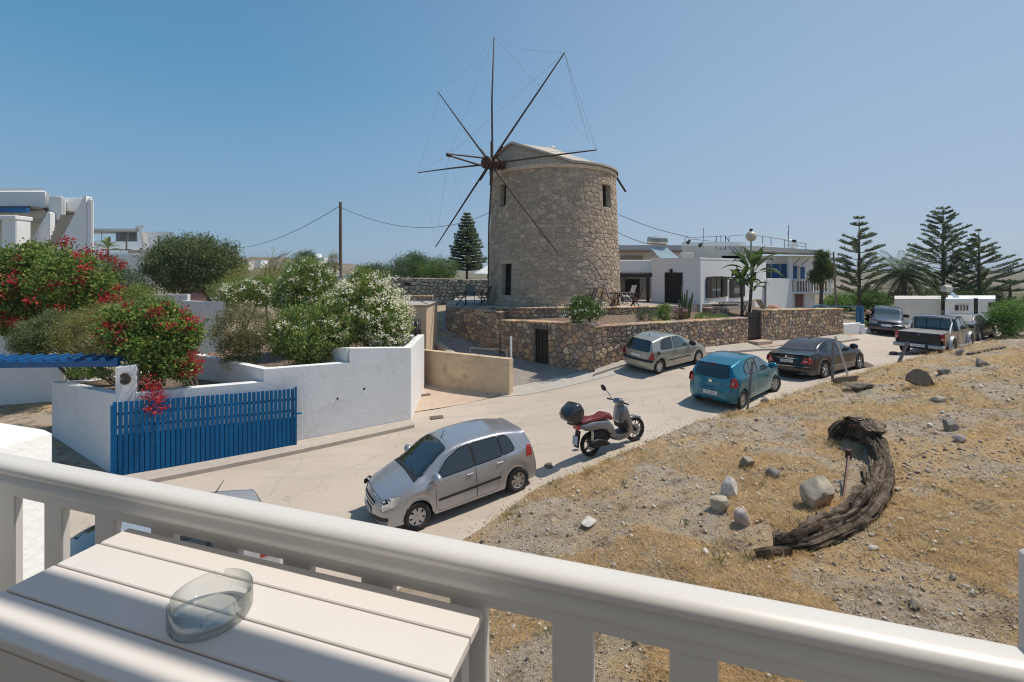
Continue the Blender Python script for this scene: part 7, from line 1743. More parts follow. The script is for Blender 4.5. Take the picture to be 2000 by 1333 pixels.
tp('shrub', 'small green cushion plant right beside the gate', 1398,1425,612,626,22.3, [(.12,.20,.05),(.18,.26,.09)], 40, .06, .02)
ag = thing('agave', 'pale yellow-green agave rosette on the stone wall', 'plant', tuple(W(1278,628,20.2)))
for k in range(26):
    a = k*2.4; el = radians(75-k*2.4); e = Vector((cos(a), sin(a), 0)); b = W(1278,630,20.2); t_ = b+(e*cos(el)+Vector((0, 0, sin(el))))*.32; s_ = Vector((-e.y, e.x, 0))*.03
    mb = MB(); mb.add([b-s_*.6, b+s_*.6, b.lerp(t_, .5)+s_, t_, b.lerp(t_, .5)-s_], [(0, 1, 2, 3, 4)], (.34,.36,.14)); mb.build('leaf', M_leaf, ag)
ca = thing('column_cactus', 'tall pale columnar cactus beside the dark house door', 'cactus', tuple(W(1330,610,22.4)))
for (dx, h_, ln_) in ((0,1.35,-.03),(.16,1.15,.06),(.28,.75,.10),(-.12,.7,-.05),(.08,.95,.02),(.36,1.0,.2)):
    b = W(1332,612,22.4)+Vector((dx, U(-.1,.1), 0)); mb = MB(); n_ = 7; vs = []
    mb.tube([b-Vector((0, 0, .3)), b+Vector((ln_*.5, 0, h_*.5)), b+Vector((ln_, 0, h_))], [.05,.055,.03], 7, tint=(.19,.22,.10)); mb.build('stem', M_leaf, ca)
# ---- right side greenery
tree('tree', 'leafy bright green tree at the right edge', (W(1975,650,25).x,25,-3.4), [ell(1935,2020,590,645,25), ell(1960,2060,580,640,26), ell(1940,1985,600,660,24.6)], 420, 36, .2, .11, .05, [(.10,.20,.04),(.14,.25,.06),(.07,.14,.03)], .1)
tree('bush', 'green creeper mass left of the small white building', (W(1722,650,31).x,31,-4), [ell(1695,1750,600,650,31), ell(1700,1760,625,655,30.5)], 260, 34, .22, .13, .05, [(.09,.18,.04),(.13,.22,.05),(.06,.12,.03)], .06, cat='bush')
tree('hedge', 'bright green vine hedge in the middle distance', (W(1660,600,44).x,44,-4), [ell(1610,1680,578,600,44), ell(1660,1740,570,605,44), ell(1600,1660,585,606,42)], 400, 34, .3, .18, .08, [(.10,.20,.03),(.14,.24,.05),(.07,.13,.03)], .08, cat='hedge')
tree('hedge', 'dark shrub band behind the small white building', (W(1800,600,40).x,40,-4), [ell(1740,1830,560,600,41), ell(1800,1900,565,600,41), ell(1880,1960,560,600,41)], 420, 34, .3, .18, .06, DARKG+OLIVE[:1], .08, cat='hedge')
# ================================================================== houses
M_bl_shut = mat('blue_shutter_paint', (.01,.10,.27), .5)
M_brownsh = mat('brown_shutter_paint', (.055,.035,.032), .55, noise_scale=20, noise_amt=.15)
M_pink = mat('pink_grey_render', (.55,.49,.47), .9, noise_scale=1, noise_amt=.04)
M_cream = mat('cream_render', (.66,.62,.54), .9, noise_scale=1.2, noise_amt=.05)
def boxw(root, name, p, q, h0, h1, depth, m, bev=.03, side=1, smooth=True):
    """block whose front face runs p->q in plan and extends `depth` behind it"""
    p = Vector((p[0], p[1], 0)); q = Vector((q[0], q[1], 0)); d = (q-p).normalized(); n = Vector((-d.y, d.x, 0))*side; c = (p+q)/2+n*depth/2; mb = MB()
    if p.y > 31 and depth > 1: k = (p.y+depth)/p.y; mb.prism([(p.x, p.y), (q.x, q.y), (q.x*k, q.y*k), (p.x*k, p.y*k)], h0, h1); return mb.build(name, m, root)
    mb.box(c.x, c.y, (h0+h1)/2, (q-p).length, depth, h1-h0, rz=atan2(d.y, d.x), bev=bev); return mb.build(name, m, root)
def on_wall(p, q, u0, u1, z0, z1, out, th):
    p = Vector((p[0], p[1], 0)); q = Vector((q[0], q[1], 0)); d = (q-p).normalized(); n = Vector((d.y, -d.x, 0)); c = p+d*(u0+u1)/2+n*(out-th/2); mb = MB(); mb.box(c.x, c.y, (z0+z1)/2, u1-u0, th, z1-z0, rz=atan2(d.y, d.x), bev=0); return mb
def uat(p, q, px):
    p = Vector((p[0], p[1], 0)); q = Vector((q[0], q[1], 0)); return along(None, p, (q-p).normalized(), px)
def yat(p, q, px, py):
    u = uat(p, q, px); pv = Vector((p[0], p[1], 0)); qv = Vector((q[0], q[1], 0)); y = (pv+(qv-pv).normalized()*u).y; return (HY-py)/FPX*y
def opening(root, p, q, x0, x1, y0, y1, name, m_in, frame=None, fm=None, shutters=None, deep=.0, mull=0, cols=1):
    u0, u1 = uat(p, q, x0), uat(p, q, x1); xm = (x0+x1)/2; z1, z0 = yat(p, q, xm, y0), yat(p, q, xm, y1)
    o = on_wall(p, q, u0, u1, z0, z1, .012, .03).build(name, m_in, root)
    if frame:
        for a, b, c, e in ((u0-frame, u0, z0, z1), (u1, u1+frame, z0, z1), (u0-frame, u1+frame, z1, z1+frame), (u0-frame, u1+frame, z0-frame, z0)):
            on_wall(p, q, a, b, c, e, .05, .07).build('frame', fm, o)
        for k in range(1, cols): uu = u0+(u1-u0)*k/cols; on_wall(p, q, uu-.025, uu+.025, z0, z1, .03, .03).build('mullion', fm, o)
    if shutters:
        w = (u1-u0)*.52
        for a, b in ((u0-w, u0-.02), (u1+.02, u1+w)):
            s_ = on_wall(p, q, a, b, z0-.03, z1+.03, .07, .04).build('shutter', shutters, root)
            for k in range(7): zz = z0+(z1-z0)*(k+.5)/7; on_wall(p, q, a+.05, b-.05, zz-.012, zz+.03, .082, .015).build('slat', shutters, s_)
    return o
# ---- white house behind the terrace
A_, B_, C_ = (8.51,27.8), (10.56,25.5), (17.8,31.9); top_ = .72
h1 = thing('house', 'flat roofed white house with brown shutters beside the windmill', 'house', (12, 29, -2.2))
mb = MB(); th_ = [A_, B_, C_, (15.6,34.3)]; mb.prism(th_, -2.9, top_-.12); mb.build('wall', M_white2, h1)
mb = MB(); g_ = lambda p, c=(12.8,30.0): (c[0]+(p[0]-c[0])*1.008, c[1]+(p[1]-c[1])*1.008); mb.prism([g_(p) for p in th_], top_-.12, top_); mb.build('parapet', M_white2, h1)
opening(h1, A_, B_, 1301, 1331, 535, 603, 'door', M_dark, .07, M_darkwood, cols=2)
opening(h1, B_, C_, 1389, 1409, 542, 580, 'window', M_glass_dark, .05, M_darkwood, M_brownsh, cols=2)
opening(h1, B_, C_, 1432, 1446, 545, 580, 'window', M_glass_dark, .05, M_darkwood, M_brownsh)
u = uat(A_, B_, 1312); on_wall(A_, B_, u-.06, u+.06, yat(A_,B_,1312,533), yat(A_,B_,1312,526), .15, .13).build('wall_lamp', M_black, h1)
# pergola wing
P1, P2 = (6.2,28.9), (8.4,28.7)
boxw(h1, 'wing', (6.0,29.9), (9.3,29.9), -2.4, .42, 2.5, M_grey_plaster)
boxw(h1, 'wing_parapet', (6.0,27.9), (8.62,27.9), -.18, .62, 2.0, M_white2)
boxw(h1, 'canopy_beam', (6.2,27.75), (8.60,27.75), -.42, -.20, .2, M_darkwood, bev=.01)
mb = MB(); q = W(1267,0,27.7); mb.box(q.x, 27.85, -1.25, .16, .16, 1.9); mb.build('canopy_post', M_darkwood, h1)
q0, q1 = W(1222,546,29.8), W(1250,600,29.8); mb = MB(); mb.box((q0.x+q1.x)/2, 29.88, (q0.z+q1.z)/2, q1.x-q0.x, .06, q0.z-q1.z); mb.build('door', M_dark, h1)
# parapets, solar heater
sh = thing('solar_water_heater', 'solar water heater with steel tank on the flat roof', 'water heater', tuple(W(1295,503,29)))
a, b = W(1266,470,29.2), W(1302,472,28.9); mb = MB(); mb.tube([a+Vector((-.02,0,0)), a, a.lerp(b,.02), a.lerp(b,.98), b, b+Vector((.03,0,0))], [.20,.25,.28,.28,.25,.2], 18); mb.build('tank', mat('stainless_steel', (.55,.52,.46), .3, metal=.9, noise_scale=3, noise_amt=.2), sh, smooth=False)
p0, p1, p2, p3 = W(1269,482,28.9), W(1300,482,28.8), W(1328,505,28.0), W(1292,507,28.0)
mb = MB(); nrm = (p1-p0).cross(p3-p0).normalized()*.05; mb.add([p0, p1, p2, p3, p0+nrm, p1+nrm, p2+nrm, p3+nrm], [(0,1,2,3),(7,6,5,4),(0,4,5,1),(1,5,6,2),(2,6,7,3),(3,7,4,0)]); mb.build('collector_panel', mat('solar_glass', (.32,.42,.46), .12, spec=.9), sh)
mb = MB(); mb.tube([W(1273,487,29), W(1273,508,29)], .03, 6); mb.tube([W(1273,500,29), W(1284,494,29)], .02, 6); mb.build('stand', M_galv, sh)
# chimney stub
mb = MB(); q = W(1341,500,28.5); mb.box(q.x, 28.5, .85, .7, .5, .5, bev=.03); mb.build('chimney', mat('rough_plaster', (.52,.49,.44), .95, noise_scale=6, noise_amt=.15), h1)
# ---- building behind the mill, pink parapet
h2 = thing('house', 'long low pinkish house partly hidden by the windmill', 'house', (12, 46, -2))
x0, x1 = W(1195,0,46).x, W(1330,0,46).x
mb = MB(); mb.box((x0+x1)/2, 48, -.6, x1-x0, 4, 4.8); mb.build('wall', M_white2, h2)
mb = MB(); mb.box((x0+x1)/2, 45.95, 2.15, x1-x0+.3, 4.3, .5); mb.build('parapet', M_pink, h2)
mb = MB(); mb.box((x0+x1)/2, 45.85, 1.83, x1-x0+.4, 4.3, .10); mb.build('tile_band', mat('terracotta', (.40,.22,.15), .8), h2)
mb = MB(); mb.box((x0+x1)/2-1.5, 45.9, 1.2, 2.2, .2, .4); mb.build('window', mat('stone_block', (.36,.32,.27), .9), h2)
# ---- grey flat roofed block with blue roof railing
h3 = thing('house', 'grey-white flat roofed block with blue roof railing', 'house', (15, 36, -2))
x0, x1 = W(1332,0,35).x, W(1455,0,35).x
mb = MB(); mb.prism([(x0,35),(x1,35),(x1*1.1,38.5),(x0*1.1,38.5)], -3, 1.85); mb.build('wall', M_cream, h3)
mb = MB(); mb.prism([(x0-.05,34.9),(x1+.05,34.9),(x1*1.1,38.6),(x0*1.1,38.6)], 1.85, 2.15); mb.build('parapet', M_white2, h3)
M_railblue = mat('blue_rail_paint', (.02,.13,.26), .5); M_railgrey = mat('grey_rail_paint', (.20,.21,.23), .5)
rr1 = thing('roof_railing', 'blue steel railing and ladder stair on the roof', 'railing', tuple(W(1400,480,35)))
def bar(root, pts, d, r=.03, m=M_railblue, name='bar'):
    mb = MB()
    for i in range(len(pts)-1): mb.tube([W(pts[i][0], pts[i][1], d), W(pts[i+1][0], pts[i+1][1], d)], r, 5)
    return mb.build(name, m, root)
bar(rr1, [(1338,480),(1338,465),(1398,462)], 35, .03, M_railgrey); bar(rr1, [(1345,467),(1398,472)], 35, .02, M_railgrey)
bar(rr1, [(1399,487),(1399,462),(1417,461),(1417,487),(1399,487)], 35); bar(rr1, [(1408,487),(1408,462)], 35, .025); bar(rr1, [(1399,474),(1417,473)], 35, .02)
bar(rr1, [(1417,462),(1428,478),(1450,502)], 35); bar(rr1, [(1417,474),(1440,500)], 35); bar(rr1, [(1424,478),(1424,461),(1460,459)], 35, .03, M_railgrey)
for px, py in ((1347,470),(1371,475)):
    mb = MB(); p = W(px, py, 35); mb.cyl(p, p+Vector((-.25,-.1,-.25)), .10, .14, 8); mb.tube([p, p+Vector((.1,0,-.4))], .02, 5); mb.build('floodlight', M_black, label='black floodlight fixed to the roof edge, '+('left one' if px < 1360 else 'right one'), cat='floodlight')
mb = MB(); mb.tube([W(1374,480,35), W(1374,445,35)], .025, 5); mb.tube([W(1370,447,35), W(1378,445,35)], .015, 4); mb.build('antenna', M_galv, label='thin antenna mast on the grey flat roof', cat='antenna')
# ---- balcony house with blue shutters
h4 = thing('house', 'two storey white balcony house with blue shutters and flat roof', 'house', (19.5, 36, -3.4))
F0, F1, F2 = (W(1497,0,31.5).x,31.5), (W(1547,0,33.2).x,33.2), (W(1590,0,34.6).x,34.6)
zr_ = zt(0,497,34)
boxw(h4, 'lower_wall', F0, F1, -3.8, yat(F0,F1,1520,545), 5, M_white2)
U0, U1 = (W(1410,0,35.0).x,35.0), (W(1549,0,35.0).x,35.0)
boxw(h4, 'upper_wall', U0, U1, -1.5, zt(0,500,35), 4, M_white2)
boxw(h4, 'side_wing', (W(1549,0,36).x,36), (W(1592,0,36).x,36), -3.8, zt(0,500,36), 3.5, M_white2)
mb = MB(); s0, s1, s2, s3 = W(1455,480,33.2), W(1598,492,33.6), W(1600,495,38), W(1440,478,38)
mb.prism([(s0.x,33.0),(s1.x,33.4),(s2.x+1.5,39),(s3.x,39)], 0, 0, tops=[zt(0,480,33),zt(0,489,33.4),1.6,1.8], bots=[zt(0,489,33),zt(0,497,33.4),1.25,1.45]); mb.build('roof_slab', M_cream, h4)
mb = MB(); q = W(1541,0,34.3); mb.box(q.x, 34.2, (zt(0,500,34.2)+zt(0,545,34.2))/2, .28, .28, zt(0,500,34.2)-zt(0,545,34.2)); mb.build('column', M_white2, h4)
for (x0,x1,y0,y1,mm,nm) in ((1485,1505,516,543,M_glass_dark,'window'),(1508,1522,516,546,M_bl_shut,'shutter'),(1525,1536,516,546,M_bl_shut,'shutter'),(1524.5,1527,516,546,M_cream,'frame')):
    a, b = W(x0,y1,34.95), W(x1,y0,34.95); mb = MB(); mb.box((a.x+b.x)/2, 34.96-(.03 if mm is M_bl_shut else 0), (a.z+b.z)/2, b.x-a.x, .08, b.z-a.z); o = mb.build(nm, mm, h4)
    if mm is M_bl_shut:
        for k in range(9): mb = MB(); mb.box((a.x+b.x)/2, 34.88, a.z+(b.z-a.z)*(k+.5)/9, (b.x-a.x)*.8, .03, .06); mb.build('slat', M_bl_shut, o)
for (x0,x1,y0,y1,mm,nm) in ((1549,1556,520,545,M_bl_shut,'shutter'),(1563,1571,522,545,M_bl_shut,'shutter'),(1556.5,1562.5,522,545,M_cream,'window')):
    a, b = W(x0,y1,35.95), W(x1,y0,35.95); mb = MB(); mb.box((a.x+b.x)/2, 35.95, (a.z+b.z)/2, b.x-a.x, .10, b.z-a.z); mb.build(nm, mm, h4)
# balcony with wooden infill panels
bz0, bz1 = zt(0,572,34.5), zt(0,547,34.5)
x0, x1, x2 = W(1549,0,34.5).x, W(1581,0,34.5).x, W(1602,0,35.5).x
mb = MB(); mb.box((x0+x2)/2, 35.3, bz0, x2-x0+.3, 1.9, .16); mb.build('balcony_slab', M_white2, h4)
mb = MB(); mb.box((x0+x2)/2, 34.45, bz1+.02, x2-x0+.3, .16, .12); mb.build('balcony_rail', M_white2, h4)
for x_ in (x0+.05, x1, x2): mb = MB(); mb.box(x_, 34.45, (bz0+bz1)/2, .14, .16, bz1-bz0-.1); mb.build('balcony_post', M_white2, h4)
for k in range(12):
    xx = x0+.16+(x2-x0-.2)*k/12; mb = MB(); mb.box(xx, 34.5, (bz0+bz1)/2, .12, .04, bz1-bz0-.14); mb.build('slat', mat('weathered_slats', (.24,.19,.16), .8, rand=.2), h4)
for px in (1546,1574): mb = MB(); q = W(px,0,34.8); mb.box(q.x, 34.8, (bz0-4.0)/2, .25, .25, 4.0+bz0); mb.build('pillar', M_white2, h4)
a, b = W(1560,600,35.6), W(1575,574,35.6); mb = MB(); mb.box((a.x+b.x)/2, 35.9, (a.z+b.z)/2, b.x-a.x, .1, b.z-a.z); mb.build('door', mat('red_brown_door', (.25,.13,.09), .7), h4)
rr2 = thing('roof_railing', 'grey roof railing above the balcony house', 'railing', tuple(W(1530,480,34)))
bar(rr2, [(1470,459),(1530,468),(1550,474),(1574,476),(1574,491)], 34, .03, M_railgrey); bar(rr2, [(1489,478),(1489,463)], 34, .025, M_railgrey); bar(rr2, [(1506,481),(1506,466)], 34, .025, M_railblue); bar(rr2, [(1532,485),(1532,469)], 34, .025, M_railgrey); bar(rr2, [(1533,479),(1555,479),(1572,483)], 34, .02, M_railgrey)
mb = MB(); q = W(1551,485,35); mb.box(q.x, 35, zt(0,483,35), .35, .35, .7); o = mb.build('chimney', M_white2, h4); mb = MB(); mb.box(q.x, 35, zt(0,472,35), .22, .22, .25); mb.build('chimney_cap', M_black, o)
mb = MB(); mb.tube([W(1540.5,486,34.5), W(1540.5,440,34.5)], .035, 5)
for yy, w_ in ((452,3),(455,4),(468,10),(462,7)): mb.tube([W(1540.5-w_,yy+2,34.5), W(1540.5+w_*.6,yy,34.5)], .02, 4)
mb.build('antenna', M_galv, label='tall television antenna mast on the balcony house roof', cat='antenna')
# awning brackets
mb = MB(); 
for a, b in (((1550,517),(1562,505)),((1566,518),(1580,505))): mb.tube([W(*a,34.4), W(*b,34.4)], .03, 5)
mb.build('awning_bracket', M_railgrey, h4)
# street lamp globe
sl = thing('globe_lamp', 'cream globe street lamp behind the paddle palm', 'lamp', tuple(W(1468,600,25.6)))
mb = MB(); c = W(1467,462,25.6); n_ = 14; mb.lathe([(.29*sin(pi*k/10), -.29*cos(pi*k/10)) for k in range(11)], 20, tuple(c)); mb.build('globe', mat('cream_globe', (.62,.54,.40), .4), sl, smooth=True)
mb = MB(); mb.tube([c-Vector((0,0,3.9)), c-Vector((0,0,.28))], .045, 8); mb.build('lamp_post', M_galv, sl); mb = MB(); mb.cyl(c+Vector((0,0,.28)), c+Vector((0,0,.42)), .07, .10, 8); mb.build('lamp_cap', M_black, sl)
# ---- small white building at the right
h5 = thing('small_house', 'small flat roofed white building with air conditioner and pole', 'house', (28, 33, -4.2))
S0, S1, S2 = (W(1747,0,33.5).x,33.5), (W(1838,0,33.5).x,33.5), (W(1922,0,33.5).x,33.5)
mb = MB(); mb.prism([S0, S1, (S1[0]*1.12, S1[1]*1.12), (S0[0]*1.12, S0[1]*1.12)], -4.4, zt(0,584,33.5)); mb.build('left_wall', M_cream, h5); boxw(h5, 'right_wall', (S1[0],33.2), (S2[0],33.2), -4.4, zt(0,590,33.2), 4, M_white2)
boxw(h5, 'roof_slab', (S1[0]-.2,32.9), (S2[0]+.2,32.9), zt(0,591,33), zt(0,584,33), 4.4, M_white2)
mb = MB(); mb.prism([(24.9,32.1),(26.6,32.2),(28.1,33.45),(26.3,33.45)], -4.4, zt(0,607,32)); mb.build('low_annex', M_pink, h5)
for (x0,x1,y0,y1,mm,nm) in ((1859,1867,613,632,M_glass_dark,'window'),(1877,1886,618,633,M_glass_dark,'door'),(1868,1892,597,607,M_brownsh,'vent_panel')):
    a, b = W(x0,y1,33.1), W(x1,y0,33.1); mb = MB(); mb.box((a.x+b.x)/2, 33.17, (a.z+b.z)/2, b.x-a.x, .08, b.z-a.z); o = mb.build(nm, mm, h5)
    if nm == 'vent_panel':
        for k in range(3): mb = MB(); mb.box(a.x+(b.x-a.x)*(k+1)/4, 33.11, (a.z+b.z)/2, .10, .05, b.z-a.z); mb.build('divider', M_cream, o)
sh = thing('solar_water_heater', 'solar water heater on the small white building', 'water heater', tuple(W(1855,590,35)))
a, b = W(1842,564,35), W(1855,565,35); mb = MB(); mb.tube([a, b], .26, 14); mb.build('tank', mat('dull_tank', (.45,.42,.38), .5, metal=.5), sh)
mb = MB(); p0, p1, p2, p3 = W(1853,572,34.8), W(1860,570,34.8), W(1878,584,34.2), W(1868,584,34.2); nrm = (p1-p0).cross(p3-p0).normalized()*.05; mb.add([p0,p1,p2,p3,p0+nrm,p1+nrm,p2+nrm,p3+nrm], [(0,1,2,3),(7,6,5,4),(0,4,5,1),(1,5,6,2),(2,6,7,3),(3,7,4,0)]); mb.build('collector_panel', MATS['solar_glass'], sh)
mb = MB(); mb.tube([W(1846,570,35), W(1842,585,35)], .05, 5); mb.tube([W(1846,570,35), W(1852,585,35)], .05, 5); mb.build('stand', M_rust, sh)
pole_thing('utility_pole', 'thin dark pole before the small white building', 'pole', W(1906,640,30), W(1906,583,30), .10, M_darkwood)
pole_thing('utility_pole', 'slim wooden pole beside the sparse conifer', 'pole', W(1634,625,30), W(1628,492,30), .065, mat('old_pole_wood', (.25,.20,.16), .9, noise_scale=8, noise_amt=.2), r1=.05)
# ---- white wall with blue posts at the bend
yw = thing('yard_wall', 'white yard wall with blue posts at the bend of the road', 'wall', tuple(W(1680,660,27.5)))
a, b = W(1648,657,26.4), W(1712,664,28.2)
boxw(yw, 'wall_section', (a.x,a.y), (W(1682,0,27.2).x,27.2), -4.6, zt(0,632,26.8), .25, M_white2); boxw(yw, 'gate_post', (W(1683,0,27.1).x,27.1), (W(1690,0,27.2).x,27.2), -4.6, zt(0,634,27.1), .3, M_white2)
boxw(yw, 'gate_panel', (W(1690.5,0,27.4).x,27.4), (W(1714,0,28.0).x,28.0), -4.6, zt(0,641,27.6), .12, M_white2)
for px, py0, py1, r in ((1674,598,640,.07),(1682,598,640,.12),(1684,625,642,.1)):
    mb = MB(); mb.tube([W(px,py1,27.4), W(px,py0,27.4)], r, 8); mb.build('blue_post', M_railblue, yw)
mb = MB(); mb.tube([W(1590,598,27.4), W(1684,599,27.4)], .03, 5); mb.build('top_bar', M_railblue, yw)
ob = thing('rubble_heap', 'heap of orange and grey stones behind the yard wall', 'stones', tuple(W(1705,635,28.5)))
for k in range(34):
    p = W(U(1690,1714), U(606,640), U(28.3,28.8)); mb = MB(); r = U(.10,.2); mb.lathe([(r*.3,-r*.7),(r,-.2*r),(r*.8,r*.5),(0,r*.8)], 7, tuple(p)); mb.build('stone', mat('orange_stone', (.55,.30,.18), .9, rand=.3) if k < 7 else M_pale, ob)
mb = MB()  # blue arch gate
pts = [W(1580+42*s, 606-9*sin(pi*s), 27.0) for s in [k/8 for k in range(9)]]; mb.tube(pts, .07, 6); mb.build('garden_gate_arch', M_railblue, label='blue curved arch above the stone wall', cat='arch')
# ---- left white house with outside stair
h6 = thing('house', 'white house with outside stair at the left edge', 'house', (-33, 35, -2))
D = 34.0; X = lambda px, d=D: (px-1000)/FPX*d; Zp = lambda py, d=D: (HY-py)/FPX*d
def blk(x0, x1, y0, y1, zt_, zb=-3.0, bev=.1, name='wall', m=M_white2):
    k = y1/y0; mb = MB(); mb.prism([(x0, y0), (x1, y0), (x1*k*.997, y1), (x0*k*.997, y1)], zb, zt_); o = mb.build(name, m, h6)
    if bev > .05: bm = bmesh.new(); bm.from_mesh(o.data); bmesh.ops.bevel(bm, geom=bm.edges[:], offset=bev, segments=3, affect='EDGES'); bm.to_mesh(o.data); bm.free(); smooth_angle(o, 35)
    return o
xa = X(97); blk(-48, xa, D, D+6, Zp(366), Zp(426), .35, 'upper_wall'); blk(-48, xa-.3, D+3.5, D+6, Zp(425), -3, .02)
blk(xa-.25, X(122), D+.2, D+4.6, Zp(382), -3, .15, 'side_wall')
blk(X(118,D+2.6), X(166,D+2.6), D+2.6, D+3.1, Zp(386,D+2.6), -3, .08, 'landing_wall')
def slab(poly_px, y0, y1, name, m):
    v0 = [(X(a, y0), y0, Zp(b, y0)) for a, b in poly_px]; v1 = [(v[0], y1, v[2]) for v in v0]; n = len(v0); mb = MB(); mb.add(v0+v1, [tuple(range(n)), tuple(range(2*n-1, n-1, -1))]+[(k, n+k, n+(k+1) % n, (k+1) % n) for k in range(n)]); bm_o = mb.build(name, m, h6)
    bm = bmesh.new(); bm.from_mesh(bm_o.data); bmesh.ops.recalc_face_normals(bm, faces=bm.faces); bm.to_mesh(bm_o.data); bm.free(); return bm_o
blk(X(97), X(123), D-.05, D+.6, Zp(382), Zp(432), .1, 'side_wall')
slab([(112,600),(112,482),(163,385),(168,383),(168,600)], D-2.6, D-2.15, 'stair_parapet', M_white2)
blk(X(168,D-2.6)-.01, X(181,D-2.6), D-2.6, D-1.9, Zp(387,D-2.6), -3, .12, 'parapet_end')
slab([(98,416),(93,414),(58,476),(58,600),(98,600)], D-.5, D-.12, 'inner_parapet', M_white2)
M_step = mat('stair_stone', (.46,.39,.29), .9, noise_scale=4, noise_amt=.12)
for k in range(11):
    y_ = 420+k*8.0; yy = D-.45-k*.15; x0_, x1_ = X(119-k*3.6, yy), X(150-k*3.6, yy); zz = Zp(y_, yy); mb = MB(); mb.box((x0_+x1_)/2, yy, zz-1.2, x1_-x0_, .16, 2.4); mb.build('step', M_step, h6)
for k, px in enumerate((32,)): mb = MB(); mb.box(X(px,D-1.5), D-1.5, (Zp(424,D-1.5)-2.5)/2, 1.05, 1.0, Zp(424,D-1.5)+2.5, bev=.05); mb.build('column', M_white2, h6)
mb = MB(); mb.box(X(30,D-1.5), D-1.5, Zp(427,D-1.5), 1.3, 1.2, .3, bev=.04); mb.build('column_cap', M_white2, h6)
mb = MB(); mb.box((X(-60)+X(88))/2, D-1.2, Zp(415), X(88)-X(-60), .25, .35); mb.build('blue_beam', M_bl_shut, h6)
mb = MB(); mb.box((X(-60)+X(88))/2, D+1.0, Zp(409), X(88)-X(-60), 4.0, .18); mb.build('porch_roof', mat('reed_roof', (.16,.12,.09), .9, noise_scale=10, noise_amt=.3), h6)
mb = MB(); mb.box(X(-2), D+4.2, Zp(475), 1.0, .1, 2.6); mb.build('door', M_bl_shut, h6)
# ---- white houses further back at the left
h7 = thing('house', 'white house with glazed roof terrace beyond the garden', 'house', (-40, 52, -2)); D2 = 52
def bx7(x0, x1, y0, y1, d, dep, name, m, root=h7, bev=.03):
    a, b = W(x0,y1,d), W(x1,y0,d); k = (d+dep)/d; mb = MB(); mb.prism([(a.x, d), (b.x, d), (b.x*k, d+dep), (a.x*k, d+dep)], a.z, b.z); return mb.build(name, m, root)
bx7(172,273,484,520,D2,6,'wall',M_white2); bx7(170,276,498,560,D2-3,3,'lower_wall',M_white2); bx7(272,340,453,560,D2+.5,6,'side_wall',M_white2)
bx7(268,277,443,484,D2-.2,.8,'chimney',M_white2); bx7(264,280,441,446,D2-.5,1.3,'chimney_cap',M_white2)
bx7(176,270,447,452,D2-.2,4,'terrace_roof',M_cream); bx7(226,268,453,473,D2+2,.2,'glazing',M_grey_plaster); 
for px in (178,198,226,232,250,266): bx7(px,px+1.6,452,473,D2-.1,.1,'mullion',M_railgrey)
bx7(173,268,472,486,D2-.2,.25,'terrace_parapet',M_white2); bx7(196,256,487,489,D2-3.2,.1,'shadow_rail',M_railgrey); bx7(250,276,489,495,D2-3.3,.5,'stone_ledge',M_beige2)
h8 = thing('house', 'small pale house beside the utility pole in the distance', 'house', (-16, 55, -2)); bx7(627,648,513,542,50,5,'wall',M_white2,h8); bx7(648,688,537,550,46,1,'yard_wall',M_white2,h8)
# yucca on wall
paddle_tree('spiky yucca in front of the far white house', [(210,500,211,487,12,1.1)], 38, 21, [(.20,.24,.10),(.14,.19,.07)])
# ---- utility pole and wires
M_polew = mat('creosote_pole', (.20,.15,.115), .9, noise_scale=6, noise_amt=.25, stretch=(1,1,.2))
pole_thing('utility_pole', 'tall wooden utility pole left of the windmill', 'pole', W(665,545,34), W(665,395,34), .13, M_polew, r1=.10)
pole_thing('utility_pole', 'far small utility pole seen over the olive tree', 'pole', W(461,500,75), W(461,478,75), .13, M_polew)
pole_thing('utility_pole', 'thin pole in front of the far white house', 'pole', W(247,490,45), W(247,460,45), .07, M_polew)
pole_thing('utility_pole', 'short dark pole at the olive tree top', 'pole', W(310,500,40), W(310,461,40), .07, M_polew)
M_cable = mat('black_cable', (.03,.03,.035), .6)
def cable(label, a, b, sag, r=.022, n=24):
    a = Vector(a); b = Vector(b); mb = MB(); mb.tube([a.lerp(b, k/n)-Vector((0, 0, sag*4*(k/n)*(1-k/n))) for k in range(n+1)], r, 5); return mb.build('power_cable', M_cable, label=label, cat='cable')
cable('sagging black cable from the pole towards the left', W(665,402,34), W(440,484,60), 1.0)
cable('black cable from the wooden pole to behind the windmill', W(667,406,34), W(985,400,40), 1.75)
cable('black cable from behind the windmill to the house roof', W(1190,410,36), W(1345,463,34), .25)
cable('lower black cable right of the windmill', W(1190,445,36), W(1272,478,30), .15)
cable('thin cable between the balcony house and the slim pole', W(1560,494,33), W(1629,497,30), .05, .015)
cable('thin cable above the far white house', W(256,505,45), W(312,468,40), .1, .015)
# ---- long dry stone wall behind the mill
dwa = (W(745,0,36).x,36.0); dwb = (W(1000,0,34).x,34.0)
wall_thing('dry_stone_wall', 'long pale dry stone wall behind the windmill', dwa, dwb, zt(0,544,36), zt(0,549,34), .36, .27, 31, tint='pale', mort=mat('shadowed_joint', (.16,.145,.12), .95), depth=.10, gap=.05, limit=290, base=(-2.9,-2.7), cap=True)
wall_thing('low_stone_wall', 'low brown stone edging below the pale dry wall', (W(786,0,31).x,31.0), (W(845,0,31).x,31.0), zt(0,580,31), zt(0,580,31), .34, .22, 32, base=(-2.7,-2.7), limit=60)
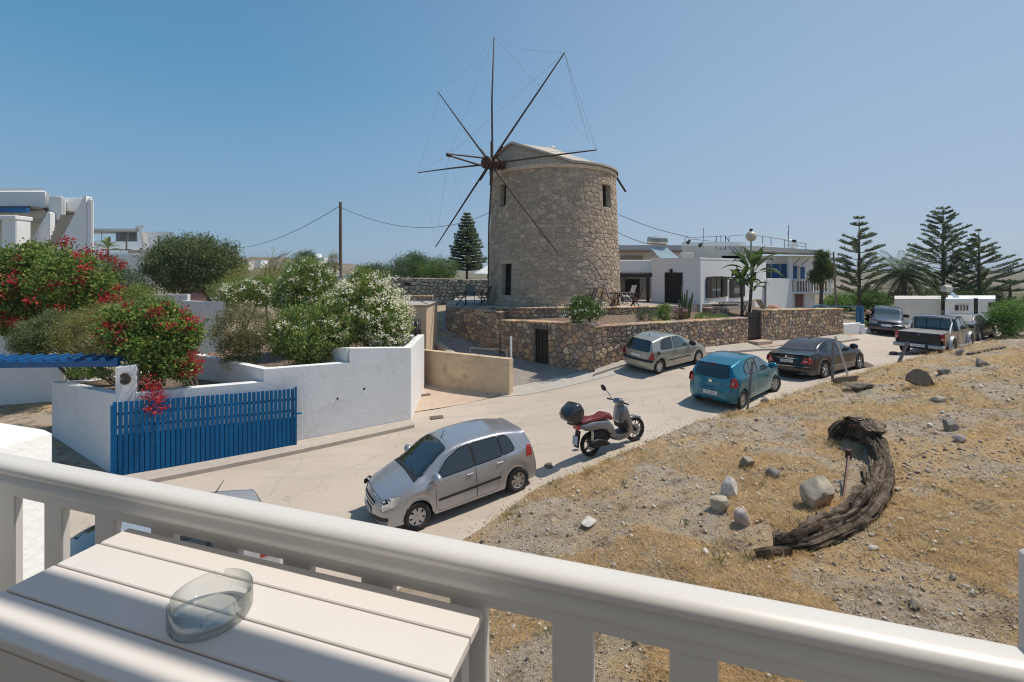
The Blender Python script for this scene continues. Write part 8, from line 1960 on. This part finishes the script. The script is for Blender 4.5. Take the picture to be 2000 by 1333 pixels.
# ---- furniture on the terrace
M_teak = mat('brown_teak', (.13,.07,.04), .7, noise_scale=12, noise_amt=.25, stretch=(1,1,.3)); M_sling = mat('grey_sling', (.20,.18,.17), .8)
def chair(label, x, y, rz, m=M_teak, sl=M_sling, s=1.0, z=-1.93):
    t = thing('folding_chair', label, 'chair', (x, y, z), (0, 0, rz), 'folding chairs on the mill terrace')
    for sg in (-1, 1):
        b = MB(); b.beam((-.25*s, sg*.26*s, 0), (.28*s, sg*.26*s, .62*s), .03, .04); b.build('leg', m, t, local=True); b = MB(); b.beam((.25*s, sg*.26*s, 0), (-.22*s, sg*.26*s, .45*s), .03, .04); b.build('leg', m, t, local=True)
        b = MB(); b.beam((.24*s, sg*.27*s, .64*s), (-.26*s, sg*.27*s, .64*s), .05, .03); b.build('armrest', m, t, local=True)
        b = MB(); b.beam((-.20*s, sg*.24*s, .42*s), (-.42*s, sg*.24*s, 1.08*s), .03, .04); b.build('back_post', m, t, local=True)
    b = MB(); b.beam((-.22*s, 0, .43*s), (.25*s, 0, .45*s), .48*s, .025); b.build('seat', m, t, local=True)
    b = MB(); b.beam((-.22*s, 0, .48*s), (-.41*s, 0, 1.05*s), .45*s, .018); b.build('backrest', sl, t, local=True); return t
def ttable(label, x, y, w, dp, h, m=M_teak, z=-1.93):
    t = thing('terrace_table', label, 'table', (x, y, z)); 
    for k in range(6): b = MB(); b.box(0, -dp/2+dp*(k+.5)/6, h, w, dp/6-.015, .03); b.build('slat', m, t, local=True)
    for sx in (-1, 1):
        b = MB(); b.beam((sx*w*.4, -dp*.4, 0), (sx*w*.4, dp*.4, h), .05, .04); b.build('leg', m, t, local=True); b = MB(); b.beam((sx*w*.4, dp*.4, 0), (sx*w*.4, -dp*.4, h), .05, .04); b.build('leg', m, t, local=True)
M_whitech = mat('white_chair_paint', (.62,.61,.60), .6)
chair('brown folding chair closest to the mill on the right', W(1150,603,23.2).x, 23.2, 2.6); chair('brown folding chair with high grey back before the canopy', W(1200,603,23.4).x, 23.4, -.4, s=1.15); chair('brown folding chair turned to the round table', W(1240,603,24.2).x, 24.2, 2.9)
chair('white folding chair under the canopy', W(1226,603,26).x, 26, 2.4, M_whitech, M_whitech); ttable('brown slatted table between the folding chairs', W(1222,603,24.3).x, 24.3, 1.0, .8, .72)
ttable('brown slatted table left of the windmill', W(925,598,25.2).x, 25.3, 1.1, .8, .74); chair('brown folding chair at the left side of the left table', W(900,598,25).x, 25.0, 0.2); chair('brown folding chair at the right side of the left table', W(944,598,24.9).x, 24.9, 2.9); chair('brown folding chair behind the left table', W(918,598,26).x, 26.1, -1.5)
# parasol behind the mill
um = thing('parasol', 'white parasol peeking out behind the windmill', 'parasol', (W(950,545,38).x,38,-2.2)); mb = MB(); c = W(952,520,38); mb.lathe([(.02,.05),(1.15,-.62),(1.17,-.66),(0,-.2)], 8, tuple(c)); mb.build('canopy', MATS['white_canvas'], um); mb = MB(); mb.tube([(c.x,38,-2.3),(c.x,38,c.z)], .03, 6); mb.build('pole', M_galv, um)
# sun loungers and table behind the lattice wall
def lounger(label, px, py, d):
    t = thing('sun_lounger', label, 'sun lounger', tuple(W(px,py,d))); p = W(px,py,d); b = MB(); b.beam(p+Vector((.0,.3,-.1)), p+Vector((-.38,.3,.48)), .6, .05); b.build('backrest', mat('cream_canvas', (.62,.53,.44), .8), t); b = MB(); b.beam(p+Vector((0,.3,-.1)), p+Vector((1.0,.3,-.12)), .6, .05); b.build('seat', MATS['cream_canvas'], t); return t
lounger('cream sun lounger behind the stone wall right of the gate', 1500, 603, 24.6)
mb = MB(); c = W(1511,606,24.9); mb.lathe([(.38,0),(.36,.12),(.25,.25),(0,.31)], 16, tuple(c)); mb.build('clay_oven', mat('terracotta_clay', (.48,.26,.19), .85, noise_scale=5, noise_amt=.1), label='rounded terracotta dome behind the stone wall', cat='oven', smooth=True)
ttable('low table with bench below the brown shuttered windows', W(1425,603,25).x, 24.6, 1.6, .6, .62, mat('pale_table_wood', (.5,.42,.35), .7), -2.35)
gb_ = thing('garden_bench', 'dark garden bench on the low wall before the shuttered windows', 'bench', tuple(W(1408,602,24.4)))
for px in (1397,1406,1418): mb = MB(); q = W(px,0,24.2); mb.box(q.x, 24.2, -2.35, .06, .4, .5); mb.build('leg', M_darkwood, gb_)
mb = MB(); a, b = W(1394,597,24.2), W(1440,596,24.2); mb.beam(a, b, .35, .05); mb.build('seat', M_darkwood, gb_)
wall_thing('low_stone_wall', 'small brown stone planter before the shuttered windows', (W(1386,0,23.6).x,23.6), (W(1424,0,23.9).x,23.9), zt(0,604,23.7), zt(0,606,23.9), .25, .18, 41, base=(-2.9,-2.9), limit=40, thick=.6)
# grill on a stand behind the oleanders
gr_ = thing('grill', 'black grill on a thin stand before the pale dry wall', 'grill', tuple(W(796,572,32))); mb = MB(); c = W(796,555,32); mb.box(c.x,32,c.z,.45,.3,.28,bev=.05); mb.build('grill_box', M_black, gr_); mb = MB(); mb.tube([W(799,560,32), W(799,582,32)], .03, 5); mb.build('stand', M_black, gr_)
# pink striped car cover glimpsed under the olive
mb = MB(); c = W(385,577,27); mb.box(c.x,27,c.z,1.6,1.2,.7,bev=.2); mb.build('covered_car', mat('pink_cover', (.62,.40,.48), .8, noise_scale=3, noise_amt=.1), label='pink covered vehicle behind the olive trunks', cat='vehicle')
# ---- far land: hills and scattered houses
def hill(name, x0, x1, d, prof, m, depth=200, n=60):
    vs = []; 
    for j, (dy, k) in enumerate(((0,0),(.25,.6),(.5,1),(1,.7))):
        for i in range(n+1):
            s = i/n; px = x0+(x1-x0)*s; py = lerp_pts(prof, px); dd = d+depth*dy; z = (HY-py)/FPX*(d+depth*.5)
            vs.append(((px-1000)/FPX*(d+depth*dy), dd, -4+(z+4)*k+noise.noise(Vector((px*.05, j*3.1, d)))*.012*d*k*.4))
    fs = [(j*(n+1)+i, j*(n+1)+i+1, (j+1)*(n+1)+i+1, (j+1)*(n+1)+i) for j in range(3) for i in range(n)]; mb = MB(); mb.add(vs, fs); return mb.build(name, m, kind='structure', smooth=True)
M_hill = mat('dry_hillside', (.26,.20,.14), .95, noise_scale=.035, noise_amt=.3, col2=(.10,.095,.06), detail=9); M_hill2 = mat('distant_hillside', (.24,.21,.17), .95, noise_scale=.004, noise_amt=.3, col2=(.13,.12,.09), detail=9)
hill('near_hill', 340, 800, 130, [(340,524),(400,507),(470,504),(560,502),(620,508),(700,518),(800,532)], M_hill, 60)
hill('distant_hills', 1540, 2600, 1500, [(1540,534),(1620,528),(1690,525),(1760,530),(1850,534),(1900,528),(1950,522),(2010,523),(2200,515),(2600,520)], M_hill2, 900)
hill('distant_hills', -900, 900, 1800, [(-900,526),(0,524),(400,527),(900,530)], M_hill2, 900)
hill('low_ridge', 1560, 2300, 90, [(1560,560),(1640,548),(1700,553),(1780,556),(1900,548),(1960,545),(2040,548),(2300,548)], M_hill, 60)
fh = 'white houses in the far distance'
rs = random.Random(5)
for k, (px, py, w, h, d) in enumerate([(1636,545,14,7,300),(1655,541,18,8,320),(1672,547,12,7,280),(1690,540,10,8,330),(1700,545,16,9,290),(1716,540,12,9,310),(1730,548,14,8,260),(1752,540,10,7,330),(1600,548,12,7,280),(1650,556,20,7,220),(1905,545,12,8,300),(1948,552,26,15,150),(1975,550,24,18,140),(1996,552,18,15,140),(1665,570,22,8,90),(1630,575,16,9,85)]):
    t = thing('distant_house', 'distant white house '+('at the right edge above the bushes, ' if px > 1900 else 'seen between the conifers, ' if px > 1720 else 'right of the balcony house, ')+['largest and lowest','taller block','flat and pale','half hidden','tiny and square','narrow one','faint one','widest of its cluster'][k % 8]+(' farther up' if k > 7 else ''), 'house', tuple(W(px,py+h,d)), group=fh); a, b = W(px-w/2,py+h+6,d), W(px+w/2,py,d)
    mb = MB(); mb.box((a.x+b.x)/2, d+w*d/FPX*.5, (a.z+b.z)/2, b.x-a.x, w*d/FPX, b.z-a.z); mb.build('wall', M_white2, t)
    if w >= 14:
        for q in (-.25,.2): mb = MB(); mb.box((a.x+b.x)/2+(b.x-a.x)*q, d-.05*d/100, b.z-(b.z-a.z)*.35, (b.x-a.x)*.14, .3, (b.z-a.z)*.22); mb.build('window', M_glass_dark, t)
for k, (px, py, w, h, d) in enumerate([(470,512,30,10,125),(500,509,18,9,128),(617,504,26,8,126)]):
    t = thing('distant_house', ['low stone house on the brown hill, leftmost','small white house on the brown hill','longer white house on the brown hill near the pole'][k], 'house', tuple(W(px,py+h,d)), group='houses on the brown hill'); a, b = W(px-w/2,py+h+6,d), W(px+w/2,py,d); mb = MB(); mb.box((a.x+b.x)/2, d+2, (a.z+b.z)/2, b.x-a.x, 4, b.z-a.z); mb.build('wall', M_white2 if k else M_cream, t)
mb = MB(); c = W(621,492,128); mb.lathe([(1.2*cos(pi/2*k/6), 1.2*sin(pi/2*k/6)) for k in range(7)], 14, (c.x,c.y,zt(0,504,128))); mb.build('chapel_dome', M_white2, label='tiny white chapel dome on the brown hill', cat='dome', smooth=True)
# ================================================================== the dirt bank: stones, dry grass, boat timber
def bank_z(x, y): return float(Gn(np.array([x]), np.array([y]))[0]+bank_relief(np.array([[x]]), np.array([[y]]))[0, 0])
def on_bank(px, py, z0=-3.8):
    z = z0
    for _ in range(12): p = WZ(px, py, z); z = z*.4+bank_z(p.x, p.y)*.6
    p = WZ(px, py, z); return p
RK = {}
def rock_mesh(seed, sx=1, sy=1, sz=1, sub=2, ang=.35):
    bm = bmesh.new(); bmesh.ops.create_icosphere(bm, subdivisions=sub, radius=.5); rs_ = random.Random(seed)
    pl = [(Vector((rs_.uniform(-1, 1), rs_.uniform(-1, 1), rs_.uniform(-.6, 1))).normalized(), rs_.uniform(.20, .38)) for _ in range(14)]
    for v in bm.verts:
        for n, d in pl:
            t = v.co.dot(n)-d
            if t > 0: v.co -= n*t*.92
        v.co *= 1+noise.noise(v.co*3.1+Vector((seed*3.3, 0, 0)))*.12+noise.noise(v.co*9+Vector((seed, 5, 0)))*.05; v.co = Vector((v.co.x*sx, v.co.y*sy, v.co.z*sz))
    me = bpy.data.meshes.new('rock'); bm.to_mesh(me); bm.free(); return me
M_rock = {k: mat('rock_'+k, c, .92, noise_scale=7, noise_amt=.2, bump=.012, bump_scale=22, spec=.2) for k, c in dict(white=(.74,.69,.62), tan=(.58,.49,.37), grey=(.36,.31,.26), pink=(.60,.49,.43), dark=(.22,.18,.145)).items()}
def rock(label, px, py, w, kind, asp=.75, seed=None, flat=1.0, name='rock', cat='rock', group=None):
    """py = lowest visible edge; w = width in picture pixels"""
    p = on_bank(px, py-w*asp*.15); s = w/FPX*p.y*1.05; seed = seed or int(px*7+py); me = rock_mesh(seed, s, s*.85, s*asp*1.25, 3 if w > 28 else 2); me.materials.append(M_rock[kind])
    o = bpy.data.objects.new(name, me); COL.objects.link(o); o.location = (p.x, p.y+s*.3, p.z+s*asp*.32); o.rotation_euler = (U(-.3, .3), U(-.3, .3), U(0, 6)); _props(o, label, cat, group, None); smooth_angle(o, 24); return o
for a in [('large rough white stone, upper one of the pale pair',1430,976,46,'white',.9),('squared tan stone just below the rough white stone',1418,1008,50,'tan',.72),('pinkish pointed stone right of the squared tan stone',1456,1038,46,'pink',1.0),
 ('long thin white stone lying near the railing',1153,1036,46,'white',.38),('flat grey stone pair left of the iron strap',1466,920,44,'grey',.55),('small brown-grey stone right of the flat grey stone',1512,936,32,'grey',.6),
 ('big round boulder inside the curve of the timber',1606,1004,74,'tan',.85),('low boulder right of the leaning concrete disc',1842,788,28,'tan',.5),('grey topped boulder at the right of the bank',1864,846,34,'grey',.85),('pinkish white stone just below the grey topped boulder',1884,866,26,'pink',.6),
 ('brown stone close to the railing at the right',1795,1196,30,'tan',.75),('flat white chip between pinkish stone and railing',1381,1085,20,'white',.5),('tiny pale stone near the timber end',1712,1078,22,'white',.4),
 ('white stone seen through the balusters',1247,1262,28,'white',.5),('small white stone seen through the left gap',1002,1231,13,'white',.6),('flat grey pebble at the right above the railing',1908,1170,20,'grey',.4),('grey pebble up from the brown stone',1866,1138,20,'grey',.55),
 ('grey square concrete block beyond the bank top',1880,697,18,'grey',1.0),('pale stone beyond the timber top',1820,835,14,'white',.5),('pink stone in the rubble at the right',1765,1020,17,'white',.45),('dark flat stone on the bank crest',1700,720,40,'dark',.25),
 ('dark low stone lump near the bank top',1750,695,20,'dark',.4),('long dark stone in the rubble',1690,765,60,'dark',.22),('grey rock at the far right of the crest',1930,718,34,'grey',.4),('purple grey rock among rubble',1850,735,30,'grey',.5),('rounded brown clod left of the timber top',1500,790,22,'dark',.5)]: rock(*a)
# unnamed smaller rubble: individual stones with one shared description
gl = [rock_mesh(k+50, 1, .85, .6, 1) for k in range(6)]
for k, me in enumerate(gl): me.materials.append(M_rock[('white','tan','grey','pink','tan','grey')[k]])
rs = random.Random(4)
for k in range(230):
    if k < 150: px, py = rs.gauss(1800, 95), rs.gauss(1010, 95)
    else: px, py = rs.uniform(1000, 2000), rs.uniform(700, 1300)
    if py < 690 or px > 2040 or py > 1330: continue
    p = on_bank(px, py)
    if not right_of_road(np.array([p.x-.2]), np.array([p.y+.0]))[0]: continue
    w = rs.uniform(6, 20)/FPX*p.y; o = bpy.data.objects.new('small_stone', gl[rs.randrange(6)]); COL.objects.link(o); o.location = (p.x, p.y, p.z+w*.1); o.scale = (w, w*rs.uniform(.6, 1), w*rs.uniform(.5, .9)); o.rotation_euler = (rs.uniform(-.4, .4), rs.uniform(-.4, .4), rs.uniform(0, 6.3)); _props(o, 'small loose stone in the gravel of the dirt bank', 'stone', 'small stones on the dirt bank', None)
# ---- concrete disc leaning, slabs
def extruded(name, label, cat, pts, ynear, th, m, parent=None):
    vs = [W(a, b, ynear) for a, b in pts]; nn_ = Vector((.25, 1, -.55)).normalized()*th; n = len(vs); mb = MB(); mb.add(list(vs)+[v+nn_ for v in vs], [tuple(range(n)), tuple(range(2*n-1, n-1, -1))]+[(k, n+k, n+(k+1) % n, (k+1) % n) for k in range(n)])
    o = mb.build(name, m, parent, label=label, cat=cat); bm = bmesh.new(); bm.from_mesh(o.data); bmesh.ops.recalc_face_normals(bm, faces=bm.faces); bm.to_mesh(o.data); bm.free(); return o
M_conc = mat('weathered_concrete', (.25,.21,.165), .92, noise_scale=9, noise_amt=.15, bump=.006, bump_scale=40)
p = on_bank(1800, 757); extruded('concrete_disc', 'half buried concrete disc leaning on the bank crest', 'disc', [(1771,741),(1775,728),(1784,722),(1797,721),(1810,727),(1819,738),(1826,752),(1826,760),(1812,759),(1795,752)], p.y, .12, M_conc)
p = on_bank(1655, 747); extruded('concrete_slab', 'broken grey concrete slab by the upright rusty post', 'slab', [(1633,738),(1676,734),(1678,738),(1652,745),(1638,748)], p.y, .3, M_conc)
def bpost(label, a, b, r, m, name='post'):
    p = on_bank(*a); q = W(b[0], b[1], p.y); mb = MB(); mb.tube([p-(q-p).normalized()*.15, q], r, 8); mb.build(name, m, label=label, cat='post')
M_pg = mat('weathered_grey_post', (.26,.235,.21), .8, noise_scale=10, noise_amt=.2)
bpost('grey leaning post in front of the teal car', (1460,799), (1470,706), .035, M_pg); bpost('upright grey post before the black saloon', (1626,746), (1627,668), .045, M_pg); bpost('slanted pale bar leaning before the black saloon', (1656,734), (1631,657), .035, mat('pale_bar', (.50,.47,.43), .7)); bpost('short brown post leaning near the pickup', (1756,708), (1773,668), .06, M_pg)
p, q = on_bank(1890,694), on_bank(1962,681); mb = MB(); mb.beam(p+Vector((0,0,.04)), q+Vector((0,0,.05)), .12, .08); mb.build('plank', mat('weathered_timber', (.19,.155,.12), .9, noise_scale=9, noise_amt=.3, stretch=(1,1,1), bump=.006, bump_scale=40), label='old plank lying along the crest of the bank', cat='plank')
# ---- curved boat timber
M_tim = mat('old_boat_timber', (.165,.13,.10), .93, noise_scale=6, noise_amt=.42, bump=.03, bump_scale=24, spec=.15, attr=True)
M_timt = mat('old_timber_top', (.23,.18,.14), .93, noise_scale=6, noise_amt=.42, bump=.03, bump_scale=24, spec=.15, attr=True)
tim = thing('boat_timber', 'thick curved old ship timber lying on the dirt bank', 'timber', tuple(on_bank(1700,960)))
TP = [(1532,1076,.12,.17),(1580,1070,.20,.25),(1635,1050,.25,.30),(1688,1016,.26,.33),(1718,975,.25,.35),(1728,938,.25,.37),(1722,905,.24,.39),(1704,876,.24,.39)]
pts = [on_bank(a, b) for a, b, _, _ in TP]
def loftbar(name, pts, ws, hs, m, lift, seed, rough=.04, seg=34, parent=tim):
    P_ = _resamp([(p.x, p.y) for p in pts], seg); vs = []; t_ = np.linspace(0, 1, seg); rs_ = random.Random(int(seed*10)); cs = []
    zz = np.interp(t_, np.linspace(0, 1, len(pts)), [p.z for p in pts]); W_ = np.interp(t_, np.linspace(0, 1, len(ws)), ws); H_ = np.interp(t_, np.linspace(0, 1, len(hs)), hs)
    prf = []     # squarish section with many ridges so that the grain runs along the beam
    for k in range(44):
        a = 2*pi*k/44; c, s_ = cos(a), sin(a); e = max(abs(c), abs(s_)); r_ = 1/e*.93+.07; prf.append((c*r_, s_*r_))
    n = len(prf); gr = [rs_.uniform(-1, 1) for _ in range(n)]
    for i in range(seg):
        a = P_[max(0, i-1)]; b = P_[min(seg-1, i+1)]; d = Vector((b[0]-a[0], b[1]-a[1], 0)).normalized(); s = Vector((-d.y, d.x, 0)); tp = 1-.25*(i in (0, seg-1))
        for k, (u, v) in enumerate(prf):
            g = noise.noise(Vector((k*.9, i*.10, seed)))*.6+gr[k]*.35; big = noise.noise(Vector((cos(2*pi*k/n)*1.2, i*.22, seed+3)))*rough*1.4
            f = 1+(g*.028+big+noise.noise(Vector((k*.45, i*.9, seed+20)))*.035-.05*(noise.noise(Vector((k*.25, i*.55, seed+30))) > .28))/(min(W_[i], H_[i])*.5); q = Vector((P_[i][0], P_[i][1], zz[i]+lift+H_[i]*.5))+s*u*W_[i]/2*f*tp+Vector((0, 0, v*H_[i]/2*f*tp)); vs.append(q)
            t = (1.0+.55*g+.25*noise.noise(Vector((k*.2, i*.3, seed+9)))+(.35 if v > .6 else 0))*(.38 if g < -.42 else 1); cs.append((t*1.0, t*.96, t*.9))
    fs = [(i*n+k, (i+1)*n+k, (i+1)*n+(k+1) % n, i*n+(k+1) % n) for i in range(seg-1) for k in range(n)]+[tuple(range(n)), tuple(range(seg*n-1, seg*n-n-1, -1))]
    mb = MB(); mb.add(vs, fs); mb.c = [tuple(max(.1, x) for x in c) for c in cs]; o = mb.build(name, m, parent); bm = bmesh.new(); bm.from_mesh(o.data); bmesh.ops.recalc_face_normals(bm, faces=bm.faces); bm.to_mesh(o.data); bm.free(); smooth_angle(o, 30); return o
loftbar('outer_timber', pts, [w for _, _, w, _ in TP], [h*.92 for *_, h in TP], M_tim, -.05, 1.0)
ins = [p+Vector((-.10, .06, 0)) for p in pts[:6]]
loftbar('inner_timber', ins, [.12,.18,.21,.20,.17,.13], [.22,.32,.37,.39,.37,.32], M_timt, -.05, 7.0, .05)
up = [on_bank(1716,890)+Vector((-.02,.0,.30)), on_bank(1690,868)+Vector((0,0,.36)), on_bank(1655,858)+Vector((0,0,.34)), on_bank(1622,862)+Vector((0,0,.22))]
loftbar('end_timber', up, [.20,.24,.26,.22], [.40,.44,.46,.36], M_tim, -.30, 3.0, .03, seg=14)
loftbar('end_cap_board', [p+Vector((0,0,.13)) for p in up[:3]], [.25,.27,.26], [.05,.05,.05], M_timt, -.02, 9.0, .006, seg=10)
p = on_bank(1645,980); q = W(1657,890,p.y+.75); mb = MB(); mb.beam(p+Vector((0,0,-.05)), q, .075, .025, up=(1,0,0)); st_ = mb.build('iron_strap', mat('pinkish_rust', (.30,.17,.13), .85, noise_scale=12, noise_amt=.25), tim)
mb = MB(); mb.cyl(q-Vector((0,0,.05)), q+Vector((0,0,.10)), .05, .045, 8); mb.build('bolt', M_rust, st_)
for px, py in ((1605,1030),(1662,985),(1668,832),(1700,845)):
    p = on_bank(px, py+40); p = W(px, py, p.y-.1); mb = MB(); mb.cyl(p-Vector((0,0,.05)), p+Vector((0,0,.03)), .025, .02, 6); mb.build('nail', M_rust, tim)
lg = [on_bank(1477,1090), on_bank(1505,1088), on_bank(1545,1085)]; mb = MB(); mb.tube([lg[0]+Vector((0,0,.06)), lg[1]+Vector((0,0,.075)), lg[2]+Vector((0,0,.06))], [.055,.062,.05], 8, tint=(.8,.7,.6)); mb.build('log', M_timt, label='split log end poking out at the foot of the curved timber', cat='log')
# ---- gravel, dry grass
def scatter(n, seed, y0=2.6, y1=21, power=1.0):
    r = np.random.default_rng(seed); out = []
    px = r.uniform(880, 2500, n*4); py = 640+(1400-640)*r.uniform(0, 1, n*4)**power
    # to the plane z=-3.8 and then down to the surface
    d = FPX*3.75/(py-HY); x = (px-1000)/FPX*d; k = (d > y0) & (d < y1); x = x[k]; d = d[k]; k = right_of_road(x, d); x = x[k][:n]; d = d[k][:n]
    return x, d, Gn(x, d)+bank_relief(x[:, None], d[:, None])[:, 0], r
def patch_mask(x, y, s, th, seed): return np.array([noise.fractal(Vector((a*s+seed, b*s, seed)), .9, 2.1, 3) for a, b in zip(x, y)]) > th
x, y, z, r = scatter(30000, 3)
n = len(x); sz = r.uniform(.007, .017, n)*(1+(r.uniform(0, 1, n) < .06)*1.3)*np.clip(y/6, .6, 2.2); o8 = np.array([[1,0,0],[0,1,0],[-1,0,0],[0,-1,0],[0,0,.8],[0,0,-.5]])
v = (o8[None]*r.uniform(.55, 1.3, (n, 6, 1))*sz[:, None, None])+np.stack([x, y, z+sz*.25], 1)[:, None]; tri = np.array([[0,1,4],[1,2,4],[2,3,4],[3,0,4],[1,0,5],[2,1,5],[3,2,5],[0,3,5]]); f = (tri[None]+np.arange(n)[:, None, None]*6).reshape(-1, 3)
gc = np.array([(.58,.51,.42),(.46,.38,.29),(.36,.29,.22),(.52,.43,.34),(.70,.65,.57),(.24,.19,.15)])[r.integers(0, 6, n)]*r.uniform(.8, 1.15, (n, 1))
np_mesh('gravel', v.reshape(-1, 3), f, mat('gravel_stone', (1,1,1), .95, attr=True, spec=.2), tint=np.repeat(gc, 6, 0), tris=True, label='loose gravel and dirt clods over the bank', kind='stuff')
x, y, z, r = scatter(400000, 8); m_ = (patch_mask(x, y, .55, -.02, 2.0) | (r.uniform(0, 1, len(x)) < .12)); x, y, z = x[m_], y[m_], z[m_]; n = len(x)
sc_ = np.clip(y/7, .55, 2.0); L_ = r.uniform(.04, .13, n)*sc_; d = np.stack([r.normal(size=n), r.normal(size=n), r.uniform(.05, .9, n)], 1); d = unit(d); nn = unit(r.normal(size=(n, 3))+np.array([0, -.4, .8])); c = np.stack([x, y, z+.008], 1)+d*L_[:, None]*.42
v, q = leaf_quads(c, d, nn, L_, r.uniform(.0035, .008, n)*sc_); gcol = np.array([(.82,.58,.27),(.90,.68,.36),(.68,.46,.20),(.55,.38,.19),(.78,.62,.38)])[r.integers(0, 5, n)]*r.uniform(.8, 1.15, (n, 1))
np_mesh('dry_grass', v, q, M_leaf, tint=np.repeat(gcol, 4, 0), label='short dry straw grass covering the dirt bank', kind='stuff')
# grit spilled over the road edge
r = np.random.default_rng(21); i = r.integers(40, 395, 2600); off = np.abs(r.normal(size=2600))*.30; tg_ = _rr[i]-_rr[i-1]; nl = np.stack([-tg_[:, 1], tg_[:, 0]], 1); nl /= np.linalg.norm(nl, axis=1, keepdims=True); P2 = _rr[i]+nl*(off-.05)[:, None]
n = len(P2); z = Gn(P2[:, 0], P2[:, 1])+.008; sz = r.uniform(.006, .02, n); v = o8[None]*r.uniform(.55, 1.3, (n, 6, 1))*sz[:, None, None]+np.stack([P2[:, 0], P2[:, 1], z], 1)[:, None]; f = (tri[None]+np.arange(n)[:, None, None]*6).reshape(-1, 3)
np_mesh('spilled_grit', v.reshape(-1, 3), f, MATS['gravel_stone'], tint=np.repeat(np.array([(.58,.48,.37),(.42,.34,.25),(.70,.62,.52)])[r.integers(0, 3, n)], 6, 0), tris=True, label='grit spilled from the bank over the road edge', kind='stuff')
# taller tufts and weeds along the road edge
e = _rr[60:395]; r = np.random.default_rng(5); C = []; 
for k in range(170):
    i = r.integers(0, len(e)); c0 = e[i]+r.normal(size=2)*.22+np.array([.15, -.15]); C.append(c0)
for k in range(120): 
    p = on_bank(r.uniform(1000, 2000), r.uniform(700, 1250)); C.append(np.array([p.x, p.y]))
C = np.array(C); C = C[right_of_road(C[:, 0]-.08, C[:, 1]+.08)]; m = 26; cx = np.repeat(C, m, 0)+r.normal(size=(len(C)*m, 2))*.05; zz = Gn(cx[:, 0], cx[:, 1])+.04; n = len(cx); d = unit(np.stack([r.normal(size=n)*.6, r.normal(size=n)*.6, np.ones(n)], 1)); L_ = r.uniform(.06, .20, n); green = np.repeat(r.uniform(0, 1, len(C)) < .22, m)
col = np.where(green[:, None], np.array([.16,.19,.07]), np.array([.66,.50,.25]))*r.uniform(.7, 1.2, (n, 1)); c = np.stack([cx[:, 0], cx[:, 1], zz], 1)+d*L_[:, None]*.45; v, q = leaf_quads(c, d, unit(r.normal(size=(n, 3))), L_, r.uniform(.006, .014, n))
np_mesh('weeds', v, q, M_leaf, tint=np.repeat(col, 4, 0), label='dry weeds and tufts along the road edge', kind='stuff')
# fallen leaves and grit in the gutter and drain cover
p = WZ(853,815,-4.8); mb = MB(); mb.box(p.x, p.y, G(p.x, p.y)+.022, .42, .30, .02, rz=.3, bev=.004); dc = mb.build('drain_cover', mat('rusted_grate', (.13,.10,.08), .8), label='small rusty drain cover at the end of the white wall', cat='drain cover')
p = WZ(827,768,-4.72); mb = MB(); mb.box(p.x, p.y, G(p.x, p.y)+.022, .55, .30, .015, rz=.3, bev=.004); mb.build('drain_cover', MATS['rusted_grate'], label='flat grey drain cover on the pinkish forecourt', cat='drain cover')
p = WZ(1077,912,-4.7); mb = MB(); mb.lathe([(.17,-.01),(.17,.003),(0,.003)], 20, (p.x, p.y, G(p.x, p.y)+.006)); mb.build('shadow_disc', MATS['rusted_grate'], label='small round dark disc laid as a shadow on the road behind the silver car', cat='painted shadow')  # flat dark disc added to stand for a shadow lying on the road
# ---- the house behind the viewer: white wall and solid porch roof (outside the frame)
hb2 = thing('house', 'white house wall behind the balcony, outside the view', 'house', (0, -1.6, -1))
c_ = rp(0, -2.35, 0); mb = MB(); mb.box(c_.x, c_.y, -1.2, 7, .4, 7.2, rz=atan2(RD.y, RD.x)); mb.build('wall', mat('shaded_house_wall', (.62,.60,.57), .9), hb2)
